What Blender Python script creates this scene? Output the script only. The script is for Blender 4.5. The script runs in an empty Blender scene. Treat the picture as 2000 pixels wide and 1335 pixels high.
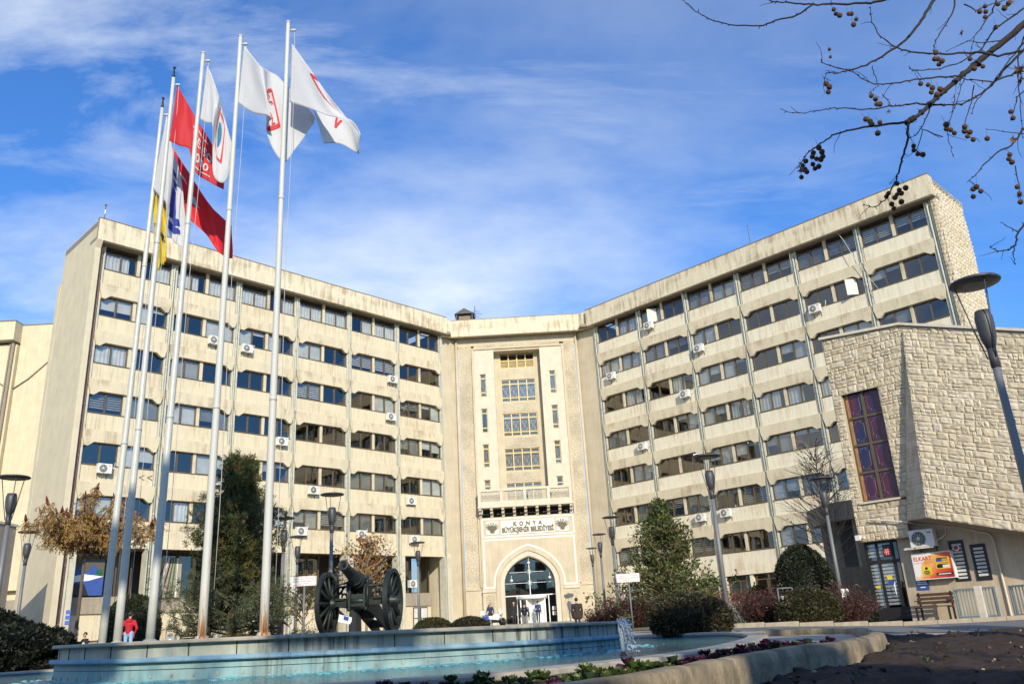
import bpy, bmesh, math, random
from mathutils import Vector, Matrix, noise
rnd = random.Random(11)
SC = bpy.context.scene
COL = SC.collection
PI = math.pi

# ------------------------------------------------------------------ camera
F, PITCH, ROLL, CZ = 1611.28, .3355, -.0571, .5      # focal length in photo pixels (2000 wide)
_cp, _sp, _cr, _sr = math.cos(PITCH), math.sin(PITCH), math.cos(ROLL), math.sin(ROLL)
_r0, _u0, FWD = Vector((1, 0, 0)), Vector((0, -_sp, _cp)), Vector((0, _cp, _sp))
RIGHT, UP = _r0*_cr + _u0*_sr, _u0*_cr - _r0*_sr
CAMLOC = Vector((0, 0, CZ))
cd = bpy.data.cameras.new('camera'); cam = bpy.data.objects.new('camera', cd); COL.objects.link(cam)
cam.matrix_world = Matrix((( RIGHT.x, UP.x, -FWD.x, 0), (RIGHT.y, UP.y, -FWD.y, 0), (RIGHT.z, UP.z, -FWD.z, CZ), (0, 0, 0, 1)))
cd.sensor_width = 36; cd.lens = 36*F/2000; cd.clip_end = 3000; cd.clip_start = .05
SC.camera = cam
def ray(x, y): return RIGHT*((x-1000)/F) - UP*((y-667.5)/F) + FWD
def at(x, y, Y):                       # the point of that photo direction at forward distance Y
    d = ray(x, y); return d*(Y/d.y) + CAMLOC
def onz(x, y, z):
    d = ray(x, y); return d*((z-CZ)/d.z) + CAMLOC
def onplane(x, y, P, a):
    d = ray(x, y); n = Vector((-math.sin(a), math.cos(a)))
    t = (n.x*P[0]+n.y*P[1])/(n.x*d.x+n.y*d.y); return d*t + CAMLOC
def smooth(a, b, x):
    t = max(0, min(1, (x-a)/(b-a))); return t*t*(3-2*t)
def ground(x, y):
    z = -.3 + .5*max(0, min(1, (y-12)/12)) + .1*max(0, min(1, (y-24)/21)) + .75*max(0, min(1, (y-45)/30))
    return z - .22*smooth(6, 12, x)*(1-smooth(34, 50, y))*smooth(12, 22, y)

# ------------------------------------------------------------------ mesh helpers
class MB:
    def __init__(s): s.v = []; s.f = []; s.m = []; s.sm = []
    def add(s, vs, fs, m=0, sm=False):
        o = len(s.v); s.v += [tuple(p) for p in vs]
        for f in fs: s.f.append([i+o for i in f]); s.m.append(m); s.sm.append(sm)
    def quad(s, a, b, c, d, m=0): s.add([a, b, c, d], [(0, 1, 2, 3)], m)
    def box(s, x0, x1, y0, y1, z0, z1, m=0, M=None):
        vs = [Vector((x, y, z)) for z in (z0, z1) for y in (y0, y1) for x in (x0, x1)]
        if M is not None: vs = [M @ p for p in vs]
        s.add(vs, [(0, 2, 3, 1), (4, 5, 7, 6), (0, 1, 5, 4), (2, 6, 7, 3), (0, 4, 6, 2), (1, 3, 7, 5)], m)
    def prism(s, poly, c0, c1, f, m=0):   # poly in (a,b), extruded along c; f(a,b,c) gives the point
        n = len(poly); vs = [f(a, b, c0) for a, b in poly] + [f(a, b, c1) for a, b in poly]
        fs = [tuple(range(n)), tuple(range(2*n-1, n-1, -1))] + [(i, i+n, (i+1) % n+n, (i+1) % n) for i in range(n)]
        s.add(vs, fs, m)
    def tube(s, pts, rad, n=8, m=0, sm=True, caps=True):
        pts = [Vector(p) for p in pts]; k = len(pts)
        if not hasattr(rad, '__len__'): rad = [rad]*k
        vs = []; prev = None
        for i, p in enumerate(pts):
            d = (pts[min(i+1, k-1)]-pts[max(i-1, 0)])
            if d.length < 1e-9: d = Vector((0, 0, 1))
            d.normalize()
            if prev is None:
                a = d.orthogonal().normalized()
            else:
                a = (prev - d*prev.dot(d))
                a = a.normalized() if a.length > 1e-6 else d.orthogonal().normalized()
            prev = a; b = d.cross(a)
            vs += [p + (a*math.cos(2*PI*j/n)+b*math.sin(2*PI*j/n))*rad[i] for j in range(n)]
        fs = [(i*n+j, i*n+(j+1) % n, (i+1)*n+(j+1) % n, (i+1)*n+j) for i in range(k-1) for j in range(n)]
        if caps: fs += [tuple(range(n-1, -1, -1)), tuple(range((k-1)*n, k*n))]
        s.add(vs, fs, m, sm)
    def lathe(s, prof, c=(0, 0, 0), n=16, m=0, sm=True, M=None):
        vs = []; c = Vector(c)
        for r, z in prof:
            for j in range(n):
                p = Vector((r*math.cos(2*PI*j/n), r*math.sin(2*PI*j/n), z)); vs.append((M @ p if M is not None else p) + c)
        k = len(prof)
        fs = [(i*n+j, i*n+(j+1) % n, (i+1)*n+(j+1) % n, (i+1)*n+j) for i in range(k-1) for j in range(n)]
        if prof[0][0] > 1e-6: fs.append(tuple(range(n-1, -1, -1)))
        if prof[-1][0] > 1e-6: fs.append(tuple(range((k-1)*n, k*n)))
        s.add(vs, fs, m, sm)
    def ball(s, c, r, m=0, nu=8, nv=6, jit=0):
        if not hasattr(r, '__len__'): r = (r, r, r)
        vs = []
        for i in range(nv+1):
            th = PI*i/nv
            for j in range(nu):
                ph = 2*PI*j/nu; q = 1+jit*(rnd.random()-.5)
                vs.append((c[0]+r[0]*q*math.sin(th)*math.cos(ph), c[1]+r[1]*q*math.sin(th)*math.sin(ph), c[2]+r[2]*q*math.cos(th)))
        s.add(vs, [(i*nu+j, (i+1)*nu+j, (i+1)*nu+(j+1) % nu, i*nu+(j+1) % nu) for i in range(nv) for j in range(nu)], m, True)
    def build(s, name, mats, parent=None, fix=False):
        me = bpy.data.meshes.new(name)
        me.from_pydata(s.v, [], s.f)
        if not isinstance(mats, (list, tuple)): mats = [mats]
        for x in mats: me.materials.append(MAT[x] if isinstance(x, str) else x)
        me.polygons.foreach_set('material_index', s.m); me.polygons.foreach_set('use_smooth', s.sm)
        if fix:
            bm = bmesh.new(); bm.from_mesh(me)
            bmesh.ops.remove_doubles(bm, verts=bm.verts, dist=1e-5)
            bmesh.ops.recalc_face_normals(bm, faces=bm.faces); bm.to_mesh(me); bm.free()
        me.update()
        o = bpy.data.objects.new(name, me); COL.objects.link(o)
        if parent is not None: o.parent = parent
        return o
def tag(o, label, cat, group=None):
    o['label'] = label; o['category'] = cat
    if group: o['group'] = group
    return o
def empty(name, loc, rz=0, label=None, cat=None, group=None):
    o = bpy.data.objects.new(name, None); COL.objects.link(o); o.empty_display_size = .2
    o.location = loc; o.rotation_euler = (0, 0, rz)
    if label: tag(o, label, cat, group)
    return o
def struct(o, kind='structure'): o['kind'] = kind; return o
def copy_tree(o, parent=None):
    c = o.copy(); COL.objects.link(c)
    if parent is not None: c.parent = parent
    for ch in list(o.children): copy_tree(ch, c)
    return c
def text_mesh(body, size, align='CENTER', spacing=1.0, bold=0.0, extrude=0):
    cu = bpy.data.curves.new('lettering', 'FONT'); cu.body = body; cu.size = size
    cu.align_x = align; cu.align_y = 'CENTER'; cu.space_character = spacing; cu.offset = bold; cu.extrude = extrude
    cu.resolution_u = 3
    o = bpy.data.objects.new('lettering', cu); COL.objects.link(o)
    dg = bpy.context.evaluated_depsgraph_get(); dg.update()
    me = o.evaluated_get(dg).to_mesh()
    vs = [v.co.copy() for v in me.vertices]; fs = [tuple(p.vertices) for p in me.polygons]
    o.evaluated_get(dg).to_mesh_clear()
    bpy.data.objects.remove(o); bpy.data.curves.remove(cu)
    return vs, fs
def add_text(mb, body, size, f, m=0, width=None, height=None, **k):
    vs, fs = text_mesh(body, size, **k)
    if width:
        w = max(v.x for v in vs)-min(v.x for v in vs); vs = [Vector((v.x*width/w, v.y, v.z)) for v in vs]
    if height:
        h = max(v.y for v in vs)-min(v.y for v in vs); vs = [Vector((v.x, v.y*height/h, v.z)) for v in vs]
    mb.add([f(v.x, v.y, v.z) for v in vs], fs, m)

# ------------------------------------------------------------------ materials
MAT = {}
def _n(nt, t, **k):
    x = nt.nodes.new(t)
    for a, b in k.items():
        if a.startswith('i_'): x.inputs[int(a[2:]) if a[2:].isdigit() else a[2:].replace('_', ' ')].default_value = b
        else: setattr(x, a, b)
    return x
def new_mat(name):
    m = bpy.data.materials.new(name); m.use_nodes = True; MAT[name] = m
    nt = m.node_tree; return m, nt, nt.nodes['Principled BSDF']
def c4(c): return (c[0], c[1], c[2], 1)
def ramp(nt, stops):
    r = nt.nodes.new('ShaderNodeValToRGB'); el = r.color_ramp.elements
    while len(el) < len(stops): el.new(.5)
    for e, (p, c) in zip(el, stops): e.position = p; e.color = c4(c) if hasattr(c, '__len__') else (c, c, c, 1)
    return r
def mixc(nt, fac, a, b, mode='MIX'):
    x = nt.nodes.new('ShaderNodeMix'); x.data_type = 'RGBA'; x.blend_type = mode
    for sock, v in ((x.inputs[0], fac), (x.inputs[6], a), (x.inputs[7], b)):
        if hasattr(v, 'is_linked'): nt.links.new(v, sock)
        elif hasattr(v, '__len__'): sock.default_value = c4(v)
        else: sock.default_value = v
    return x.outputs[2]
def coords(nt, scale, kind='Object'):
    tc = nt.nodes.new('ShaderNodeTexCoord'); mp = nt.nodes.new('ShaderNodeMapping'); mp.inputs['Scale'].default_value = scale
    nt.links.new(tc.outputs[kind], mp.inputs[0]); return mp.outputs[0]
def nz(nt, vec, scale, detail=4, rough=.55, dist=0):
    t = _n(nt, 'ShaderNodeTexNoise'); t.inputs['Scale'].default_value = scale; t.inputs['Detail'].default_value = detail
    t.inputs['Roughness'].default_value = rough; t.inputs['Distortion'].default_value = dist
    nt.links.new(vec, t.inputs['Vector']); return t.outputs['Fac']
def plain(name, col, rough=.6, metal=0, var=.12, scale=6, bump=0, spec=.5, kind='Object', streak=0):
    """a base colour with mottling (and vertical dirt streaks), real roughness"""
    m, nt, b = new_mat(name); L = nt.links
    vec = coords(nt, (1, 1, 1), kind)
    f = nz(nt, vec, scale, 5)
    lo = tuple(x*(1-var) for x in col); hi = tuple(min(1, x*(1+var)) for x in col)
    r = ramp(nt, [(.3, lo), (.7, hi)]); L.new(f, r.inputs[0]); out = r.outputs[0]
    if streak:
        v2 = coords(nt, (5, 5, .35), kind); g = nz(nt, v2, 1.2, 5, .6)
        r2 = ramp(nt, [(.42, 1.0), (.72, 1-streak)]); L.new(g, r2.inputs[0])
        out = mixc(nt, 1.0, out, r2.outputs[0], 'MULTIPLY')
    L.new(out, b.inputs['Base Color'])
    b.inputs['Roughness'].default_value = rough; b.inputs['Metallic'].default_value = metal
    b.inputs['Specular IOR Level'].default_value = spec
    if bump:
        bp = nt.nodes.new('ShaderNodeBump'); bp.inputs['Strength'].default_value = bump; bp.inputs['Distance'].default_value = .02
        L.new(nz(nt, vec, scale*6, 6), bp.inputs['Height']); L.new(bp.outputs[0], b.inputs['Normal'])
    return m
def panel_mat(name, base, stain, streak_amt, us=2.2):
    """precast panels: vertical pour streaks, brown run-off stains, fine grain"""
    m, nt, b = new_mat(name); L = nt.links
    v = coords(nt, (us, us, .25)); g = nz(nt, v, 1.6, 6, .62)
    r = ramp(nt, [(.3, tuple(x*.86 for x in base)), (.5, base), (.72, tuple(min(1, x*1.07) for x in base))]); L.new(g, r.inputs[0])
    v2 = coords(nt, (us*.9, us*.9, .16)); h = nz(nt, v2, 2.6, 4, .6, .3)
    w = nz(nt, coords(nt, (.22, .22, .5)), 1.4, 3)
    mul = nt.nodes.new('ShaderNodeMath'); mul.operation = 'MULTIPLY'; L.new(h, mul.inputs[0]); L.new(w, mul.inputs[1])
    rs = ramp(nt, [(.26, 0), (.38, streak_amt)]); L.new(mul.outputs[0], rs.inputs[0])
    out = mixc(nt, rs.outputs[0], r.outputs[0], stain)
    # run-off: thin brown drips that start under each sill (storeys are 3.3 m apart)
    sx = _n(nt, 'ShaderNodeSeparateXYZ'); L.new(coords(nt, (1, 1, 1)), sx.inputs[0])
    fz = _n(nt, 'ShaderNodeMath', operation='MULTIPLY_ADD'); fz.inputs[1].default_value = -1/3.3; fz.inputs[2].default_value = 24.858/3.3; L.new(sx.outputs[2], fz.inputs[0])
    fr = _n(nt, 'ShaderNodeMath', operation='FRACT'); L.new(fz.outputs[0], fr.inputs[0])
    dr = nz(nt, coords(nt, (9, 9, .12)), 1.3, 4, .6); dl = nz(nt, coords(nt, (3, 3, .05)), 1.1, 2)
    r1 = ramp(nt, [(.52, 0), (.66, .75)]); L.new(dr, r1.inputs[0]); r2 = ramp(nt, [(.03, 1), (.2, .55), (.33, 0)]); L.new(fr.outputs[0], r2.inputs[0]); r3 = ramp(nt, [(.42, 0), (.6, 1)]); L.new(dl, r3.inputs[0])
    p1 = _n(nt, 'ShaderNodeMath', operation='MULTIPLY'); L.new(r1.outputs[0], p1.inputs[0]); L.new(r2.outputs[0], p1.inputs[1])
    p2 = _n(nt, 'ShaderNodeMath', operation='MULTIPLY'); L.new(p1.outputs[0], p2.inputs[0]); L.new(r3.outputs[0], p2.inputs[1])
    out = mixc(nt, p2.outputs[0], out, stain)
    f = nz(nt, coords(nt, (1, 1, 1)), 14, 4); rf = ramp(nt, [(.3, .9), (.7, 1.05)]); L.new(f, rf.inputs[0])
    out = mixc(nt, 1.0, out, rf.outputs[0], 'MULTIPLY')
    L.new(out, b.inputs['Base Color']); b.inputs['Roughness'].default_value = .85
    bp = nt.nodes.new('ShaderNodeBump'); bp.inputs['Strength'].default_value = .25; bp.inputs['Distance'].default_value = .02
    L.new(nz(nt, coords(nt, (3, 3, .6)), 6, 5), bp.inputs['Height']); L.new(bp.outputs[0], b.inputs['Normal'])
    return m

LIME = (.56, .47, .335)
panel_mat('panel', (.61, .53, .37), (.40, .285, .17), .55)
panel_mat('panel_right', (.70, .635, .48), (.50, .34, .22), .6)  # colour raised to offset the sun's flatter angle on the right wing
panel_mat('fascia', (.64, .56, .40), (.34, .245, .15), .75, 1.6)
panel_mat('lintel', (.58, .50, .35), (.33, .24, .15), .65, 1.2)
plain('pilaster', (.52, .49, .385), .8, streak=.2, scale=2)
plain('pipe', (.42, .435, .38), .5, scale=3)
plain('pipe_pink', (.48, .27, .22), .6, scale=2)
plain('bronze', (.13, .095, .055), .45, .3, scale=5)
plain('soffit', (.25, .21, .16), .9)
plain('stucco', (.58, .505, .345), .95, var=.08, scale=1.2, bump=.6, streak=.14)
plain('stucco_grey', (.56, .49, .345), .95, var=.07, scale=1.2, bump=.5, streak=.1)
plain('flashing', (.17, .12, .09), .6)
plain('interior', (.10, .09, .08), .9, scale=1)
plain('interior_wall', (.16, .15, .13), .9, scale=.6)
plain('curtain', (.58, .575, .55), .9, scale=2)
plain('blind', (.54, .54, .51), .8, scale=2)
plain('blind_dark', (.34, .33, .30), .8, scale=2)
plain('roof', (.2, .19, .18), .95)
def glass(name, tint, refl, rough=.02, coat=(.95, .97, 1)):
    m, nt, b = new_mat(name); L = nt.links; nt.nodes.remove(b)
    out = nt.nodes['Material Output']
    tr = _n(nt, 'ShaderNodeBsdfTransparent'); tr.inputs[0].default_value = c4(tint)
    gl = _n(nt, 'ShaderNodeBsdfGlossy'); gl.inputs[0].default_value = c4(coat); gl.inputs['Roughness'].default_value = rough
    lw = _n(nt, 'ShaderNodeLayerWeight'); lw.inputs[0].default_value = .35
    mr = _n(nt, 'ShaderNodeMapRange'); mr.inputs['To Min'].default_value = refl; mr.inputs['To Max'].default_value = min(1, refl+.6)
    L.new(lw.outputs['Fresnel'], mr.inputs[0])
    mx = _n(nt, 'ShaderNodeMixShader'); L.new(mr.outputs[0], mx.inputs[0]); L.new(tr.outputs[0], mx.inputs[1]); L.new(gl.outputs[0], mx.inputs[2])
    bp = nt.nodes.new('ShaderNodeBump'); bp.inputs['Strength'].default_value = .04; bp.inputs['Distance'].default_value = .05
    L.new(nz(nt, coords(nt, (1, 1, 1)), .8, 2), bp.inputs['Height']); L.new(bp.outputs[0], gl.inputs['Normal'])
    L.new(mx.outputs[0], out.inputs[0]); return m
glass('glass', (.88, .9, .89), .09)
glass('glass_mirror', (.55, .58, .6), .13, .02, (.92, .86, .78))
glass('glass_dark', (.45, .46, .45), .04)
glass('glass_clear', (.8, .83, .82), .1)
glass('glass_tower', (.66, .66, .62), .10)
plain('white_metal', (.72, .72, .70), .4, scale=8, var=.06)
plain('ac_white', (.70, .69, .64), .45, var=.06, streak=.12)
plain('ac_dark', (.05, .05, .05), .6)
plain('ac_red', (.55, .04, .04), .5)
plain('ac_blue', (.08, .15, .5), .5)
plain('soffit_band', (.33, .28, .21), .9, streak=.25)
plain('black', (.015, .015, .016), .5)
plain('black_gloss', (.012, .012, .014), .25)
plain('gold_frame', (.62, .44, .16), .5, scale=4)
plain('tower_stone', (.50, .42, .295), .85, var=.1, scale=.9, bump=.25, streak=.12)
plain('tower_white', (.55, .49, .38), .8, var=.08, scale=1.5, bump=.2, streak=.08)
plain('inlay', (.64, .62, .56), .5, var=.05, scale=5)
plain('plate_white', (.66, .63, .56), .45, var=.06, scale=3)
plain('letter_gold', (.085, .06, .022), .5)
# ------------------------------------------------------------------ the two office wings
PL, AL, PR, AR, B, G = (-27.263, 50.090), .8091, (7.7147, 71.831), -.7917, 4.9887, .51
ZS, FH, ZA = 24.858, 3.3, 6.65
ZF0, ZF1, FO = 26.55, 28.1, .8                        # fascia bottom, top, overhang
class Frame2:                                          # a wing's own axes: u along, v into the building
    def __init__(s, P, a): s.P, s.a = P, a; s.d = Vector((math.cos(a), math.sin(a), 0)); s.n = Vector((math.sin(a), -math.cos(a), 0))
    def w(s, u, v, z): q = s.d*u - s.n*v; return Vector((s.P[0]+q.x, s.P[1]+q.y, z))
    def uz(s, x, y, v=0):
        P = (s.P[0]-s.n.x*v, s.P[1]-s.n.y*v); q = onplane(x, y, P, s.a)
        return (q.x-P[0])*s.d.x+(q.y-P[1])*s.d.y, q.z
WL, WR = Frame2(PL, AL), Frame2(PR, AR)
xyz = lambda a, b, c: (a, c, b)                        # prism in (u,z) extruded along v

def casement_window(root, u0, u1, z0, z1, v, transom=False, blind='none', gl='glass', glow=False, sash_open=0):
    """one window: frame mesh with its stiles, glass and blind as its own pieces"""
    f = MB(); w = .07; um = (u0+u1)/2
    zt = z1-.42 if transom else z1
    f.box(u0, u0+w, v, v+.1, z0, z1); f.box(u1-w, u1, v, v+.1, z0, z1)
    f.box(u0+w, u1-w, v, v+.1, z0, z0+w); f.box(u0+w, u1-w, v, v+.1, z1-w, z1)
    f.box(um-.045, um+.045, v-.012, v+.09, z0+w, zt)
    if transom: f.box(u0+w, u1-w, v+.003, v+.097, zt-.03, zt+.05)
    fr = f.build('window', 'bronze', root)
    g = MB(); g.quad((u0+w, v+.05, z0+w), (u1-w, v+.05, z0+w), (u1-w, v+.05, z1-w), (u0+w, v+.05, z1-w))
    g.build('glass', 'glass_mirror' if blind == 'none' and gl == 'glass' else gl, fr)
    if blind == 'none': return fr
    b = MB(); vb = v+.16; mat = 'blind'
    if blind == 'curtain':
        mat = 'curtain'; cover = rnd.choice([(0, 1), (0, 1), (0, .55), (.5, 1), (0, .8)])
        a0, a1 = u0+.05+(u1-u0-.1)*cover[0], u0+.05+(u1-u0-.1)*cover[1]; n = int((a1-a0)/.05); ph = rnd.random()*6
        vs = []
        for i in range(n+1):
            u = a0+(a1-a0)*i/n; vv = vb+.035*math.sin(i*1.25+ph+.6*math.sin(i*.4))
            vs += [(u, vv, z0+.04), (u, vv*1+.01*math.sin(i), zt-.02)]
        b.add(vs, [(2*i, 2*i+2, 2*i+3, 2*i+1) for i in range(n)], 0, True)
    elif blind == 'zebra':
        zb = z0+rnd.choice([.02, .02, .02, .35, .6]); k = zt-.02; i = 0
        while k > zb+.05:
            b.box(u0+.06, um-.05, vb, vb+.006, k-.085, k); b.box(um+.05, u1-.06, vb, vb+.006, k-.085, k); k -= .155
        if rnd.random() < .4: mat = 'blind_dark'
    elif blind == 'slat':
        for a, c in ((u0+.05, um-.04), (um+.04, u1-.05)):
            zb = z0+rnd.choice([.02, .02, .5]); k = zt-.03
            while k > zb:
                b.add([(a, vb, k), (c, vb, k), (c, vb+.03, k-.035), (a, vb+.03, k-.035)], [(0, 1, 2, 3)]); k -= .055
    else:
        for a, c in ((u0+.05, um-.03), (um+.03, u1-.05)):
            zb = z0+(zt-z0)*rnd.choice([.02, .02, .35, .5, .75]); b.box(a, c, vb, vb+.006, zb, zt-.02)
        if rnd.random() < .3: mat = 'blind_dark'
    b.build('blind', mat, fr)
    return fr

plain('coping_sash', (.52, .49, .40), .5)
def sash(parent_root, u, v, z0, z1, w, ang):           # an opened casement leaf
    M = Matrix.Translation((u, v, 0)) @ Matrix.Rotation(ang, 4, 'Z')
    s = MB(); t = .06; s.box(t, w-t, .0, .012, z0+t, z1-t, 0, M)  # cream fill stands in for the pale reflection in the open leaf
    for a in ((0, t, z0, z1), (w-t, w, z0, z1), (t, w-t, z0, z0+t), (t, w-t, z1-t, z1)): s.box(a[0], a[1], -.02, .03, a[2], a[3], 0, M)
    o = s.build('open_sash', 'coping_sash', parent_root)
    g = MB(); g.add([M @ Vector(p) for p in ((t, -.004, z0+t), (w-t, -.004, z0+t), (w-t, -.004, z1-t), (t, -.004, z1-t))], [(0, 1, 2, 3)])
    g.build('glass', 'glass', o)

def wing(root, rows, bays, right):
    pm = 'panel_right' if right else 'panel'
    inter = MB(); L = bays*B
    for r in range(rows):
        s = ZS-FH*r; last = r == rows-1
        top = ZF0+.02 if r == 0 else s+FH-1.86
        for b in range(bays):
            u0, u1 = b*B+G/2, (b+1)*B-G/2; face = MB(); lint = MB()
            # spandrel
            if last:
                zb = ZA if not right else s-1.62
                face.box(u0, u1, -.02, .2, zb+.3, s); face.box(u0-.02, u1+.02, -.05, .2, zb, zb+.296, 0)
            else:
                face.box(u0, u1, 0, .2, s-1.06, s)
                P = [(u0-.16, s-1.068), (u1+.16, s-1.068), (u1+.16, s-1.55), (u1, s-2.1), (u1-.2, s-2.14), (u1-.56, s-1.86), (u0+.56, s-1.86), (u0+.2, s-2.14), (u0, s-2.1), (u0-.16, s-1.55)]
                lint.prism(P, -.15, .115, xyz)
                lint.prism([(u0, s-1.865), (u1, s-1.865), (u1, s-1.5), (u0, s-1.5)], .115, .5, xyz)
            # sill
            face.box(u0-.01, u1+.01, -.05, .2, s, s+.05, 1)
            # concrete mullion between the two windows and jambs
            um = (u0+u1)/2
            lint.box(um-.11, um+.11, .06, .4, s+.05, top)
            # windows
            for k, (a, c) in enumerate(((u0-.04, um-.11), (um+.11, u1+.04))):
                q = rnd.random()
                if right:
                    if r == 0: bl = 'zebra' if b >= 3 else ('roller' if b == 2 else rnd.choice(['roller', 'curtain', 'none']))
                    elif r <= 3: bl = 'none' if q < .42 else rnd.choice(['roller', 'curtain', 'zebra', 'roller'])
                    elif r == 4: bl = 'none' if q < .6 else 'roller'
                    else: bl = rnd.choice(['slat', 'zebra', 'zebra', 'roller', 'none'])
                else:
                    if r == 0: bl = 'curtain' if b < 5 else 'none'
                    elif r in (1, 2): bl = 'none' if q < .5 else rnd.choice(['roller', 'zebra', 'curtain', 'roller'])
                    else: bl = 'none' if q < .38 else rnd.choice(['roller', 'zebra', 'curtain', 'roller', 'slat'])
                casement_window(root, a, c, s+.05, top, .13, r == 0, bl)
            face.build('spandrel', [pm, 'bronze'], root); lint.build('lintel', 'lintel', root)
            # room behind: floor slab and a partition
            if rnd.random() < .5: inter.box(u0+1.2*rnd.random()+1, u0+3.2, 3.2, 3.25, s-.9, s+1.4, 1)
        inter.box(0, L, .55, 5.2, s-1.2, s-.95)
        for b in range(bays+1): inter.box(b*B-.08, b*B+.08, .52, 5.2, s-.949, s+2.09, 1)
    zl = ZS-FH*(rows-1)-1.2
    inter.box(-.3, L+.3, 5.21, 5.5, (0 if right else .6), ZF1-.2, 1)
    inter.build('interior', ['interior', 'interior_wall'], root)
    # fascia, roof
    f = MB(); ua, ub = (-.3, L+.7) if right else (-.65, L+.1)
    f.box(ua, ub, -FO, -FO+.3, ZF0, ZF1); f.build('fascia', 'fascia', root)
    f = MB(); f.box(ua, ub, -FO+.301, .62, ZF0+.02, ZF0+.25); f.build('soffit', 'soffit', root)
    f = MB(); f.box(ua, ub, -FO+.301, 5.6, ZF1-.5, ZF1-.1); f.box(ua-.02, ub+.02, -FO-.03, -FO+.36, ZF1, ZF1+.05, 1); f.build('roof', ['roof', 'flashing'], root)
    # pilasters with downpipes
    for b in range(bays+1):
        u = b*B; p = MB(); z0 = ground(*WR.w(u, 0, 0)[:2])-.3 if right else ground(*WL.w(u, 0, 0)[:2])-.3
        h = .25
        p.box(u-h+.03, u-.1, .0, .5, z0, ZF0+.01); p.box(u+.1, u+h-.03, .0, .5, z0, ZF0+.01); p.box(u-.1, u+.1, .12, .5, z0, ZF0+.01)
        if not right:
            p.box(u-h-.06, u-h-.005, -.3, .5, z0, ZA+.0); p.box(u+h+.005, u+h+.34, -.04, .6, z0, ZA-.004)
        o = p.build('pilaster', 'pilaster', root)
        q = MB(); zs = [ZF0+.03, ZF0-.2, z0+.4]
        q.tube([(u-.02, .02, ZF0+.02), (u-.02, -.03, ZF0-.35), (u-.02, -.03, z0+.3)], .065, 8)
        z = ZF0-1.2
        while z > z0+1: q.lathe([(.078, -.05), (.078, .05)], (u-.02, -.03, z), 8); z -= 3.3
        q.lathe([(.05, -.3), (.12, .0), (.12, .12)], (u-.02, -.0, ZF0-.25), 8)
        q.build('downpipe', 'pipe_pink' if (not right and b == 0) else 'pipe', o)

# ---- left wing
left = empty('office_wing', (PL[0], PL[1], 0), AL, 'six-storey beige office wing with an open arcade, on the left behind the flagpoles', 'building')
wing(left, 6, 6, False)
m = MB()                                               # windowless end wall
m.box(-.65, -.28, -.799, -.5, ZF0, ZF1-.01); m.box(-.64, -.28, -.5, 5.7, 0, ZF1-.02)
m.prism([(-.8, ZF0), (-.5, ZF0), (-.5, ZF0-.5)], -.65, -.285, lambda a, b, c: (c, a, b))
m.build('end_wall', 'stucco_grey', left)
m = MB(); m.box(-.66, -.27, 5.7, 6.3, 0, ZF1-2.6); m.build('end_wall', 'stucco', left)
# arcade: soffit, recessed upper glazing, spandrel band, ground-level wall
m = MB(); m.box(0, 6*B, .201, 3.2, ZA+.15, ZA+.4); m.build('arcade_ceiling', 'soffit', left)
for b in range(6):
    m = MB(); u0, u1 = b*B+.62, (b+1)*B-.3
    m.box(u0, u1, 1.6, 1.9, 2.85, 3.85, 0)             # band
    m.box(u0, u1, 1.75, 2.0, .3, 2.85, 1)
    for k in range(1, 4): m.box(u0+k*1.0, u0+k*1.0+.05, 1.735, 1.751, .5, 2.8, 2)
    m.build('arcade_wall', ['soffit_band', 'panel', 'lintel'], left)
for a, c, d in ((6*B+.2, 6*B+.5, -.02), (-.3, -.02, .6)): m = MB(); m.box(a, c, d, 4, .3, ZA+.3); m.build('return_wall', 'panel', left)
for b in range(6):
    u0, u1 = b*B+.62, (b+1)*B-.3
    casement_window(left, u0, (u0+u1)/2-.05, 3.86, ZA+.14, 1.9, False, 'none')
    casement_window(left, (u0+u1)/2+.05, u1, 3.86, ZA+.14, 1.9, False, 'none')
m = MB(); w0 = 5*B+2.75; m.box(w0, w0+1.5, 1.68, 1.76, .9, 2.75); o = m.build('door', 'bronze', left)
m = MB(); 
for a in (0, .76): m.quad((w0+.06+a, 1.675, 1.9), (w0+.68+a, 1.675, 1.9), (w0+.68+a, 1.675, 2.65), (w0+.06+a, 1.675, 2.65)); m.quad((w0+.06+a, 1.675, .95), (w0+.68+a, 1.675, .95), (w0+.68+a, 1.675, 1.82), (w0+.06+a, 1.675, 1.82))
m.build('glass', 'blind', o)
# chevron marks on the panel
m = MB(); 
for x, y in ((276, 932), (292, 932.5)):
    u, z = WL.uz(x, y, 0)
    for sg in (1, -1): m.tube([(u-.14, -.015, z), (u+.18, -.015, z+.16*sg)], .022, 5)
    m.build('arrow_mark', 'black', left); m = MB()
m = MB(); u, z = WL.uz(107, 1213, 0); 
for k in range(3): m = MB(); m.box(.36, .62, -.06, -.052, z-.2+k*.3, z+.02+k*.3); m.build('notice', 'ac_blue', left)

# ---- right wing
right = empty('office_wing', (PR[0], PR[1], 0), AR, 'six-storey beige office wing with a rough stone end wall, on the right of the entrance', 'building')
wing(right, 7, 6, True)
s = ZS-FH*6
for b in range(6):
    m = MB()                                     # ground storey
    u0, u1 = b*B+G/2, (b+1)*B-G/2; um = (u0+u1)/2
    m.box(u0, u1, 0, .25, .2, 1.62); m.box(um-.13, um+.13, .05, .5, 1.62, s-1.63); m.box(u0, u0+.12, .02, .5, 1.621, s-1.63); m.box(u1-.12, u1, .02, .5, 1.621, s-1.63)
    casement_window(right, u0+.12, um-.13, 1.62, s-1.62, .3, True, rnd.choice(['roller', 'none', 'slat']))
    casement_window(right, um+.13, u1-.12, 1.62, s-1.62, .3, True, rnd.choice(['roller', 'none', 'slat']))
    m.build('base_wall', 'panel_right', right)

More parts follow.
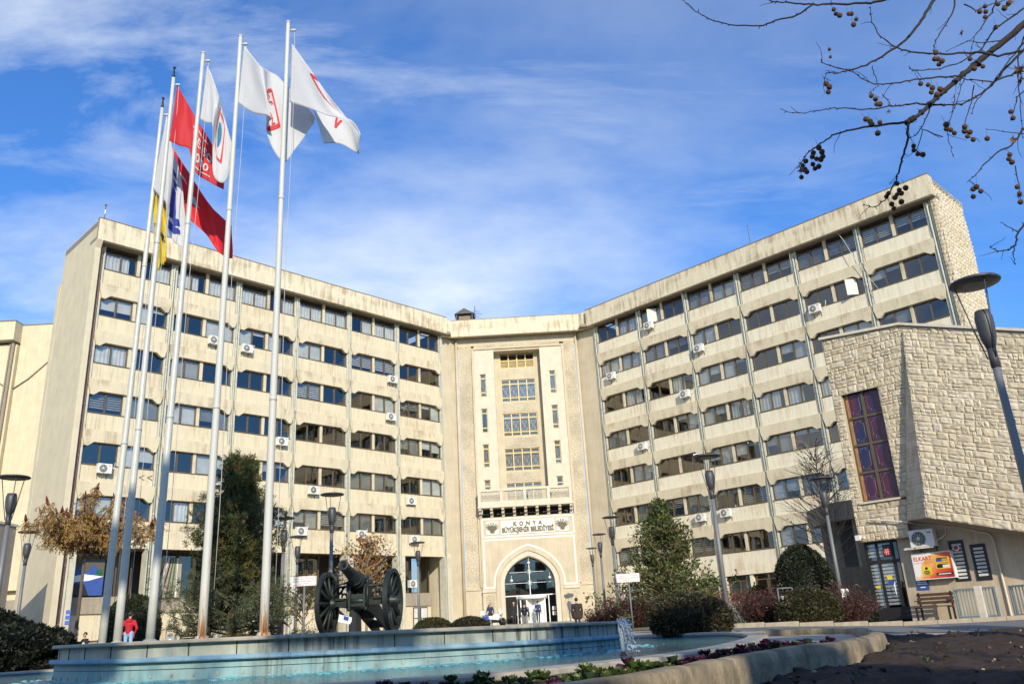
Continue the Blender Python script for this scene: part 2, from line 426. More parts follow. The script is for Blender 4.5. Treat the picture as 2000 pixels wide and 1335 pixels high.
# rough-faced stone laid as real blocks
def stone_field(mb, w, h, f, rows_h=.27, depth=.09, sub=3, mats=3, hole=None, skew=None):
    """blocks in the rectangle (0..w, 0..h); f(a, b, d) places a point d in front of the wall"""
    z = 0
    while z < h-.02:
        rh = rows_h*rnd.uniform(.85, 1.2); rh = min(rh, h-z)
        a = -rnd.random()*.3
        while a < w-.01:
            bw = rnd.choice([.2, .3, .42, .55, .62])*rnd.uniform(.85, 1.15)
            a0, a1 = max(0, a), min(w, a+bw); a += bw
            if a1-a0 < .04: continue
            if hole and hole(a0, a1, z, z+rh): continue
            m = rnd.randrange(mats); n = sub; d0 = depth*rnd.uniform(.35, 1.0)
            tx, tz = rnd.uniform(-.7, .7), rnd.uniform(-.5, .9); vs = []; g = .008
            for j in range(n+1):
                for i in range(n+1):
                    s, t = i/n, j/n; e = (i in (0, n)) or (j in (0, n))
                    d = .0 if e else d0*(.75+tx*(s-.5)+tz*(t-.5))+depth*.35*(rnd.random()-.5)
                    ss = s if e else s+.1*(rnd.random()-.5)
                    tt = t if e else t+.1*(rnd.random()-.5)
                    vs.append(f(a0+g+(a1-a0-2*g)*ss, z+g+(rh-2*g)*tt, d+(.004 if e else .02)))
            mb.add(vs, [(j*(n+1)+i, j*(n+1)+i+1, (j+1)*(n+1)+i+1, (j+1)*(n+1)+i) for j in range(n) for i in range(n)], m)
        z += rh
for i, c in enumerate(((.53, .445, .31), (.50, .415, .28), (.56, .475, .345))): plain('stone%d' % i, c, .9, var=.16, scale=3, bump=.5)
plain('stone_joint', (.44, .365, .255), .95)
ST = ['stone0', 'stone1', 'stone2']
m = MB(); u0 = 6*B+.29
m.box(u0, u0+.36, -.12, 5.6, 0, ZF1-.02, 0); o = m.build('end_wall', 'stone_joint', right)
m = MB()
stone_field(m, 5.7, 22, lambda a, b, d: (u0+.361+d, -.1+a, 6+b), .3, .12, 2)
stone_field(m, .4, 20.4, lambda a, b, d: (u0+a-.02, -.121-d, 6+b), .3, .1, 2)
stone_field(m, .7, 1.5, lambda a, b, d: (u0+.41+d, -.8+a, ZF0+.02+b), .3, .05, 2)
m.build('stone_facing', ST, o)
for x, y, r in ((1275, 615, 0), (1662, 556, 1)):
    u, z = WR.uz(x, y, .2); s = ZS-FH*r
    sash(right, u+.45, .1, s+.1, s+1.3, .8, PI+.75)
mt, nt_, b_ = new_mat('tube_light'); b_.inputs['Emission Color'].default_value = (.8, 1, .95, 1); b_.inputs['Emission Strength'].default_value = 4
for r, b, du in ((4, 1, 3.3), (4, 2, 1.3), (4, 3, 1.2), (4, 2, 3.4), (5, 0, 3.2)):     # lamps lit in the offices
    m = MB(); s = ZS-FH*r; u = b*B+du; m.box(u-.5, u+.5, 1.5, 1.6, s+1.62, s+1.68); m.build('ceiling_lamp', 'tube_light', right)
plain('cable', (.5, .49, .45), .8)
for P in (((1618, 415), (1632, 450), (1648, 470), (1672, 510), (1716, 565)), ((1657, 405), (1668, 438), (1679, 486), (1690, 520)), ((1326, 540), (1331, 575), (1338, 610)), ((1532, 455), (1541, 492), (1547, 535))):
    m = MB(); Q = [WR.uz(x, y, -.84 if i == 0 else -.4) for i, (x, y) in enumerate(P)]; m.tube([(u, -.84 if i == 0 else -.4, z) for i, (u, z) in enumerate(Q)], .018, 5); m.build('cable', 'cable', right)
# ---- a strip of pale ducts / antennae on the roofs
def mast(name, p, h, r, label, striped=False):
    m = MB(); n = 7
    for i in range(n):
        m.tube([p+Vector((0, 0, h*i/n)), p+Vector((0, 0, h*(i+1)/n))], r*(1-.5*i/n), 6, (i % 2 if striped else 0))
    m.ball(p+Vector((0, 0, h)), r*1.6, 0, 6, 4); m.box(p.x-.15, p.x+.15, p.y-.15, p.y+.15, p.z-.06, p.z+.05)
    return tag(m.build(name, ['flashing', 'white_metal']), label, 'mast')
q = WL.w(.5, 2.0, ZF1-.06); mast('roof_mast', q, 2.6, .06, 'red and white striped mast on the roof corner of the arcaded wing', True)
q = WR.w(15.9, 1.5, ZF1-.06); mast('lightning_rod', q, 2.9, .035, 'thin grey lightning rod on the roof edge of the right wing')
# ------------------------------------------------------------------ entrance tower
TY = 73.2
def mosaic(name, a, b, scale, dist=.03):
    m, nt, bs = new_mat(name); L = nt.links
    v = coords(nt, (1, 1, 1))
    t = _n(nt, 'ShaderNodeTexVoronoi'); t.feature = 'DISTANCE_TO_EDGE'; t.inputs['Scale'].default_value = scale; L.new(v, t.inputs['Vector'])
    r = ramp(nt, [(.0, a), (.09, b)]); L.new(t.outputs['Distance'], r.inputs[0])
    g = nz(nt, v, .5, 4); rg = ramp(nt, [(.45, 1.0), (.62, .80)]); L.new(g, rg.inputs[0])
    L.new(mixc(nt, 1.0, r.outputs[0], rg.outputs[0], 'MULTIPLY'), bs.inputs['Base Color']); bs.inputs['Roughness'].default_value = .9
    bp = _n(nt, 'ShaderNodeBump'); bp.inputs['Strength'].default_value = .7; bp.inputs['Distance'].default_value = dist
    rb = ramp(nt, [(0, 0), (.12, 1)]); L.new(t.outputs['Distance'], rb.inputs[0]); L.new(rb.outputs[0], bp.inputs['Height']); L.new(bp.outputs[0], bs.inputs['Normal'])
mosaic('carved_stone', (.43, .355, .24), (.51, .435, .31), 4.2)
mosaic('carved_fine', (.42, .345, .23), (.53, .455, .33), 6.5)
plain('lead_grey', (.16, .16, .15), .6)
tw = empty('entrance_tower', (.35, TY, 0), 0, 'pale carved stone entrance tower with a pointed arch doorway between the two wings', 'building')
yz = lambda a, b, c: (a, c, b)
def tb(name, mats, *boxes, parent=tw):
    m = MB()
    for b in boxes: m.box(*b)
    return m.build(name, mats, parent)
ZT0, ZT1 = 26.55, 28.15
GZ = ground(0, TY)-.2
# local x = world x - .35 ; y=0 at the wall face, negative towards the plaza
tb('fascia', 'fascia', (-6.0, 6.0, -.85, -.5, ZT0, ZT1))
for sg in (-1, 1):                                     # canted ends of the fascia that meet the wings
    m = MB(); m.prism([(6.0*sg, -.85), (7.35*sg, -1.75), (7.35*sg, -1.3), (6.0*sg, -.5)], ZT0, ZT1-.003, lambda a, b, c: (a, b, c))
    m.build('fascia', 'fascia', tw, True)
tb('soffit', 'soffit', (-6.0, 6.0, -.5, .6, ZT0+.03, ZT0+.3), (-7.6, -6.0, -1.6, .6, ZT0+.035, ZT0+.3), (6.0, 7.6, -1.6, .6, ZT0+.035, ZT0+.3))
tb('roof', ['roof', 'flashing'], (-7.6, 7.6, -.495, 6, ZT1-.5, ZT1-.1), (-6.0, 6.0, -.87, -.45, ZT1, ZT1+.05, 1))
m = MB()                                               # canted connecting walls
for sg in (-1, 1): m.prism([(5.72*sg, .25), (7.5*sg, -1.3), (7.5*sg, .9), (5.72*sg, .9)], GZ, ZT0+.01, lambda a, b, c: (a, b, c))
m.build('connecting_wall', 'tower_stone', tw, True)
m = MB()
for sg in (-1, 1):
    m.tube([(5.62*sg, .05, GZ), (5.62*sg, .05, ZT0+.02)], .13, 10, 0)
    m.box(min(5.5*sg, 4.02*sg), max(5.5*sg, 4.02*sg), .1, .9, GZ, 4.05-.2)
    m.box(min(5.55*sg, 3.98*sg), max(5.55*sg, 3.98*sg), .02, .9, 3.851, 4.05)
m.box(-5.72, 5.72, .12, .9, 25.85, ZT0+.02)
m.build('pilaster', 'tower_stone', tw)
for bx in ((-5.45, -4.22, .1, .9, 4.051, 25.85), (4.42, 5.45, .1, .9, 4.051, 25.85)): tb('carved_panel', 'carved_stone', bx)
tb('carved_frieze', 'carved_fine', (-4.0, 4.05, .06, .9, 25.56, 25.849))
m = MB()                                               # raised frame mouldings
for a, b in ((-4.21, -4.03), (4.21, 4.41)): m.box(a, b, -.12, .9, 4.051, 25.55)
m.box(-4.21, 4.41, -.14, .9, 25.4, 25.559); m.build('frame_moulding', 'tower_stone', tw)
# side piers with slit windows, built round their openings
def pier(x0, x1, a, c, zs, z0, z1, name):
    m = MB(); m.box(x0, a, -.02, 1.5, z0, z1); m.box(c, x1, -.02, 1.5, z0, z1)
    k = z0
    for s, t in sorted(zs): m.box(a, c, -.02, 1.5, k, s); k = t
    m.box(a, c, -.02, 1.5, k, z1); return m.build(name, 'tower_white', tw)
slits = [(20.83, 23.03), (17.5, 19.72), (14.3, 16.42), (12.1, 13.2)]
pier(-4.03, -2.16, -3.52, -2.96, slits, 11.3, 25.4, 'pier'); pier(2.15, 4.21, 2.9, 3.48, slits, 11.3, 25.4, 'pier')
def tower_window(x0, x1, z0, z1, y, nx, zs, tracery=True, gl='glass_tower'):
    m = MB(); t = .07
    m.box(x0, x0+t, y, y+.1, z0, z1); m.box(x1-t, x1, y, y+.1, z0, z1); m.box(x0+t, x1-t, y, y+.1, z0, z0+t); m.box(x0+t, x1-t, y, y+.1, z1-t, z1)
    for i in range(1, nx):
        x = x0+(x1-x0)*i/nx; m.box(x-.045, x+.045, y-.006, y+.09, z0+t, z1-t)
    for z in zs: m.box(x0+t, x1-t, y+.004, y+.096, z-.04, z+.04)
    o = m.build('window', 'gold_frame', tw)
    g = MB(); g.quad((x0+t, y+.05, z0+t), (x1-t, y+.05, z0+t), (x1-t, y+.05, z1-t), (x0+t, y+.05, z1-t)); g.build('glass', gl, o)
    if tracery:
        q = MB(); zz = [z0+t]+list(zs)+[z1-t]
        for i in range(nx):
            for k in range(len(zz)-1):
                a, b, c, d = x0+(x1-x0)*i/nx+.1, x0+(x1-x0)*(i+1)/nx-.1, zz[k]+.1, zz[k+1]-.1
                if d-c < .5:
                    q.tube([(a, y+.12, c), (b, y+.12, c), (b, y+.12, d), (a, y+.12, d), (a, y+.12, c)], .012, 4); continue
                e = .13
                P = [(a+e, c), (b-e, c), (b, c+e), (b, d-e), (b-e, d), (a+e, d), (a, d-e), (a, c+e), (a+e, c)]
                q.tube([(p[0], y+.12, p[1]) for p in P], .03, 4); cx, cz = (a+b)/2, (c+d)/2
                P = [(cx+(b-a)*.3*math.cos(w), y+.12, cz+(d-c)*.32*math.sin(w)) for w in [j*PI/6 for j in range(13)]]
                q.tube(P, .035, 4); q.tube([(cx, y+.12, c), (cx, y+.12, d)], .012, 4); q.tube([(a, y+.12, cz), (b, y+.12, cz)], .012, 4)
        q.build('tracery', 'lead_grey', o)
        q = MB(); q.quad((x0+t, y+.3, z0+t), (x1-t, y+.3, z0+t), (x1-t, y+.3, z1-t), (x0+t, y+.3, z1-t)); q.build('blind', 'blind', o)
    return o
for i, (s, t) in enumerate(slits):
    for x0, x1 in ((-3.52, -2.96), (2.9, 3.48)):
        dark = (i == 1 and x0 < 0) or (i == 3 and x0 > 0)
        tower_window(x0, x1, s, t, .12, 1, [s+.45, t-.4] if i < 3 else [s+.55], not dark, 'glass_clear' if dark else 'glass_tower')
# recessed bay
RY = 1.0
rows = [(20.5, 22.65), (17.24, 19.4), (14.03, 16.12), (10.9, 12.98)]
m = MB(); a, c = -1.6, 1.6
m.box(-2.159, a, RY, 1.8, 11, 25.2); m.box(c, 2.149, RY, 1.8, 11, 25.2); k = 11
for s, t in sorted(rows): m.box(a, c, RY, 1.8, k, s); k = t
m.box(a, c, RY, 1.8, k, 23.75); m.box(-2.159, 2.149, .0, 1.8, 25.2, 25.4); m.build('recess_wall', 'tower_stone', tw)
for (s, t), (s2, t2) in zip(rows[1:], rows[:-1]): tb('carved_band', 'carved_fine', (-1.5, 1.5, RY-.03, RY+.02, t+.15, s2-.15))
for s, t in rows: tower_window(a, c, s, t, RY+.1, 4, [s+.42, t-.42])
m = MB()                                               # louvred vent at the top
for i in range(5): x = -1.6+3.2*i/4; m.box(x-.05, x+.05, RY+.05, RY+.14, 23.75, 25.2)
m.box(-1.6, 1.6, RY+.051, RY+.139, 23.75, 23.83); m.box(-1.6, 1.6, RY+.051, RY+.139, 24.5, 24.57)
for i in range(36): x = -1.55+3.1*i/35; m.box(x-.018, x+.018, RY+.06, RY+.08, 23.83, 24.5)
o = m.build('vent_grille', 'gold_frame', tw); m = MB(); m.quad((-1.6, RY+.7, 23.7), (1.6, RY+.7, 23.7), (1.6, RY+.7, 25.3), (-1.6, RY+.7, 25.3)); m.build('vent_back', 'black', o)
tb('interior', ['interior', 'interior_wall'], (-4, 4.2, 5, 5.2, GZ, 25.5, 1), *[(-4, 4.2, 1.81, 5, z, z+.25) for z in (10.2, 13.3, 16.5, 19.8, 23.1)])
# balcony on corbels with pierced screens
BX0, BX1 = -4.1, 4.12
tb('balcony', 'tower_white', (BX0, BX1, -1.1, -.03, 10.75, 11.15), (BX0-.03, BX1+.03, -1.13, -.03, 10.6, 10.749), (BX0, BX1, -1.1, -.85, 12.0, 12.2),
   *[(x-.13, x+.13, -1.09, -.86, 11.15, 12.0) for x in (BX0+.14, -2.06, 0, 2.06, BX1-.14)])
for i in range(4):                                     # star
    m = MB()
    x0 = BX0+.27+i*2.06-(.01*i); x1 = x0+1.8; nx, nz_ = 6, 3
    for j in range(nx):
        for k in range(nz_):
            cx, cz = x0+(j+.5)*(x1-x0)/nx, 11.17+(k+.5)*.81/nz_; r = .15
            pts = [(cx+r*math.cos(w*PI/3+PI/6*(j % 2)), -.96, cz+r*math.sin(w*PI/3+PI/6*(j % 2))) for w in range(7)]
            m.tube(pts, .03, 4, 0, False)
            for w in range(3): m.tube([(cx+r*math.cos(w*PI/3), -.96, cz+r*math.sin(w*PI/3)), (cx-r*math.cos(w*PI/3), -.96, cz-r*math.sin(w*PI/3))], .018, 4, 0, False)
    m.build('pierced_screen', 'tower_white', tw)
for i in range(9):
    m = MB(); x = BX0+.15+i*(BX1-BX0-.3)/8
    m.prism([(-1.05, 10.6), (-.03, 10.6), (-.03, 9.85), (-.35, 9.85), (-.4, 10.1), (-.75, 10.15), (-.8, 10.35), (-1.05, 10.4)], x-.12, x+.12, lambda a, b, c: (c, a, b))
    m.build('corbel', 'tower_stone', tw)
# portal block with pointed arch
AX, HW, SPR, APX = 0.0, 2.15, 4.2, 6.42
def arch(hw, spr, apx, n=14):
    """pointed arch from left springing over the apex to the right springing"""
    h = apx-spr
    right_ = [(hw*math.cos(PI/2*i/n) if i < n else 0, spr+h*(.88*math.sin(PI/2*i/n)+.12*(1-math.cos(PI/2*i/n))**2)) for i in range(n+1)]
    return [(-x, z) for x, z in right_] + right_[::-1][1:]
PX0, PX1, PZ1, PF = -4.03, 4.25, 9.86, -.3
A = arch(HW, SPR, APX)
m = MB()
outline = [(PX0, GZ), (PX0, PZ1), (PX1, PZ1), (PX1, GZ)]
# wall with the arch cut out: two L-shaped halves
lh = [(PX0, GZ), (PX0, PZ1), (0, PZ1)] + [(x, z) for x, z in A if x <= 1e-6][::-1] + [(-HW, GZ)]
rh = [(0, PZ1), (PX1, PZ1), (PX1, GZ), (HW, GZ)] + [(x, z) for x, z in A if x >= -1e-6][::-1]
m.prism(lh, PF, 1.2, yz); m.prism(rh, PF, 1.2, yz); m.build('portal_wall', 'tower_stone', tw, True)
def band(name, mat, P, w, y0, y1, parent=tw):          # a flat moulding that follows a path
    m = MB()
    for i in range(len(P)-1):
        a, b = Vector((P[i][0], P[i][1])), Vector((P[i+1][0], P[i+1][1])); d = (b-a).normalized(); n = Vector((-d.y, d.x))*w/2
        a2, b2 = a-d*w*.1, b+d*w*.1
        m.prism([tuple(a2+n), tuple(b2+n), tuple(b2-n), tuple(a2-n)], y0+.0004*(i % 2), y1, yz)
    return m.build(name, mat, parent, True)
A2 = [(-2.32, GZ)]+arch(2.32, SPR, 6.66)+[(2.32, GZ)]; band('arch_moulding', 'tower_white', A2, .34, PF-.06, PF+.02)
A3 = arch(2.72, SPR, 7.08); band('arch_moulding', 'tower_stone', [(-2.72, GZ)]+A3+[(2.72, GZ)], .3, PF-.1, PF+.02)
A4 = arch(2.98, SPR+.1, 7.4)
band('inlay_line', 'inlay', [(-2.98, 4.3), (-2.98, 4.0), (-3.8, 4.0), (-3.8, 7.95), (4.02, 7.95), (4.02, 4.0), (2.98, 4.0), (2.98, 4.3)], .13, PF-.012, PF+.01)
band('inlay_line', 'inlay', A4, .14, PF-.013, PF+.01)
band('inlay_line', 'inlay', [(-3.85, 8.22), (-3.85, 9.72), (4.07, 9.72), (4.07, 8.22), (-3.85, 8.22)], .11, PF-.012, PF+.01)
for bx in ((PX0-.02, -2.9, PF-.1, PF, 3.62, 3.8), (2.9, PX1+.02, PF-.1, PF, 3.62, 3.8), (PX0, -2.9, PF-.08, PF, GZ, 1.25), (2.9, PX1, PF-.08, PF, GZ, 1.25)): tb('ledge', 'tower_white', bx)
for bx in ((-3.75, -3.05, PF-.03, PF, 1.6, 3.4), (3.05, 3.95, PF-.03, PF, 1.6, 3.4)): tb('side_panel', 'carved_fine', bx)
# sign
s = tb('sign_plate', 'plate_white', (-2.22, 2.42, PF-.05, PF, 8.36, 9.52))
m = MB(); fy = lambda cx, cz: (lambda a, b, c: (cx+a, PF-.055-c, cz+b))
for body, cz, w, h in (('K  O  N  Y  A', 9.2, 2.5, .40), ('BÜYÜKŞEHİR BELEDİYESİ', 8.68, 4.5, .46)):
    vs, fs = text_mesh(body, .5, bold=.022, extrude=.02)
    W = max(v.x for v in vs)-min(v.x for v in vs); H = .5*.73
    m.add([(.1+v.x*w/W, PF-.075-v.z, cz+v.y*h/H*.9) for v in vs], fs)
m.build('lettering', 'letter_gold', s)
for cx in (-2.98, 3.1):                                # double-headed eagle emblems
    p = tb('emblem_plate', 'plate_white', (cx-.52, cx+.52, PF-.05, PF, 8.4, 9.5)); m = MB()
    def poly(P, y0=PF-.09, y1=PF-.051):
        m.prism([(cx+a, 8.95+b) for a, b in P], y0, y1, yz)
    for sg in (-1, 1):
        k = 0
        for i in range(6):                             # wing feathers
            a = math.radians(150-i*27); r0, r1 = .14, .43-.012*i
            c0 = (.12+.2*math.sin(i*.25), .06-.035*i)
            x0, z0 = .16, .12
            tip = (x0+r1*math.cos(math.radians(55-i*24)), z0+r1*.8*math.sin(math.radians(55-i*24))-.02*i)
            poly([(sg*(x0-.03), z0+.03-.05*i), (sg*(tip[0]-.03), tip[1]+.05), (sg*tip[0], tip[1]), (sg*(x0-.02), z0-.05-.05*i)], PF-.09-.002*i)
        poly([(sg*.02, .2), (sg*.06, .33), (sg*.03, .42), (sg*.1, .46), (sg*.2, .38), (sg*.12, .36), (sg*.14, .22), (sg*.1, .14)], PF-.1)
        poly([(sg*.03, -.2), (sg*.15, -.32), (sg*.25, -.42), (sg*.13, -.4), (sg*.04, -.33)], PF-.1)
        poly([(sg*.05, -.15), (sg*.22, -.24), (sg*.2, -.3), (sg*.05, -.25)], PF-.097)
    poly([(0, .22), (.13, .12), (.15, -.06), (.07, -.22), (.11, -.46), (0, -.42), (-.11, -.46), (-.07, -.22), (-.15, -.06), (-.13, .12)], PF-.11)
    m.build('eagle_emblem', 'letter_gold', p, True)
# glazed screen and revolving door
GY = .75
gx = MB(); P = [(-HW, GZ)]+A+[(HW, GZ)]; gx.add([(x, GY, z) for x, z in P], [tuple(range(len(P)))]); scr = gx.build('glazed_screen', 'glass_dark', tw)
m = MB(); m.box(-HW, HW, GY-.03, GY+.03, 3.22, 3.3); m.box(-.03, .03, GY-.04, GY+.02, 3.3, APX-.05)
for z in (4.3, 5.2): m.box(-HW+(.05 if z < 5 else .4), HW-(.05 if z < 5 else .4), GY-.012, GY+.012, z-.015, z+.015)
m.box(-1.2, -1.12, GY-.04, GY+.03, GZ, 3.22); m.box(1.5, 1.58, GY-.04, GY+.03, GZ, 3.22)
m.build('glazing_bars', 'white_metal', scr)
m = MB()
for z in (4.3, 5.2):
    for a in (-1, 1):
        for b in (-1, 1): m.tube([(0, GY-.06, z), (.14*a, GY-.06, z+.16*b)], .022, 5)
m.build('spider_fitting', 'white_metal', scr)
m = MB(); m.lathe([(1.15, 0), (1.25, 0), (1.25, .26), (1.2, .3), (0, .3)], (.15, GY-.4, 2.92), 24); rd = m.build('revolving_door', 'white_metal', tw)
m = MB()
for k in range(4):
    a = PI/4+.3+k*PI/2; m.tube([(.15+1.1*math.cos(a), GY-.4+1.1*math.sin(a), GZ+.2), (.15+1.1*math.cos(a), GY-.4+1.1*math.sin(a), 2.92)], .045, 6)
    m.box(-.02, .02, -.03, 1.05, GZ+.2, 2.9, 0, Matrix.Translation((.15, GY-.4, 0)) @ Matrix.Rotation(a, 4, 'Z'))
for sg in (-1, 1):
    for t in (-.5, .5): a = (0 if sg > 0 else PI)+t; m.box(-.05, .05, -.05, .05, GZ+.2, 2.92, 0, Matrix.Translation((.15+1.17*math.cos(a), GY-.4+1.17*math.sin(a), 0)))
m.build('door_leaf', 'white_metal', rd)
for x, z in ((-1.55, 1.75), (1.95, 2.1), (1.95, 1.7)): m = MB(); m.box(x-.16, x+.16, GY-.05, GY-.045, z-.15, z+.17); m.build('notice', 'plate_white', scr)
for x, z in ((-.02, 5.9), (-1.55, 4.5), (1.72, 4.6)):
    m = MB(); m.ball((x, -.05, z), .13, 0, 12, 8); m.tube([(x, -.05, z+.12), (x, -.05, z+.4)], .02, 5, 1); m.tube([(x, -.05, z+.4), (x*1.02, .7, z+.45)], .02, 5, 1)
    m.build('globe_lamp', ['plate_white', 'white_metal'], tw)
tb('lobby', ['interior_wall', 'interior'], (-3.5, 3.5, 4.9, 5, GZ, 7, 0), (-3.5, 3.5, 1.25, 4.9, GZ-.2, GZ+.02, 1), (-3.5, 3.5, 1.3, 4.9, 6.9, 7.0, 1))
# chimney hood and aerial on the roof
m = MB(); c = Vector((-4.72, 79.5, 30.75)); 
m.box(-.75, .75, -.6, .6, -3.0, -.25, 1); m.box(-.9, .9, -.75, .75, -.25, -.12)
for a in (-.8, .8):
    for b in (-.65, .65): m.box(a-.07, a+.07, b-.07, b+.07, -.12, .55)
m.box(-.6, .6, -.5, .5, -.12, .5, 1)
m.prism([(-1.0, .55), (1.0, .55), (0, 1.15)], -.85, .85, yz); o = m.build('chimney_hood', ['black', 'flashing']); o.location = c
tag(o, 'black gabled chimney hood on the roof above the entrance tower', 'chimney')
m = MB(); c = Vector((-3.65, 79.3, 27.9)); m.tube([(0, 0, 0), (0, 0, 4.4)], .03, 5)
for z, w in ((3.4, .7), (3.6, .5), (3.8, .4), (3.1, .45)): m.tube([(-w, .1*w, z), (w, -.1*w, z+.1)], .018, 4)
m.tube([(-.1, -.5, 3.45), (.1, .5, 3.5)], .018, 4); o = m.build('roof_aerial', 'black'); o.location = c
tag(o, 'thin television aerial with cross rods beside the chimney hood', 'aerial')
# ------------------------------------------------------------------ stone annex on the right
WA = Frame2((14.08, 31.0), AR)
ann = empty('stone_annex', (14.08, 31.0, 0), AR, 'low rough stone annex with a tall stained glass window and a black-framed glass door', 'building')
UL = -1.9
top_u = lambda u: 11.14-.1*(u+1.9) if u < 1.23 else 10.83-.365*(u-1.23)
bot_u = lambda u: 3.43-.29*(u-1.08)
UE = 8.5
plain('travertine', (.50, .40, .28), .8, var=.14, scale=1.5, bump=.3, streak=.25)
plain('coping_pale', (.60, .53, .42), .8)
m = MB()                                               # core walls, left face, with the window opening
W0, W1, WZ0, WZ1 = -1.53, -.06, 4.36, 8.77
cr = lambda z: 1.31*max(0, min(1, (z-3.5)/6.6))
m.prism([(UL, 2.93), (-.02, 2.93), (-.02, WZ0), (UL, WZ0)], 0, .5, xyz)
m.prism([(UL, WZ0), (W0, WZ0), (W0, WZ1), (UL, WZ1)], 0, .5, xyz)
m.prism([(W1, WZ0), (cr(WZ0), WZ0), (cr(WZ1), WZ1), (W1, WZ1)], 0, .5, xyz)
m.prism([(UL, WZ1), (cr(WZ1), WZ1), (1.31, 10.1), (1.31, 10.75), (UL, 11.05)], 0, .5, xyz)
o = m.build('left_wall', 'stone_joint', ann, True)
def stone_map(mb, f, w, h, lo, hi, hole=None, depth=.046, rows_h=.265):
    z = 0
    while z < h-.03:
        rh = min(rows_h*rnd.uniform(.8, 1.25), h-z); a = lo(z+rh/2)-rnd.random()*.3; end = hi(z+rh/2)
        while a < end-.01:
            bw = rnd.choice([.17, .26, .36, .46, .56])*rnd.uniform(.85, 1.15)
            a0, a1 = max(lo(z+rh/2), a), min(end, a+bw); a += bw
            if a1-a0 < .03 or (hole and hole(a0, a1, z, z+rh)): continue
            # now and then a course splits into two thin stones
            parts = [(z, z+rh)] if rnd.random() < .7 else [(z, z+rh*.5), (z+rh*.5, z+rh)]
            for q0, q1 in parts:
                n = 6; d0 = depth*rnd.uniform(.4, 1.0); tx, tz = rnd.uniform(-.5, .5), rnd.uniform(-.3, .7); vs = []; g = .004; sd = rnd.random()*50
                for j in range(n+1):
                    for i in range(n+1):
                        s, t = i/n, j/n; e = i in (0, n) or j in (0, n)
                        k = noise.noise(Vector((sd+s*(a1-a0)*9, t*(q1-q0)*9, sd)))+.6*noise.noise(Vector((s*(a1-a0)*24, sd+t*(q1-q0)*24, 3)))
                        d = .004+.01*rnd.random() if e else .018+d0*(.55+tx*(s-.5)+tz*(t-.5))+depth*.62*k
                        ss, tt = (s, t) if e else (s+.05*(rnd.random()-.5), t+.05*(rnd.random()-.5))
                        vs.append(f(a0+g+(a1-a0-2*g)*ss, q0+g+(q1-q0-2*g)*tt, d))
                mb.add(vs, [(j*(n+1)+i, j*(n+1)+i+1, (j+1)*(n+1)+i+1, (j+1)*(n+1)+i) for j in range(n) for i in range(n)], rnd.randrange(3))
        z += rh
m = MB()
ov = lambda a0, a1, z0, z1: a1 > W0-.02 and a0 < W1+.02 and z1+2.93 > WZ0-.02 and z0+2.93 < WZ1+.02
def lf(a, b, d):
    return (a, -d, min(2.93+b, top_u(a)-.08))
stone_map(m, lf, 0, 8.05, lambda z: UL, lambda z: W0 if WZ0 < z+2.93 < WZ1 else cr(z+2.93) if z+2.93 > 3.5 else -.0)
stone_map(m, lf, 0, 8.05, lambda z: W1 if WZ0 < z+2.93 < WZ1 else 9, lambda z: cr(z+2.93) if WZ0 < z+2.93 < WZ1 else -9)
m.build('stone_facing', ST, o)
def rf(a, t, d):                                       # right face: flares outwards towards its raking lower edge
    zt, zb = (10.83 if a < 1.23 else top_u(a))-.08, bot_u(a); z = zb+(zt-zb)*t/7.3
    return (a, -(.98*(1-t/7.3)+d), z)
m = MB(); N = 12
edge = lambda t: 1.08+.21*t/7.3
P = []
for i in range(2):
    for k in range(N+1):
        t = 7.3*k/N; P.append(rf(edge(t) if i == 0 else UE, t, 0))
m.add(P, [(k, N+1+k, N+2+k, k+1) for k in range(N)])
m.add([(1.08, -.98, bot_u(1.08)), (UE, -.98, bot_u(UE)), (UE, .35, bot_u(UE)+.02), (0, .35, 3.5), (0, 0, 3.5)], [(0, 1, 2, 3, 4)], 1)   # underside
m.add([(0, 0, 3.5), (1.08, -.98, 3.43), (1.29, 0, 10.1)], [(0, 1, 2)], 0)
m.box(UE, UE+.3, -.4, 10, 0, 8, 0); m.box(UL, UL+.3, .501, 10, 0, 11, 0); m.box(UL, UE, 9.8, 10, 0, 10.5, 0)
o = m.build('right_wall', ['stone_joint', 'soffit'], ann)
m = MB(); stone_map(m, rf, 0, 7.3, edge, lambda t: UE)
nv = Vector((-.98, -1.08, 0)).normalized()
def sf(a, b, d):
    t = b/6.6; p0 = Vector((1.31*t, 0, 3.5+6.6*t)); p1 = Vector((1.08+.21*t, -.98*(1-t), 3.43+6.67*t)); q = p0.lerp(p1, a/1.4); return tuple(q+nv*d*(1-t))
stone_map(m, sf, 0, 6.3, lambda z: 0, lambda z: 1.4, depth=.02)
m.build('stone_facing', ST, o)
m = MB(); k = 14                                       # roof with pale coping along the raking parapet
pts = [(UL-.06, top_u(UL)), (1.25, top_u(1.2)), (UE, top_u(UE))]
for (a, za), (b, zb) in zip(pts, pts[1:]):
    m.add([(a, -.13, za-.06), (b, -.13, zb-.06), (b, .4, zb-.06), (a, .4, za-.06), (a, -.13, za+.04), (b, -.13, zb+.04), (b, .4, zb+.04), (a, .4, za+.04)],
          [(0, 1, 2, 3), (7, 6, 5, 4), (0, 4, 5, 1), (2, 6, 7, 3), (1, 5, 6, 2), (0, 3, 7, 4)], 0)
    m.add([(a, .3, za-.2), (b, .3, zb-.2), (b, 10, zb-.2), (a, 10, za-.2)], [(0, 1, 2, 3)], 1)
m.build('roof', ['coping_pale', 'roof'], ann)
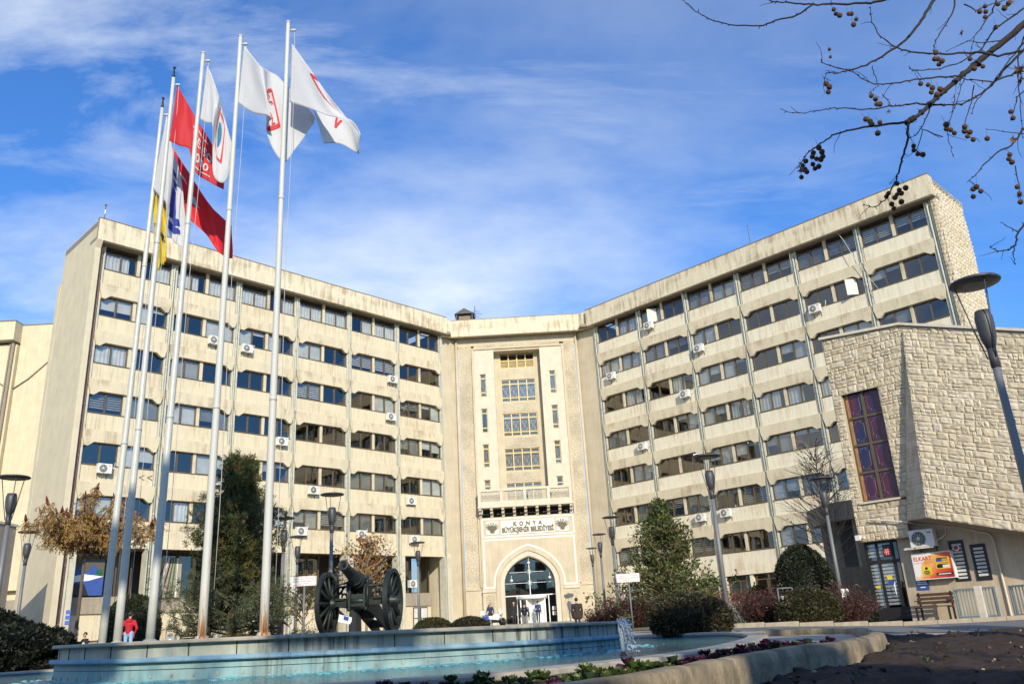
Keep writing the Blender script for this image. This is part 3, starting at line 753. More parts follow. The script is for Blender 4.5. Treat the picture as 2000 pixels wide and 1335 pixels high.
# stained glass
def stained(name):
    m_, nt, b = new_mat(name); L = nt.links
    v = coords(nt, (1.3, .0, .12)); f = nz(nt, v, 2.1, 2, .5)
    r = ramp(nt, [(.32, (.010, .008, .03)), (.43, (.014, .02, .07)), (.5, (.06, .012, .03)), (.6, (.12, .02, .045)), (.7, (.03, .008, .03))]); L.new(f, r.inputs[0])
    L.new(r.outputs[0], b.inputs['Base Color']); b.inputs['Roughness'].default_value = .25
stained('stained_glass'); plain('stain_gold', (.5, .25, .07), .4); plain('lead', (.30, .22, .28), .5)
m = MB(); t = .06; y0 = .16
um, cols = (W0+W1)/2, ((W0+t, (W0+W1)/2-.05), ((W0+W1)/2+.05, W1-t))
m.box(W0, W0+t, y0, y0+.1, WZ0+.03, WZ1); m.box(W1-t, W1, y0, y0+.1, WZ0+.03, WZ1); m.box(um-.05, um+.05, y0-.01, y0+.09, WZ0+.03, WZ1)
for i in range(5): z = WZ0+.06+(WZ1-WZ0-.09)*i/4; m.box(W0+t, W1-t, y0+.004, y0+.096, z-.045, z+.045)
fr = m.build('stained_window', 'bronze', ann); g = MB(); tr = MB()
for (a, c) in cols:
    for i in range(4):
        z0 = WZ0+.06+(WZ1-WZ0-.09)*i/4+.05; z1 = z0+(WZ1-WZ0)/4-.12
        g.quad((a, y0+.06, z0), (c, y0+.06, z0), (c, y0+.06, z1), (a, y0+.06, z1))
        A0, C0, B0, D0 = a+.1, c-.1, z0+.1, z1-.1; e = .1
        Pp = [(A0+e, B0), (C0-e, B0), (C0-e, B0+e), (C0, B0+e), (C0, D0-e), (C0-e, D0-e), (C0-e, D0), (A0+e, D0), (A0+e, D0-e), (A0, D0-e), (A0, B0+e), (A0+e, B0+e), (A0+e, B0)]
        tr.tube([(p, y0+.05, q) for p, q in Pp], .008, 4)
        tr.tube([(a+.05, y0+.05, z0+.05), (c-.05, y0+.05, z0+.05), (c-.05, y0+.05, z1-.05), (a+.05, y0+.05, z1-.05), (a+.05, y0+.05, z0+.05)], .006, 4)
        if a < um-.3: g.quad((a, y0+.055, z0), (a+.1, y0+.055, z0), (a+.1, y0+.055, z1), (a, y0+.055, z1), 1)
g.build('stained_pane', ['stained_glass', 'stain_gold'], fr); tr.build('tracery', 'lead', fr)
m = MB(); m.box(W0-.05, W1+.05, -.1, y0+.12, WZ0-.05, WZ0+.02); m.build('window_sill', 'coping_pale', ann)
# ground floor under the overhang
GV = .3; au = lambda x, y, v=GV: WA.uz(x, y, v)
m = MB(); dR = -.62
m.box(dR, UE, GV, GV+.3, -.3, 3.48); m.build('ground_wall', 'travertine', ann)
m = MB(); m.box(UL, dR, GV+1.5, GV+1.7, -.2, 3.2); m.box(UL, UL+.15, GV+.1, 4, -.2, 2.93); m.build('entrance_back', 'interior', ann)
# glazed entrance
dz0 = .12; m = MB(); D = [UL+.02, UL+.42, UL+.52, dR-.3, dR-.22, dR]
y0 = GV+.02
for a, c in ((D[0], D[0]+.06), (D[1], D[1]+.08), (D[3], D[3]+.09), (D[5]-.05, D[5])): m.box(a, c, y0, y0+.1, dz0, 2.93)
for z, h in ((dz0, .42), (2.12, .12), (2.85, .08)): m.box(D[0]+.06, D[5]-.05, y0+.004, y0+.09, z, z+h)
fr = m.build('entrance_frame', 'black', ann); g = MB(); s = MB()
for a, c in ((D[0]+.06, D[1]), (D[1]+.08, D[3]), (D[3]+.09, D[5]-.05)):
    for z0, z1 in ((.54, 2.12), (2.24, 2.85)):
        g.quad((a, y0+.05, z0), (c, y0+.05, z0), (c, y0+.05, z1), (a, y0+.05, z1))
        if a < D[3]:
            k = z1-.03
            while k > z0+.1: s.box(a+.01, c-.01, y0+.056, y0+.062, k-.085, k); k -= .125
g.build('glass', 'glass', fr); s.build('blind', 'white_metal', fr)
m = MB(); m.tube([(D[3]-.08, y0-.01, .95), (D[3]-.08, y0-.07, 1.0), (D[3]-.08, y0-.07, 1.35), (D[3]-.08, y0-.01, 1.4)], .018, 6); m.build('door_handle', 'white_metal', fr)
plain('yellow', (.72, .52, .03), .5); plain('sign_blue', (.035, .08, .30), .5); plain('sign_red', (.62, .035, .03), .5); plain('orange', (.75, .26, .05), .5); plain('paper', (.75, .75, .72), .7)
for a, c, z0, z1, mt_ in ((D[3]-.33, D[3]-.13, 1.52, 1.67, 'yellow'), (D[3]-.31, D[3]-.12, 1.34, 1.515, 'sign_blue'), (D[0]+.15, D[0]+.33, 1.24, 1.34, 'yellow')): m = MB(); m.box(a, c, y0-.006, y0, z0, z1); m.build('notice', mt_, fr)
m = MB(); m.box(-1.2, -.88, y0-.03, y0, 2.35, 2.78, 0); m.box(-1.16, -.92, y0-.036, y0-.03, 2.4, 2.62, 1)
for i in (1, 2): m.box(-1.16+.08*i-.006, -1.16+.08*i+.006, y0-.04, y0-.036, 2.4, 2.62, 2)
m.box(-1.16, -.92, y0-.04, y0-.036, 2.505, 2.517, 2); m.build('display_box', ['black', 'sign_red', 'paper'], ann)
# two narrow windows with slatted blinds
for (x0, y0_, x1, y1_) in ((1851, 1056, 1893, 1133), (1893, 1063, 1938, 1131)):
    a, z1 = au(x0, y0_); c, z0 = au(x1, y1_); c = a+.5; y = GV-.03
    m = MB(); w = .08
    m.box(a, a+w, y, GV+.05, z0, z1); m.box(c-w, c, y, GV+.05, z0, z1); m.box(a+w, c-w, y, GV+.05, z0, z0+w); m.box(a+w, c-w, y, GV+.05, z1-w, z1)
    f = m.build('window', 'black', ann); s = MB(); k = z1-.12
    s.box(a+w, c-w, GV-.006, GV-.002, z0+w, z1-w, 1)
    while k > z0+.12: s.box(a+w+.01, c-w-.01, GV-.014, GV-.007, k-.075, k); k -= .125
    s.build('blind', ['blind', 'black'], f)
m = MB(); a, z = au(1867, 1069, GV-.1); m.lathe([(.0, 0), (.11, 0), (.11, .04), (.08, .05), (0, .05)], (a, GV-.06, z), 14, 0, True, Matrix.Rotation(PI/2, 4, 'X')); m.lathe([(.0, .051), (.075, .052), (0, .056)], (a, GV-.06, z), 12, 1, True, Matrix.Rotation(PI/2, 4, 'X')); m.build('wall_fan', ['white_metal', 'sign_red'], ann)
m = MB(); p = [au(1699, 1014, -.12), au(1772, 1019, -.12)]; q = [au(1790, 1022), au(1870, 1029), au(1932, 1041), au(1937, 1050), au(1951, 1138)]
m.tube([(p[0][0], -.14, p[0][1]), (p[1][0], -.14, p[1][1]), (q[0][0], GV-.05, q[0][1]), (q[1][0], GV-.05, q[1][1]), (q[2][0], GV-.05, q[2][1]), (q[3][0]+.05, GV-.05, q[3][1]), (q[3][0]+.05, GV-.05, 0)], .035, 8, 0, False)
m.build('drain_pipe', 'coping_pale', ann)
m = MB(); a, z = au(1683, 1052, -.1); m.box(a-.16, a+.02, -.3, -.1, z-.05, z+.14); m.tube([(a+.05, -.1, z+.05), (a+.18, -.25, z+.02)], .05, 8, 0); m.build('flood_lamp', 'ac_white', ann)
m = MB(); a, z = au(1776, 1072); m.add([(a, GV, z+.12), (a+1.02, GV, z+.12), (a+1.02, GV-.5, z), (a, GV-.5, z), (a, GV, z+.06), (a+1.02, GV, z+.06), (a+1.02, GV-.5, z-.05), (a, GV-.5, z-.05)], [(0, 1, 2, 3), (7, 6, 5, 4), (3, 2, 6, 7), (0, 3, 7, 4), (1, 5, 6, 2)]); m.build('shelf', 'coping_pale', ann)
# sign board (stands off the wall on its own frame)
def wall_board(name, u0, u1, z0, z1, v, label, cat, frame='white_metal'):
    o = empty(name, WA.w((u0+u1)/2, v, z0), AR, label, cat); return o
(a, z1), (c, z0) = au(1780, 1083, .0), au(1865, 1125, .0); w, h = (c-a)/2, (z1-z0)
bd = wall_board('sign_board', a, c, z0, z1, .12, 'orange and white card-office sign board under the air conditioner shelf', 'sign')
m = MB(); m.box(-w-.03, w+.03, -.09, .15, -.03, h+.03); m.build('frame', 'white_metal', bd)
m = MB(); m.quad((-w, -.094, 0), (w, -.094, 0), (w, -.094, h), (-w, -.094, h)); 
mm, nt, b = new_mat('board_print'); Lk = nt.links
tc = coords(nt, (1, 1, 1)); sx = _n(nt, 'ShaderNodeSeparateXYZ'); Lk.new(tc, sx.inputs[0])
f = nz(nt, tc, 1.5, 2); ma = _n(nt, 'ShaderNodeMath', operation='MULTIPLY_ADD'); ma.inputs[1].default_value = .55; Lk.new(sx.outputs[0], ma.inputs[0]); Lk.new(f, ma.inputs[2])
mb2 = _n(nt, 'ShaderNodeMath', operation='MULTIPLY_ADD'); mb2.inputs[1].default_value = -.5; Lk.new(sx.outputs[2], mb2.inputs[0]); Lk.new(ma.outputs[0], mb2.inputs[2])
r = ramp(nt, [(.0, (.80, .76, .68)), (.12, (.80, .42, .12)), (.42, (.75, .12, .03)), (.8, (.40, .015, .01))]); Lk.new(mb2.outputs[0], r.inputs[0]); Lk.new(r.outputs[0], b.inputs['Base Color']); b.inputs['Roughness'].default_value = .3
pr = m.build('print', 'board_print', bd)
m = MB(); sg = lambda cx, cz: (lambda x, y, z: (cx+x, -.1, cz+y))
add_text(m, 'ELKART', .3, sg(-w*.48, h*.8), 0, width=w*.95, height=h*.17, bold=.004)
add_text(m, 'ŞUBE MÜDÜRLÜĞÜ', .12, sg(-w*.46, h*.64), 0, width=w*.95, height=h*.06)
m.box(-w*.62, -w*.12, -.099, -.0945, h*.16, h*.5, 1); m.lathe([(.03, 0), (.05, 0)], (-w*.37, -.1, h*.41), 10, 2, False, Matrix.Rotation(PI/2, 4, 'X'))
for k, (q, e) in enumerate(((.3, .3), (.24, .4), (.19, .25))): m.box(-w*(.37+e*.45), -w*(.37-e*.45), -.1, -.0995, h*(q-.018), h*(q+.018), 2)
for k in range(2):
    z = h*(.62-.25*k); m.box(w*.15, w*.88, -.099, -.0945, z-h*.02, z+h*.2, 1)
    m.box(w*.2, w*.5, -.1, -.0995, z+h*.01, z+h*.13, 3 if k == 0 else 2); m.box(w*.5, w*.83, -.1, -.0995, z+h*.02, z+h*.14, 4 if k == 0 else 5); m.box(w*.25, w*.8, -.101, -.1005, z+h*.13, z+h*.17, 2)
m.box(w*.1, w*.95, -.1, -.0945, h*.1, h*.2, 2); m.box(w*.2, w*.85, -.101, -.1005, h*.13, h*.165, 5)
m.build('lettering', ['sign_red', 'yellow', 'black', 'sign_blue', 'stain_gold', 'paper'], pr)
(a, z1), (c, z0) = au(1789, 1136), au(1817, 1150)
nb = wall_board('notice_sign', a, c, z0, z1, GV, 'small blue and white notice sign under the orange sign board', 'sign'); w, h = .21, .36
m = MB(); m.box(-w, w, -.03, 0, 0, h); m.build('panel', 'sign_blue', nb); m = MB()
for k, (q, e) in enumerate(((.9, .9), (.72, .75), (.54, .85), (.24, .4))): m.box(-w*e, w*e, -.034, -.03, h*(q-.05), h*(q+.045))
m.build('lettering', 'paper', nb)

# ------------------------------------------------------------------ other buildings round the square
nb = empty('plastered_block', (-38.5, 62, 0), 0, 'tall windowless plastered block at the left edge beyond the arcaded wing', 'building')
z_ = ground(-38, 62)-.3
m = MB(); m.box(-1, 10, 0, 8, 5.2, 25.9); m.box(-.1, 10, .6, 8, z_, 5.2); m.build('wall', 'stucco', nb)
m = MB(); m.box(-14, -1.02, -.35, 8, 8.5, 24.2); m.build('wall', 'stucco', nb)
m = MB(); m.box(-14, -1.005, -1.0, 8, 24.4, 25.95); m.box(-14, -1.0, -1.05, 8, 25.95, 26.02, 1); m.box(-1, 10, -.04, 8, 25.9, 25.97, 1); m.build('fascia', ['stucco', 'flashing'], nb)
m = MB(); m.tube([(-1.25, -.5, 24.3), (-1.3, -.45, 8)], .12, 8); m.tube([(-1.5, -.45, 24.3), (-1.6, -.42, 9)], .06, 6)
for a in ((-1.4, -.1, 20.3, 1.6, -.06, 22.8), (1.6, -.06, 22.8, 1.7, -.06, 25.8), (-3.4, -.4, 22.4, -1.4, -.4, 20.6), (-3.4, -.4, 22.4, -3.2, -.5, 24.4)):
    m.tube([Vector(a[:3]), (Vector(a[:3])+Vector(a[3:]))/2+Vector((0, 0, -.2)), Vector(a[3:])], .045, 5)
m.build('cable', 'soffit', nb)
m = MB(); m.box(-3, 10, -2.0, -1.8, 2.6, 4.2, 0); m.box(-3, 10, -2.0, .5, 4.2, 4.4, 0); m.box(5.5, 7.0, -1.6, .3, z_, 2.6, 1); m.box(1, 2.4, -1.5, .3, z_, 2.6, 1); m.box(7.4, 8.1, -1.9, .3, z_, 5.2, 1); m.build('porch', ['soffit_band', 'panel'], nb)
m = MB(); m.box(-20, 11, .7, 1, z_, 6); m.build('recess', 'interior', nb)
# low concrete block at the far left
lb = empty('concrete_block', (-26.5, 38, 0), 0, 'low grey concrete block at the left edge behind the nearest lamp', 'building')
p = at(36, 990, 38); q = at(38, 990, 44).x+26.5
m = MB(); m.box(-8, q, 0, 6, -.3, p.z); m.build('wall', 'soffit_band', lb); m = MB(); m.box(-8, q+.06, -.06, 6.06, p.z, p.z+.12); m.build('coping', 'coping_pale', lb)
# balcony link between right wing and annex
lk = empty('balcony_link', (0, 0, 0), 0, 'shaded low link with a curved concrete balcony between right wing and stone annex', 'building')
p = at(1628, 1010, 40); P = []; m = MB(); n = 10
for i in range(n+1):
    a = PI*.5+PI*.55*i/n; P.append((p.x+2.4+2.6*math.cos(a)*1.0, 40.3-2.6*math.sin(a)*.9+1.2))
P = [(p.x+.1+.35*i, 41.2-1.9*math.sin(PI/2*min(1, i/6))) for i in range(10)]
zt = at(1650, 968, 38.6).z; zb = at(1650, 1006, 38.6).z
m.prism(P+[(P[-1][0]+2, P[-1][1]), (P[-1][0]+2, 44), (P[0][0], 44)], zb, zt, lambda a, b, c: (a, b, c)); m.build('balcony', 'soffit_band', lk, True)
m = MB(); x0, x1 = P[0][0]+.6, P[-1][0]+2; m.box(x0, x1, 41.5, 44, .2, zb); m.build('wall', 'interior_wall', lk)
m = MB(); m.box(x0+.3, x0+.55, 40.2, 40.5, .2, zb); m.box(x0+1.4, x0+1.65, 40.4, 40.7, .2, zb); m.build('column', 'soffit_band', lk)
m = MB(); p = at(1618, 1110, 37); m.box(p.x, p.x+2.6, 36.6, 37.2, -.1, p.z); m.build('parapet', 'soffit_band', lk)
# building across the street, behind the viewer: it shades the fountain and shows in the windows
op = empty('street_building', (4, -12, 0), 0, 'plain office building across the street behind the viewpoint, reflected in the windows', 'building')
m = MB(); OH = 7.6; m.box(-60, 70, -14, 0, -1, OH); m.build('wall', 'soffit_band', op)
m = MB()
for r in range(5):
    for i in range(32): m.box(-58+i*4, -56+i*4, 0, .03, 1.2+r*3.1, 3+r*3.1)
m.kind = 1; o = m.build('window', 'interior', op); o['kind'] = 'stuff'

# bare street trees behind the viewer: their twigs dapple the fountain and the flower bed
def bare_tree(x, y, H, lab, seed):
    r = random.Random(seed); e = empty('street_tree', (x, y, -.3), 0, lab, 'tree'); m = MB(); k = MB()
    m.tube([(0, 0, 0), (.05, .02, H*.2), (0, .1, H*.38)], [.17, .14, .12], 10)
    def grow(p, d, L_, rad, lev):
        P = [p.copy()]
        for i in range(4):
            d = (d+Vector((r.uniform(-1, 1), r.uniform(-1, 1), r.uniform(-.6, 1)))*.22).normalized(); P.append(P[-1]+d*L_/4)
        (k if lev else m).tube(P, [rad*(1-.14*i) for i in range(5)], 6 if lev < 2 else 4)
        if lev < 4:
            for i in range(3 if lev < 3 else 4):
                b = P[r.choice((2, 3, 4, 4))]; n = (d*.8+Vector((r.uniform(-1, 1), r.uniform(-1, 1), r.uniform(-.3, .9)))).normalized(); grow(b, n, L_*r.uniform(.5, .78), rad*.58, lev+1)
    for i in range(5): a = i*1.26+r.random(); grow(Vector((0, .1, H*.36)), Vector((math.cos(a), math.sin(a), 1.1)), H*.27, .07, 0)
    m.build('trunk', 'soffit', e); k.build('crown', 'soffit', e)
bare_tree(-9.5, -3.5, 9.5, 'bare street tree behind the viewpoint, left one of the row', 3)
bare_tree(-1.5, -5.5, 10, 'bare street tree behind the viewpoint, middle one of the row', 5)
bare_tree(5.5, -3.0, 9.5, 'bare street tree behind the viewpoint, right one of the row', 8)
# ------------------------------------------------------------------ ground
def ground_mat():
    m, nt, b = new_mat('paving'); L = nt.links
    v = coords(nt, (1, 1, 1))
    br = _n(nt, 'ShaderNodeTexBrick'); br.inputs['Scale'].default_value = 1; br.inputs['Brick Width'].default_value = .5; br.inputs['Row Height'].default_value = .5; br.inputs['Mortar Size'].default_value = .012; br.offset = 0
    br.inputs['Color1'].default_value = (.40, .36, .30, 1); br.inputs['Color2'].default_value = (.34, .31, .26, 1); br.inputs['Mortar'].default_value = (.20, .18, .15, 1)
    L.new(v, br.inputs['Vector']); g = nz(nt, v, .7, 6); r = ramp(nt, [(.3, .78), (.7, 1.05)]); L.new(g, r.inputs[0])
    L.new(mixc(nt, 1, br.outputs[0], r.outputs[0], 'MULTIPLY'), b.inputs['Base Color']); b.inputs['Roughness'].default_value = .85
ground_mat()
plain('asphalt', (.16, .155, .15), .9, var=.2, scale=20, bump=.4)
plain('lawn_dry', (.17, .13, .05), .95, var=.45, scale=9, bump=.6)
plain('soil', (.036, .019, .010), 1, var=.5, scale=8, bump=1)
def sheet(name, mat, xs, ys, zf, kind='structure'):
    m = MB(); vs = [(x, y, zf(x, y)) for y in ys for x in xs]; n = len(xs)
    m.add(vs, [(j*n+i, j*n+i+1, (j+1)*n+i+1, (j+1)*n+i) for j in range(len(ys)-1) for i in range(n-1)], 0, True)
    return struct(m.build(name, mat), kind)
lin = lambda a, b, n: [a+(b-a)*i/n for i in range(n+1)]
sheet('ground', 'paving', [-900, -300, -120]+lin(-60, 60, 60)+[120, 300, 900], [-300, -80]+lin(-40, 100, 70)+[140, 300, 900], ground)
sheet('road', 'asphalt', lin(5.5, 60, 30), lin(20.2, 25.5, 8), lambda x, y: ground(x, y)+.012)
sheet('lawn', 'lawn_dry', lin(-26, -7.5, 30), lin(22.5, 37, 20), lambda x, y: ground(x, y)+.02)
sheet('lawn', 'lawn_dry', lin(2.6, 10, 16), lin(31.5, 45, 16), lambda x, y: ground(x, y)+.02)
# kerbs at the right edge of the road
k0 = onz(1935, 1213, .05)
m = MB(); y = 27.2
ky = lambda x: 26.2+(.0)*x
for i in range(10):
    x0 = 15.4+i*.9; z = ground(x0, 26.4); m.box(x0, x0+.89, 26.3, 26.5, z-.2, z+.16, 0 if i % 2 == 0 else 1)
tag(m.build('kerb', ['yellow', 'paper']), 'yellow and white striped kerb beside the green railing panels', 'kerb')
m = MB(); 
for i in range(9):
    x0 = 5.9+i*1.0; z = ground(x0+.5, 26.0); m.box(x0, x0+.985, 25.55, 25.75, z-.2, z+.13)
tag(m.build('kerb', 'soffit_band'), 'pale stone kerb along the road before the glass door', 'kerb')

# ------------------------------------------------------------------ fountain
def stained_blue(name, top, low, dirt):
    m, nt, b = new_mat(name); L = nt.links
    g = nz(nt, coords(nt, (1.3, 1.3, .5)), 1.1, 5, .6); r = ramp(nt, [(.35, top), (.65, low)]); L.new(g, r.inputs[0])
    h = nz(nt, coords(nt, (7, 7, .5)), 1.6, 6, .65); rh = ramp(nt, [(.46, 0), (.68, dirt)]); L.new(h, rh.inputs[0])
    w = nz(nt, coords(nt, (.35, .35, .35)), 1.0, 3); rw = ramp(nt, [(.42, .1), (.6, 1)]); L.new(w, rw.inputs[0])
    fac = _n(nt, 'ShaderNodeMath', operation='MULTIPLY'); L.new(rh.outputs[0], fac.inputs[0]); L.new(rw.outputs[0], fac.inputs[1])
    out = mixc(nt, fac.outputs[0], r.outputs[0], (.035, .04, .035))
    L.new(out, b.inputs['Base Color']); b.inputs['Roughness'].default_value = .7
    bp = _n(nt, 'ShaderNodeBump'); bp.inputs['Strength'].default_value = .3; bp.inputs['Distance'].default_value = .01; L.new(nz(nt, coords(nt, (1, 1, 1)), 25, 6), bp.inputs['Height']); L.new(bp.outputs[0], b.inputs['Normal'])
stained_blue('basin_upper', (.50, .50, .41), (.28, .33, .30), 1.0)
stained_blue('basin_lower', (.20, .40, .44), (.32, .45, .44), .8)
stained_blue('basin_ledge', (.16, .32, .48), (.26, .42, .50), .5)
stained_blue('rim_stone', (.42, .38, .30), (.34, .31, .26), .5)
plain('front_stone', (.40, .30, .17), .85, var=.2, scale=2, bump=.4, streak=.35)
plain('pool_tile', (.03, .16, .28), .4)
FC, FA, FB = Vector((-3.15, 15.9)), 4.85, 4.7           # drum centre and half axes
rimz = lambda x: .59-.012*(x+3.3)
fo = empty('fountain', (FC.x, FC.y, -.3), 0, 'round stone fountain with a dirty blue stained drum and a low outer pool', 'fountain')
OFF = Vector((-FC.x, -FC.y, .3))
def ring(mb, prof, N=96, m=0, top=None, gap=0):
    """prof: (offset from the drum line, z, z-follows-rim?)"""
    vs = []
    for i in range(N):
        a = 2*PI*i/N
        for off, z in prof:
            x, y = FC.x+(FA+off)*math.cos(a), FC.y+(FB+off)*math.sin(a)
            vs.append(Vector((x, y, z+(rimz(x)-.58 if z > .15 else 0)))+OFF)
    k = len(prof); mb.add(vs, [(i*k+j, ((i+1) % N)*k+j, ((i+1) % N)*k+j+1, i*k+j+1) for i in range(N) for j in range(k-1)], m, False)
m = MB(); ring(m, [(0, -.3), (0, .335)]); m.build('drum_lower_wall', 'basin_lower', fo)
m = MB(); ring(m, [(0, .33), (.07, .33), (.08, .345), (.08, .375), (.06, .39), (-.05, .39)]); m.build('drum_ledge', 'basin_ledge', fo)
m = MB(); ring(m, [(-.04, .37), (-.04, .55)]); 
m.build('drum_upper_wall', 'basin_upper', fo)
m = MB(); N = 96                                       # joints between the facing slabs
for i in range(44):
    a = 2*PI*i/44+.02*rnd.random(); x, y = FC.x+(FA-.036)*math.cos(a), FC.y+(FB-.036)*math.sin(a); z = rimz(x)
    m.box(-.006, .006, -.004, .004, .39-.0+(z-.58), .548+(z-.58), 0, Matrix.Translation((x+OFF.x, y+OFF.y, OFF.z)) @ Matrix.Rotation(a+PI/2, 4, 'Z'))
ring(m, [(.003, .235), (.003, .243)]); m.build('joints', 'black', fo)
m = MB(); ring(m, [(-.4, .55), (.05, .55), (.06, .56), (.06, .585), (.045, .6), (-.4, .6)]); m.build('drum_coping', 'rim_stone', fo)
m = MB(); ring(m, [(-.41, .58), (-2.5, .57), (-4.6, .57)]); m.build('drum_platform', 'paving', fo)
for i in range(90):                                    # water outlets just above the surface
    m = MB(); a = 2*PI*i/90; x, y = FC.x+(FA+.004)*math.cos(a), FC.y+(FB+.004)*math.sin(a)
    m.box(-.018, .018, -.006, .006, .17, .21, 0, Matrix.Translation((x+OFF.x, y+OFF.y, OFF.z)) @ Matrix.Rotation(a+PI/2, 4, 'Z'))
    m.build('outlet', 'basin_upper', fo)
PP = [(-.7, 6.6), (.23, 7.25), (1.18, 8.36), (2.2, 10.3), (3.4, 13.7), (4.1, 17), (4.2, 20), (3.0, 22), (-1, 22.4), (-6, 22.4), (-11, 21.6), (-14, 18.6), (-15, 14.5), (-12.5, 9.5), (-8, 6.8), (-4, 6.2)]
def closed(P, k=8):
    out = []; n = len(P)
    for i in range(n):
        p0, p1, p2, p3 = (Vector(P[(i+j-1) % n]) for j in range(4))
        for q in range(k):
            t = q/k; out.append(.5*((2*p1)+(p2-p0)*t+(2*p0-5*p1+4*p2-p3)*t*t+(3*p1-p0-3*p2+p3)*t*t*t))
    return out
POOL = closed(PP)
def offs(P, d):
    n = len(P); r = []
    for i in range(n):
        t = (P[(i+1) % n]-P[i-1]).normalized(); r.append(P[i]+Vector((t.y, -t.x))*d)
    return r
WZ = .13
def loop(mb, prof, m=0, base=POOL, off=OFF):
    k = len(prof); n = len(base); rows = [offs(base, o) for o, z in prof]
    vs = [Vector((rows[j][i].x, rows[j][i].y, prof[j][1]))+off for i in range(n) for j in range(k)]
    mb.add(vs, [(i*k+j, ((i+1) % n)*k+j, ((i+1) % n)*k+j+1, i*k+j+1) for i in range(n) for j in range(k-1)], m)
m = MB(); loop(m, [(-.02, .16), (.29, .16), (.30, .17), (.30, .20), (.28, .215), (.0, .215), (-.02, .2), (-.02, .16)]); m.build('pool_coping', 'rim_stone', fo)
m = MB(); loop(m, [(.25, -.4), (.25, .16)]); m.build('pool_wall', 'front_stone', fo)
m = MB(); loop(m, [(.0, .16), (.0, -.2)]); m.build('pool_lining', 'pool_tile', fo)
mt, nt, b = new_mat('water'); L = nt.links
v = coords(nt, (1, 1, 1)); g = nz(nt, v, .35, 3); r = ramp(nt, [(.35, (.001, .075, .10)), (.65, (.002, .15, .175))]); L.new(g, r.inputs[0]); L.new(r.outputs[0], b.inputs['Base Color'])
b.inputs['Roughness'].default_value = .06; b.inputs['IOR'].default_value = 1.33; b.inputs['Specular IOR Level'].default_value = .38
w1 = nz(nt, coords(nt, (2.2, 3.2, 1)), 2.6, 4, .6, .5); w2 = nz(nt, v, 9, 3)
ad = _n(nt, 'ShaderNodeMath', operation='MULTIPLY_ADD'); ad.inputs[1].default_value = .35; L.new(w2, ad.inputs[0]); L.new(w1, ad.inputs[2])
bp = _n(nt, 'ShaderNodeBump'); bp.inputs['Strength'].default_value = .8; bp.inputs['Distance'].default_value = .06; L.new(ad.outputs[0], bp.inputs['Height']); L.new(bp.outputs[0], b.inputs['Normal'])
m = MB(); Q = offs(POOL, .05); n = len(Q); cx = sum(p.x for p in Q)/n; cy = sum(p.y for p in Q)/n
inner = [Vector((FC.x+(FA-.1)*math.cos(2*PI*i/n), FC.y+(FB-.1)*math.sin(2*PI*i/n))) for i in range(n)]
# order the inner ring to follow the outer one by angle
import bisect
def ang(p): return math.atan2(p.y-FC.y, p.x-FC.x)
rows = []
for k in range(14):
    t = k/13; row = []
    for p in Q:
        a = ang(p); q = Vector((FC.x+(FA-.1)*math.cos(a), FC.y+(FB-.1)*math.sin(a))); r_ = p.lerp(q, t)
        row.append((r_.x, r_.y, WZ))
    rows.append(row)
m.add([p for r_ in rows for p in r_], [(k*n+i, k*n+(i+1) % n, (k+1)*n+(i+1) % n, (k+1)*n+i) for k in range(13) for i in range(n)], 0, True)
struct(m.build('water', 'water'))
# ripples of falling water along the drum
plain('foam', (.16, .42, .46), .2)
m = MB()
for i in range(380):
    a = -PI+PI*rnd.random()-.25+rnd.random()*.5; d = .02+abs(rnd.gauss(0, .28)); x, y = FC.x+(FA+d)*math.cos(a), FC.y+(FB+d)*math.sin(a)
    r = rnd.uniform(.015, .05); m.lathe([(r*1.6, 0), (r, r*.25), (0, r*.4)], (x, y, WZ-.002), 6)
struct(m.build('foam', 'foam'), 'stuff')
# jet
gl, nt, b = new_mat('jet_water'); b.inputs['Base Color'].default_value = (.80, .86, .92, 1); b.inputs['Roughness'].default_value = .12; b.inputs['Transmission Weight'].default_value = .35; b.inputs['IOR'].default_value = 1.33
J = onz(1218, 1279, WZ); j0 = Vector((J.x, J.y, WZ)); JH = at(1219, 1210, J.y).z-WZ
m = MB()
m.tube([j0, j0+Vector((0, 0, JH*.5)), j0+Vector((.005, 0, JH*.9))], [.022, .035, .03], 8)
for i in range(46):                                    # rising strands that fall back as drops
    a = rnd.random()*2*PI; sp = rnd.uniform(.008, .05); h = JH*rnd.uniform(.72, 1.03); P = []; T = rnd.uniform(1.25, 1.85)
    for k in range(9):
        t = k/8*T; P.append(j0+Vector((math.cos(a)*sp*t*1.2+.02*t*t, math.sin(a)*sp*t, max(.0, h*(2*t-t*t)*1.0))))
    m.tube(P, [.007+.006*rnd.random() for _ in P], 5)
for i in range(420):
    a = rnd.random()*2*PI; t = rnd.uniform(.55, 1.95); sp = rnd.uniform(.01, .075); h = JH*rnd.uniform(.7, 1.05)
    p = j0+Vector((math.cos(a)*sp*t+.03*t*t, math.sin(a)*sp*t, max(.01, h*(2*t-t*t)))); m.ball(p, rnd.uniform(.004, .013), 0, 5, 4)
tag(m.build('fountain_jet', 'jet_water'), 'white jet of water splashing up at the right end of the fountain drum', 'fountain jet')
m = MB(); m.lathe([(.05, -.1), (.05, .0), (.025, .03), (.025, .05)], j0, 8); m.build('nozzle', 'black', fo).location = Vector((-FC.x, -FC.y, .3))
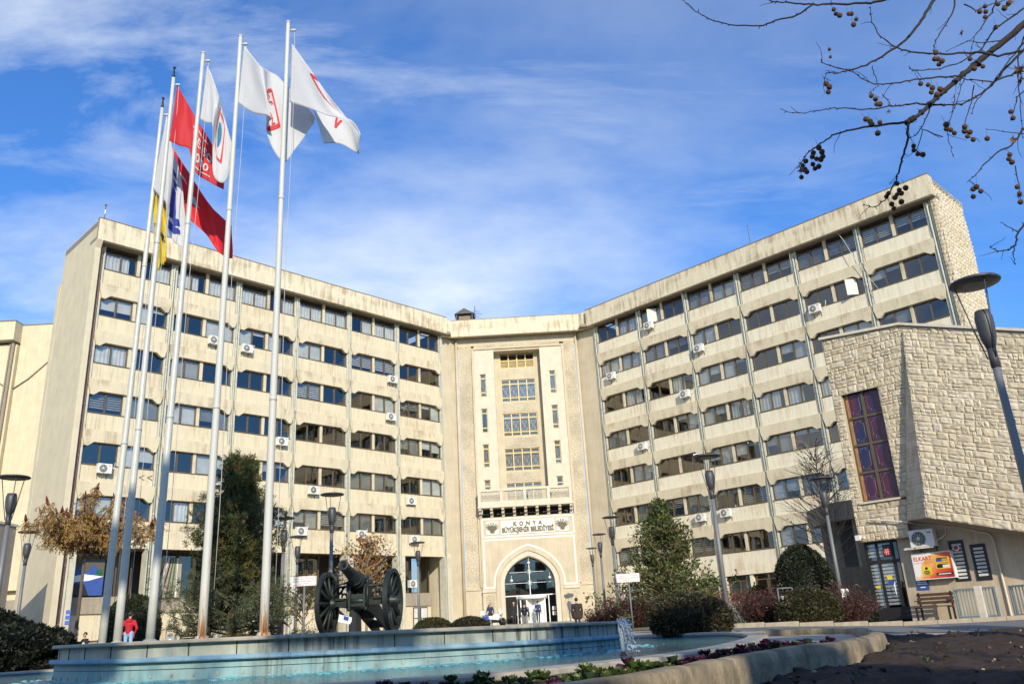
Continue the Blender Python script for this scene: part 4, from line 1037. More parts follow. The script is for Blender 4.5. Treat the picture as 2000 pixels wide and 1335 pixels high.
# flower bed with its rough concrete wall
KP = [(.01, 4.5), (.68, 5.25), (2.1, 7.57), (3.5, 9.3), (4.43, 11.0), (5.14, 13.2), (5.93, 15.9), (5.4, 17.6), (4.4, 18.2)]
def openc(P, k=8):
    Q = [Vector(P[0])*2-Vector(P[1])]+[Vector(p) for p in P]+[Vector(P[-1])*2-Vector(P[-2])]; out = []
    for i in range(1, len(Q)-2):
        p0, p1, p2, p3 = Q[i-1:i+3]
        for q in range(k):
            t = q/k; out.append(.5*((2*p1)+(p2-p0)*t+(2*p0-5*p1+4*p2-p3)*t*t+(3*p1-p0-3*p2+p3)*t*t*t))
    return out+[Vector(P[-1])]
KP = [(-2.2, 3.6), (-1.0, 3.85)]+KP; KW = openc(KP)
plain('rough_concrete', (.27, .215, .135), .95, var=.5, scale=3.5, bump=1, streak=.3)
m = MB(); n = len(KW); prof = [(-.2, -.5), (-.2, .14), (-.185, .205), (-.14, .222), (-.06, .224), (.0, .21), (.02, .14), (.02, -.5)]
vs = []
for i in range(n):
    t = (KW[min(i+1, n-1)]-KW[max(i-1, 0)]).normalized(); nn = Vector((t.y, -t.x))
    for o, z in prof:
        p = KW[i]+nn*(o+.02*(noise.noise(Vector((KW[i].x*2, KW[i].y*2, z*5)))))
        vs.append((p.x, p.y, z+.02*noise.noise(Vector((p.x*3, p.y*3, 0)))*(z > 0)))
k = len(prof); m.add(vs, [(i*k+j, (i+1)*k+j, (i+1)*k+j+1, i*k+j+1) for i in range(n-1) for j in range(k-1)], 0, True)
tag(m.build('flower_bed_wall', 'rough_concrete'), 'low rough curved concrete wall round the flower bed in the foreground', 'wall')
# ornamental cabbages between the pool and that wall
plain('cabbage_green', (.055, .09, .02), .6, var=.3, scale=30); plain('cabbage_cream', (.25, .25, .11), .6, var=.2, scale=30); plain('cabbage_purple', (.05, .008, .03), .55, var=.4, scale=30); plain('cabbage_dark', (.03, .05, .025), .6, var=.3, scale=30)
def cabbage(mats, seed):
    r = random.Random(seed); m = MB()
    for ringi, (n, R, tilt, mi) in enumerate(((7, .15, .35, 0), (7, .115, .8, 0), (6, .085, 1.1, 1), (5, .05, 1.35, 1))):
        for i in range(n):
            a = 2*PI*(i+.5*ringi)/n+r.uniform(-.2, .2); t = tilt+r.uniform(-.15, .15); w = R*.62
            d = Vector((math.cos(a), math.sin(a), 0)); s = Vector((-d.y, d.x, 0)); P = []
            for q in range(4):
                f = q/3; c = d*(R*f*math.cos(t))+Vector((0, 0, .05+R*f*math.sin(t)-.05*f*f*(tilt < .6)))
                ww = w*(.35, .8, 1.0, .45)[q]
                for e in (-1, -.4, .4, 1): P.append(c+s*ww*e*.8+Vector((0, 0, .022*abs(e)+.014*r.uniform(-1, 1)*(q > 1))))
            m.add(P, [(q*4+e, q*4+e+1, (q+1)*4+e+1, (q+1)*4+e) for q in range(3) for e in range(3)], mi, True)
    return m.build('ornamental_cabbage', mats)
protos = {'g': [cabbage(['cabbage_green', 'cabbage_cream'], s) for s in range(3)], 'p': [cabbage(['cabbage_dark', 'cabbage_purple'], 9+s) for s in range(3)]}
for k, v_ in protos.items():
    for i, o in enumerate(v_):
        if k == 'p' : o.data.materials[0] = MAT['cabbage_purple'] if i else MAT['cabbage_dark']
used = {k: 0 for k in 'gp'}
BEDGE = offs(POOL, .42)
def in_pool(c):
    r = False
    for a, b in zip(BEDGE, BEDGE[1:]+BEDGE[:1]):
        if (a.y > c.y) != (b.y > c.y) and c.x < (b.x-a.x)*(c.y-a.y)/(b.y-a.y)+a.x: r = not r
    return r
cov = []
for i, p in enumerate(KW):
    t = (KW[min(i+1, n-1)]-KW[max(i-1, 0)]).normalized(); nn = Vector((-t.y, t.x))
    if p.y > 9.7 or p.x < .2: continue
    step = .36 if p.y < 12 else .34
    q = p+nn*.25; lim = 4.5; d = .4
    outer = offs(POOL, .3)
    while d < lim:
        c = p+nn*d
        if in_pool(c): break
        if all((c-e).length > .2 for e in cov): cov.append(c.copy())
        d += .12
    if len(cov) > 230: break
for c in cov:
    along = c.y+.6*c.x; pat = noise.noise(Vector((along*.42, 3.1, 0)))+.25*noise.noise(Vector((c.x*1.5, c.y*1.5, 7)))
    kind = 'p' if pat > .0 else 'g'
    pr_ = protos[kind][used[kind] % 3]
    o = pr_ if used[kind] < 3 else pr_.copy()
    if used[kind] >= 3: COL.objects.link(o)
    used[kind] += 1; s = rnd.uniform(.48, .72)
    o.location = (c.x, c.y, .12+rnd.uniform(-.02, .02)); o.rotation_euler = (rnd.uniform(-.15, .15), rnd.uniform(-.15, .15), rnd.random()*6.28); o.scale = (s, s, s*1.1)
    tag(o, *(('green and cream ornamental cabbage in the flower bed by the fountain', 'plant', 'green and cream cabbages in the flower bed') if kind == 'g' else ('dark purple ornamental cabbage in the flower bed by the fountain', 'plant', 'purple cabbages in the flower bed')))
m = MB(); Q1 = [p for p in KW]; vs = []
for i, p in enumerate(KW):
    t = (KW[min(i+1, n-1)]-KW[max(i-1, 0)]).normalized(); nn = Vector((-t.y, t.x)); near = min(offs(POOL, .3), key=lambda o_: (o_-p).length)
    for f in (0, .5, 1): c = p.lerp(near, f); vs.append((c.x, c.y, .14))
m.add(vs, [(i*3+j, (i+1)*3+j, (i+1)*3+j+1, i*3+j+1) for i in range(n-1) if KW[i].y < 9.9 for j in range(2)], 0); struct(m.build('flower_bed_soil', 'soil'))
m = MB(); m.add([(a, b, c-.03) for a, b, c in vs], [(i*3+j, (i+1)*3+j, (i+1)*3+j+1, i*3+j+1) for i in range(n-1) if KW[i].y >= 9.9 for j in range(2)], 0); struct(m.build('pavement', 'paving'))
# dug soil at the lower right
def soil(x, y):
    z = .0+.09*smooth(6, 12, y)*smooth(1.5, 4.5, x)
    return z+.05*noise.noise(Vector((x*1.1, y*1.1, 0)))+.045*noise.noise(Vector((x*3.1, y*3.1, 4)))+.035*noise.noise(Vector((x*8, y*8, 9)))
plain('clod_leaf', (.12, .06, .025), .9)
def soil_e(x, y):
    j = min(range(0, n, 2), key=lambda i: (KW[i]-Vector((x, y))).length); t = (KW[min(j+1, n-1)]-KW[max(j-1, 0)]); side = t.x*(y-KW[j].y)-t.y*(x-KW[j].x)
    return soil(x, y) if side < .0 or (KW[j]-Vector((x, y))).length < .1 else -.7
sheet('soil', 'soil', lin(.0, 13, 170), lin(1.2, 14.6, 160), lambda x, y: soil_e(x, y)-.5*smooth(13.8, 14.6, y))
m = MB()
for i in range(900):                                   # clods, stones and dead leaves
    x, y = rnd.uniform(.4, 10), rnd.uniform(2.2, 13.7)
    z = soil_e(x, y)
    if z < -.5: continue
    r = rnd.uniform(.006, .026); m.ball((x, y, z+r*.3), (r*rnd.uniform(.8, 1.5), r, r*.7), 0 if rnd.random() < .8 else rnd.choice([1, 2]), 6, 4, .5)
struct(m.build('clods', ['soil', 'front_stone', 'clod_leaf']), 'stuff')
plain('weed', (.05, .07, .018), .8); plain('twig', (.05, .03, .02), .9)
m = MB()
for i in range(120):
    x, y = rnd.uniform(1., 10), rnd.uniform(3, 13.9); z = soil_e(x, y)
    if z < -.5: continue
    for k in range(rnd.randint(3, 8)):
        a = rnd.random()*6.28; h = rnd.uniform(.02, .075); d = Vector((math.cos(a), math.sin(a), 0)); s = Vector((-d.y, d.x, 0))*.004; p = Vector((x, y, z))
        m.add([p-s, p+s, p+d*h*.3+Vector((0, 0, h*.8))+s*.6, p+d*h*.8+Vector((0, 0, h))], [(0, 1, 2, 3)], rnd.randrange(2))
struct(m.build('weeds', ['weed', 'twig']), 'stuff')
# ------------------------------------------------------------------ flagpoles and flags
plain('pole_paint', (.50, .505, .455), .4, var=.06, scale=4, streak=.15)
def rust_mat():
    m, nt, b = new_mat('pole_rust'); L = nt.links
    g = nz(nt, coords(nt, (9, 9, .9)), 1.0, 6, .65, .4); sx = _n(nt, 'ShaderNodeSeparateXYZ'); L.new(coords(nt, (1, 1, 1)), sx.inputs[0])
    mr = _n(nt, 'ShaderNodeMapRange'); mr.inputs['From Min'].default_value = 3.8; mr.inputs['From Max'].default_value = .3; mr.inputs['To Min'].default_value = -.2; mr.inputs['To Max'].default_value = .03; L.new(sx.outputs[2], mr.inputs[0])
    ad = _n(nt, 'ShaderNodeMath', operation='ADD'); L.new(g, ad.inputs[0]); L.new(mr.outputs[0], ad.inputs[1])
    r = ramp(nt, [(.5, (.50, .50, .45)), (.56, (.42, .22, .08)), (.66, (.16, .055, .02))]); L.new(ad.outputs[0], r.inputs[0]); L.new(r.outputs[0], b.inputs['Base Color']); b.inputs['Roughness'].default_value = .6
rust_mat()
plain('rope', (.45, .43, .40), .9)
PTOP = 12.7
POLES = [(194, 1245, 317, 211, True, 'pole_paint', 'leftmost white flagpole with a black spike, carrying the yellow flag'),
         (223.5, 1245, 339, 152, True, 'pole_paint', 'second white flagpole from the left with a black spike on top'),
         (287, 1244, 397, 105, False, 'pole_paint', 'middle white flagpole carrying the white flag with a globe emblem'),
         (388, 1242, 470, 72, False, 'pole_rust', 'white flagpole with a heavily rusted foot, second from the right'),
         (509, 1239, 563, 45, False, 'pole_rust', 'tallest looking white flagpole, rightmost of the row, rust spots low down')]
PY_ = []
for bx, by, tx, ty, spike, mat, lab in POLES:
    Y = (PTOP-CZ)/(at(tx, ty, 1.0).z-CZ); t = at(tx, ty, Y); b = at(bx+6, by, Y); PY_.append(Y)
    base = Vector((b.x, Y, .57)); e = empty('flagpole', base, 0, lab, 'flagpole', 'flagpoles on the fountain platform')
    top = Vector((t.x, Y, PTOP))-base; m = MB(); n = 14; pts = [top*(i/n) for i in range(n+1)]
    m.tube(pts, [.074-.036*i/n for i in range(n+1)], 14); m.build('pole', mat, e)
    for f in (.33, .66): m = MB(); p = top*f; m.tube([p-top*.003, p+top*.003], .077-.036*f, 12); m.build('collar', mat, e)
    m = MB(); m.lathe([(.19, -.02), (.19, .03), (.12, .05), (.1, .12)], (0, 0, 0), 12); m.build('base_flange', mat, e)
    m = MB()
    if spike: m.tube([top, top+Vector((0, 0, .1)), top+Vector((0, 0, .26))], [.04, .025, .012], 8); m.ball(top+Vector((0, 0, .27)), .035, 0, 8, 6)
    else: m.lathe([(.05, 0), (.045, .03), (0, .04)], top, 10)
    m.build('finial', 'black' if spike else mat, e)
    m = MB(); q = top+Vector((.12, -.03, -.22)); m.ball(q, (.07, .03, .03), 0, 8, 6); m.tube([q, top+Vector((0, 0, -.2))], .015, 5); m.build('pulley', 'pole_paint', e)
    m = MB(); P = [q+Vector((.03, 0, -.05))]
    for i in range(1, 10): f = i/9; P.append(Vector((top.x*(1-f*.93)+.16+.02*math.sin(i), -.03, top.z*(1-f*.93))))
    m.tube(P, .006, 4); m.build('halyard', 'rope', e)
def flag_mat(name, col):
    m, nt, b = new_mat(name); L = nt.links; b.inputs['Base Color'].default_value = c4(col); b.inputs['Roughness'].default_value = .65
    b.inputs['Sheen Weight'].default_value = .2
    tl = _n(nt, 'ShaderNodeBsdfTranslucent'); tl.inputs[0].default_value = c4(col); mx = _n(nt, 'ShaderNodeMixShader'); mx.inputs[0].default_value = .4
    L.new(b.outputs[0], mx.inputs[1]); L.new(tl.outputs[0], mx.inputs[2]); L.new(mx.outputs[0], nt.nodes['Material Output'].inputs[0])
for n_, c in (('flag_white', (.70, .70, .71)), ('flag_red', (.66, .02, .03)), ('flag_crimson', (.80, .015, .025)), ('flag_yellow', (.80, .62, .02)), ('flag_blue', (.035, .05, .36)), ('flag_emblem', (.72, .05, .06)), ('flag_ink', (.02, .02, .02)), ('flag_sea', (.02, .22, .45)), ('flag_green', (.05, .30, .12))): flag_mat(n_, c)
def cat(P, t):
    n = len(P)-1; t = max(0, min(.99999, t))*n; i = int(t); f = t-i
    p0, p1, p2, p3 = P[max(i-1, 0)], P[i], P[i+1], P[min(i+2, n)]
    return .5*((2*p1)+(p2-p0)*f+(2*p0-5*p1+4*p2-p3)*f*f+(3*p1-p0-3*p2+p3)*f*f*f)
class Flag:
    def __init__(s, Y, cols, rip=.03):
        s.T = [at(a, b, Y+d) for (a, b), (c, e), d in cols]; s.B = [at(c, e, Y+d*.9) for (a, b), (c, e), d in cols]; s.rip = rip; s.ph = rnd.random()*6
    def P(s, u, v, off=0):
        a, b = cat(s.T, u), cat(s.B, u); p = a.lerp(b, v)
        k = s.rip*min(1, u*3); p = p+Vector((.25*k*math.sin(u*11+v*5+s.ph), k*math.sin(u*15+v*3.5+s.ph)+.6*k*math.sin(u*31-v*7), .2*k*math.sin(v*9+u*6)))
        if off:
            e = .004; du = s.P(min(1, u+e), v)-s.P(max(0, u-e), v); dv = s.P(u, min(1, v+e))-s.P(u, max(0, v-e)); n = du.cross(dv)
            n = n.normalized() if n.length > 1e-9 else Vector((0, -1, 0))
            if n.dot(CAMLOC-p) < 0: n = -n
            p = p+n*off
        return p
    def build(s, mat, label, base):
        m = MB(); nu, nv = 64, 24
        m.add([s.P(i/nu, j/nv) for j in range(nv+1) for i in range(nu+1)], [(j*(nu+1)+i, j*(nu+1)+i+1, (j+1)*(nu+1)+i+1, (j+1)*(nu+1)+i) for j in range(nv) for i in range(nu)], 0, True)
        o = m.build('flag', mat); md = o.modifiers.new('cloth', 'SOLIDIFY'); md.thickness = .006; md.offset = 0
        tag(o, label, 'flag', 'flags on the row of poles'); s.o = o; return o
    def strip(s, pts, w, mat, name='emblem'):
        """line print along (u,v) points"""
        m = MB(); D = []
        for (a, b), (c, d) in zip(pts, pts[1:]):
            n = 10
            for i in range(n+1): D.append((a+(c-a)*i/n, b+(d-b)*i/n))
        vs = []
        for i, (u, v) in enumerate(D):
            u0, v0 = D[max(i-1, 0)]; u1, v1 = D[min(i+1, len(D)-1)]; l = math.hypot(u1-u0, v1-v0) or 1; nx, ny = -(v1-v0)/l, (u1-u0)/l
            vs += [s.P(u+nx*w, v+ny*w*1.3, .02), s.P(u-nx*w, v-ny*w*1.3, .02)]
        m.add(vs, [(2*i, 2*i+1, 2*i+3, 2*i+2) for i in range(len(D)-1)]); return m.build(name, mat, s.o)
    def patch(s, poly, mat, name='emblem', off=.018):
        """filled print: polygon in (u,v), cut into a fine fan so that it follows the folds"""
        bm = bmesh.new(); f = bm.faces.new([bm.verts.new((u, v, 0)) for u, v in poly]); bmesh.ops.triangulate(bm, faces=[f])
        for k in range(3): bmesh.ops.subdivide_edges(bm, edges=bm.edges, cuts=1, use_grid_fill=True)
        bm.verts.index_update(); m = MB(); m.add([s.P(min(1, max(0, v.co.x)), min(1, max(0, v.co.y)), off) for v in bm.verts], [tuple(v.index for v in f.verts) for f in bm.faces]); bm.free(); return m.build(name, mat, s.o)
    def text(s, body, u, v, w, h, mat, rot=0):
        vs, fs = text_mesh(body, 1, bold=.02); W = max(p.x for p in vs)-min(p.x for p in vs); H = .73; m = MB(); c, q = math.cos(rot), math.sin(rot)
        out = []
        for p in vs:
            a, b = p.x*w/W, -p.y*h/H; out.append(s.P(u+a*c-b*q, v+a*q+b*c, .022))
        m.add(out, fs); return m.build('lettering', mat, s.o)
f = Flag(PY_[4], [((570, 85), (566, 200), 0), ((604, 133), (604, 212), -.15), ((640, 184), (641, 225), -.25), ((674, 226), (682, 242), -.2), ((704, 264), (700, 294), .1), ((688, 236), (693, 297), .5), ((650, 222), (662, 281), .6), ((612, 214), (633, 280), .5)], .02)
f.build('flag_white', 'white flag curling over on the rightmost flagpole, red frame lines on it', None)
f.strip([(.21, .0), (.165, .1), (.27, .34), (.42, .5)], .013, 'flag_emblem'); f.strip([(.83, .1), (.86, .5), (.80, .15)], .008, 'flag_emblem')
f = Flag(PY_[3], [((477, 88), (465, 201), 0), ((490, 106), (495, 221), -.1), ((510, 130), (529, 229), -.25), ((524, 139), (519, 250), .1), ((546, 152), (532, 290), .2), ((572, 178), (557, 317), .2), ((597, 206), (582, 282), .15), ((616, 231), (609, 246), .1)], .02)
f.build('flag_white', 'white flag with a red frame and red letters, second pole from the right', None)
f.strip([(.40, .42), (.49, .27), (.62, .60), (.44, .98)], .014, 'flag_emblem'); f.text('G-F', .46, .46, .1, .1, 'flag_emblem', .5); f.text('EN', .515, .68, .08, .1, 'flag_emblem', .4)
f = Flag(PY_[2], [((405, 128), (391, 233), 0), ((415, 150), (403, 240), -.05), ((425, 182), (416, 246), -.12), ((432, 208), (414, 300), .05), ((438, 226), (418, 345), .1), ((448, 262), (438, 357), .15), ((457, 300), (451, 318), .2)], .018)
f.build('flag_white', 'white flag with a blue and green globe in a red frame, middle pole', None)
f.strip([(.46, .1), (.72, .1), (.74, .68), (.48, .74), (.46, .1)], .013, 'flag_emblem')
f.patch([(.60+.075*math.cos(a), .40+.19*math.sin(a)) for a in [i*PI/8 for i in range(16)]], 'flag_sea'); f.patch([(.57, .30), (.64, .33), (.63, .45), (.58, .5)], 'flag_green', off=.018)
f = Flag(PY_[1], [((346, 166), (331, 275), 0), ((362, 194), (350, 284), -.05), ((380, 226), (370, 291), .05), ((396, 252), (376, 325), .1), ((410, 274), (388, 343), .1), ((424, 300), (410, 356), .15), ((438, 330), (437, 370), .2)], .015)
f.build('flag_red', 'plain bright red flag with white letters, high on the second pole', None)
f.text('TSE-ISO', .56, .40, .46, .2, 'flag_white', .0); f.text('9000', .60, .70, .34, .2, 'flag_white', .0); f.strip([(.36, .2), (.66, .14)], .012, 'flag_white'); f.strip([(.44, .92), (.82, .86)], .012, 'flag_white')
f = Flag(PY_[0]+.35, [((337, 287), (333, 402), 0), ((356, 318), (350, 414), -.05), ((375, 348), (372, 430), .05), ((395, 378), (403, 458), .15), ((415, 405), (424, 488), .1), ((435, 426), (438, 500), .2), ((452, 440), (455, 507), .3)], .03)
f.build('flag_crimson', 'dark red flag with a white crescent and star, blowing out behind the blue emblem flag', None)
cr_ = [(.17+.13*math.cos(a), .5+.27*math.sin(a)) for a in [math.radians(45+270*i/16) for i in range(17)]]+[(.2+.1*math.cos(a), .5+.21*math.sin(a)) for a in [math.radians(305-250*i/14) for i in range(15)]]
f.patch(cr_, 'flag_white'); f.patch([(.38+(.07 if i % 2 == 0 else .03)*math.cos(i*PI/5), .5+(.16 if i % 2 == 0 else .06)*math.sin(i*PI/5)) for i in range(10)], 'flag_white')
f = Flag(PY_[0]-.05, [((325, 226), (299, 370), 0), ((331, 255), (312, 384), -.08), ((337, 288), (324, 398), -.12), ((349, 328), (328, 440), .05), ((357, 372), (336, 468), .1), ((362, 420), (350, 480), .15), ((366, 460), (368, 490), .2)], .02)
f.build('flag_white', 'white flag with a blue bridge emblem, on the leftmost pole above the yellow flag', None)
for q in ([(.38, .28), (.46, .2), (.50, .22), (.42, .31)], [(.42, .37), (.52, .26), (.56, .3), (.46, .42)], [(.44, .46), (.54, .36), (.64, .5), (.66, .62), (.54, .6), (.5, .86), (.42, .82)], [(.58, .72), (.72, .5), (.76, .56), (.62, .8)], [(.5, .9), (.62, .78), (.78, .62), (.80, .7), (.66, .88), (.54, .98)]): f.patch(q, 'flag_blue')
f = Flag(PY_[0]+.1, [((299, 370), (301, 530), 0), ((308, 380), (309, 524), -.08), ((316, 388), (317, 516), .06), ((325, 392), (326, 506), 0)], .05)
f.build('flag_yellow', 'limp yellow flag hanging low on the leftmost pole', None); f.text('ilB', .5, .55, .6, .11, 'flag_ink', .3)

# ------------------------------------------------------------------ street lamps
plain('lamp_grey', (.15, .155, .16), .5, .1, var=.06); plain('lamp_disc', (.07, .07, .075), .5, .3)
def depth_for(x, y, h):                                # forward distance at which a point h above the ground shows at (x, y)
    lo, hi = 6, 90
    for _ in range(50):
        mid = (lo+hi)/2; p = at(x, y, mid)
        if p.z-ground(p.x, mid) > h: hi = mid
        else: lo = mid
    return mid
LH = 5.3
def lamp_proto():
    e = empty('street_lamp', (0, 0, 0)); m = MB()
    m.tube([(0, 0, -.2), (0, 0, 4.35)], [.085, .06], 14); m.build('pole', 'lamp_grey', e)
    m = MB(); m.lathe([(.06, 4.2), (.13, 4.42), (.15, 4.62), (.15, 4.75), (.12, 4.86), (0, 4.86)], (0, 0, 0), 16); m.lathe([(.078, 3.95), (.075, 4.25)], (0, 0, 0), 12); m.build('socket', 'lamp_disc', e)
    m = MB()
    for k in range(3): a = .5+k*2*PI/3; m.tube([(.09*math.cos(a), .09*math.sin(a), 4.1), (.2*math.cos(a), .2*math.sin(a), 4.6), (.33*math.cos(a), .33*math.sin(a), LH)], .012, 6)
    m.build('rod', 'lamp_disc', e)
    m = MB(); m.lathe([(0, LH), (.26, LH-.003), (.42, LH+.01), (.435, LH+.03), (.41, LH+.055), (.22, LH+.09), (0, LH+.11)], (0, 0, 0), 28); d = m.build('lamp_disc', 'lamp_disc', e)
    m = MB(); m.lathe([(0, LH-.02), (.2, LH-.02), (.23, LH-.004)], (0, 0, 0), 20); m.build('diffuser', 'soffit_band', d)
    return e
LAMPS = [(1904, 556, 'tall dark street lamp nearest the viewer, in front of the stone annex'),
         (1381, 893, 'grey street lamp in front of the right wing, beside the broadleaf tree'),
         (1603, 936, 'grey street lamp beside the balcony, left of the stone annex'),
         (1192, 1011, 'tallest of the three grey street lamps right of the entrance tower'),
         (1170, 1044, 'middle one of the three grey street lamps right of the entrance tower'),
         (1155, 1071, 'shortest, farthest of the three grey street lamps right of the entrance tower'),
         (649, 967, 'grey street lamp rising directly behind the cannon'),
         (582, 1049, 'grey street lamp behind the white notice board left of the cannon'),
         (556, 1013, 'dark street lamp half hidden by the right side of the pine'),
         (816, 1060, 'grey street lamp between the cannon and the entrance tower'),
         (28, 934, 'larger grey street lamp at the left edge of the square'),
         (57, 1040, 'smaller grey street lamp at the left, behind the larger one')]
LP = lamp_proto()
for i, (x, y, lab) in enumerate(LAMPS):
    o = LP if i == 0 else copy_tree(LP); h = 6.2 if i == 0 else LH; Y = depth_for(x, y, h); p = at(x, y, Y); o.location = (p.x, Y, ground(p.x, Y)); o.rotation_euler.z = i*.7; o.scale.z = h/LH
    tag(o, lab, 'street lamp', 'street lamps round the square')

# ------------------------------------------------------------------ air conditioners
def ac_proto():
    e = empty('air_conditioner', (0, 0, 0)); m = MB(); W, D, H = .42, .32, .29
    m.box(-W, W, -D, 0, -H, H); m.box(-W-.012, W+.012, -D-.012, .01, H-.03, H+.012); m.build('casing', 'ac_white', e)
    m = MB(); R = Matrix.Rotation(PI/2, 4, 'X')
    m.lathe([(.0, .0), (.225, .0), (.245, .012), (.245, .0)], (-.1, -D-.002, 0), 20, 0, True, R)
    m.build('fan_opening', 'ac_dark', e); m = MB()
    for r in (.06, .115, .17, .225): m.tube([(-.1+r*math.cos(k*PI/10), -D-.02, r*math.sin(k*PI/10)) for k in range(21)], .006, 4)
    for k in range(6): a = k*PI/6; m.tube([(-.1+.23*math.cos(a), -D-.018, .23*math.sin(a)), (-.1-.23*math.cos(a), -D-.018, -.23*math.sin(a))], .006, 4)
    m.lathe([(0, .03), (.05, .025), (.05, 0)], (-.1, -D-.0, 0), 12, 0, True, R); m.build('fan_grille', 'ac_white', e)
    m = MB(); m.box(.22, .36, -D-.008, -D-.002, .16, .2); m.build('badge', 'ac_red', e)
    m = MB()
    for s in (-.28, .28): m.box(s-.02, s+.02, -D-.02, .16, -H-.035, -H); m.box(s-.02, s+.02, .13, .16, -H-.3, -H-.035)
    m.build('bracket', 'lamp_grey', e)
    m = MB(); m.tube([(.4, -.1, -.1), (.55, 0, -.05), (.7, .13, .1), (.75, .14, .5)], .02, 5); m.build('hose', 'ac_white', e)
    return e
AC = ac_proto(); first = True
ORD = ['first', 'second', 'third', 'fourth', 'fifth', 'sixth', 'seventh']
seen = {}
for wing_, lst in ((WL, [(418, 665), (482, 681), (203, 915), (550, 862), (612, 957), (766, 741), (763, 814), (803, 978), (588, 1037), (706, 1043), (809, 1053), (421, 938)]),
                   (WR, [(1267, 636), (1194, 734), (1365, 680), (1338, 769), (1255, 871), (1369, 1010), (1418, 1001), (1592, 603), (1216, 1121)])):
    for x, y in lst:
        o = AC if first else copy_tree(AC); first = False
        u, z = wing_.uz(x, y, -.3); o.location = wing_.w(u, -.16, z); o.rotation_euler.z = wing_.a
        row = max(0, min(6, int((ZS+.5-z)/FH))); bay = max(0, min(5, int(u/B))); half = 'right' if (u/B-bay) > .5 else 'left'
        lab = 'white air conditioner, %s wing, %s window row from top, %s bay from left' % ('left' if wing_ is WL else 'right', ORD[row], ORD[bay])
        if lab in seen: lab = lab.replace('bay from left', 'bay from left, in its %s half' % half)
        seen[lab] = 1; tag(o, lab, 'air conditioner', 'air conditioners on the office wings')
o = copy_tree(AC); u, z = WA.uz(1804, 1052, 0); o.location = WA.w(u, .28-.16, z+.02); o.rotation_euler.z = AR
tag(o, 'white air conditioner on a shelf above the orange sign board', 'air conditioner'); 
if 'group' in o: del o['group']
o = copy_tree(AC); u, z = WL.uz(803, 1140, 1.5); o.location = WL.w(u, 1.44, z); o.rotation_euler.z = AL
tag(o, 'shaded air conditioner under the arcade nearest the entrance tower', 'air conditioner')
if 'group' in o: del o['group']

# ------------------------------------------------------------------ notice boards on posts
def notice(x0, y0, x1, y1, xb, H, lab):
    Y = depth_for((x0+x1)/2, (y0+y1)/2, H); p = at((x0+x1)/2, (y0+y1)/2, Y); a, c = at(x0, (y0+y1)/2, Y), at(x1, (y0+y1)/2, Y); w = (c.x-a.x)/2; h = w*.36
    g = ground(p.x, Y); e = empty('notice_board', (p.x, Y, g), 0, lab, 'sign', 'white notice boards on posts')
    m = MB(); m.tube([(.02, .04, -.2), (.02, .04, p.z-g)], .035, 10); m.build('post', 'lamp_grey', e)
    z = p.z-g; m = MB(); m.box(-w, w, -.012, .0, z-h, z+h); pl = m.build('panel', 'paper', e)
    m = MB()
    for bx in ((-w+.02, w-.02, z-h+.02, z-h+.03), (-w+.02, w-.02, z+h-.03, z+h-.02), (-w+.02, -w+.03, z-h+.03, z+h-.03), (w-.03, w-.02, z-h+.03, z+h-.03)): m.box(bx[0], bx[1], -.015, -.0121, bx[2], bx[3])
    for k, (tx, wd) in enumerate((('Belediye Binası ve Çevresi', 1.6), ('Güvenlik Kamera Sistemi ile', 1.75), ('İzlenmektedir', .9))):
        add_text(m, tx, .1, lambda a, b, c, k=k: (a, -.015, z+h*(.5-.5*k)+b), 0, width=w*wd, height=h*.34, bold=.002)
    m.build('lettering', 'sign_red', pl)
notice(568, 1125, 618, 1143, 593, 2.15, 'white notice board with red writing left of the cannon')
notice(1204, 1118, 1249, 1137, 1228, 2.15, 'white notice board with red writing right of the entrance tower')
# ------------------------------------------------------------------ cannon
plain('cannon_green', (.017, .025, .023), .5, .1, var=.4, scale=9); plain('cannon_dark', (.016, .021, .02), .5, .2)
CY = 15.0; cx_ = at(703, 1200, CY).x; yaw = math.radians(197)
cn = empty('cannon', (cx_, CY, .575), 0, 'dark green old field cannon with two large spoked wheels on the fountain platform', 'cannon')
# local axes: -y towards the muzzle
RZ = Matrix.Rotation(math.radians(-17), 4, 'Z')
cn.rotation_euler.z = math.radians(-7)
WR_, TR = .605, .6
cn.scale = (.88, .88, .88)
for sg in (-1, 1):
    c = Vector((sg*TR, 0, WR_)); RX = Matrix.Rotation(PI/2, 4, 'Y'); e = MB()
    e.lathe([(.045, -.05), (.06, 0), (.045, .05)], c, 12, 0, True, RX)
    dish = .07*sg
    for k in range(12):
        a = 2*PI*k/12; d = Vector((0, math.cos(a), math.sin(a))); e.tube([c+d*.07+Vector((sg*.0, 0, 0)), c+d*.3+Vector((dish*.4, 0, 0)), c+d*(WR_-.05)+Vector((dish, 0, 0))], [.034, .028, .03], 8)
    w = e.build('wheel', 'cannon_green', cn)
    e = MB(); o_ = Vector((dish, 0, 0)); prof = [(WR_-.075, -.04), (WR_-.075, .04), (WR_-.012, .042), (WR_-.012, -.042), (WR_-.075, -.04)]
    e.lathe(prof, c+o_, 48, 0, False, RX); e.build('rim', 'cannon_green', w)
    e = MB(); e.lathe([(WR_-.012, -.046), (WR_-.012, .046), (WR_, .044), (WR_, -.044), (WR_-.012, -.046)], c+o_, 48, 0, False, RX); e.build('tyre', 'cannon_dark', w)
    e = MB(); e.lathe([(.05, -.14), (.075, -.1), (.11, -.05), (.11, .05), (.085, .1), (.08, .19), (.05, .2), (.05, .23), (0, .23)] if sg > 0 else [(0, -.23), (.05, -.23), (.05, -.2), (.08, -.19), (.085, -.1), (.11, -.05), (.11, .05), (.075, .1), (.05, .14)], c, 16, 0, True, RX); e.build('hub', 'cannon_green', w)
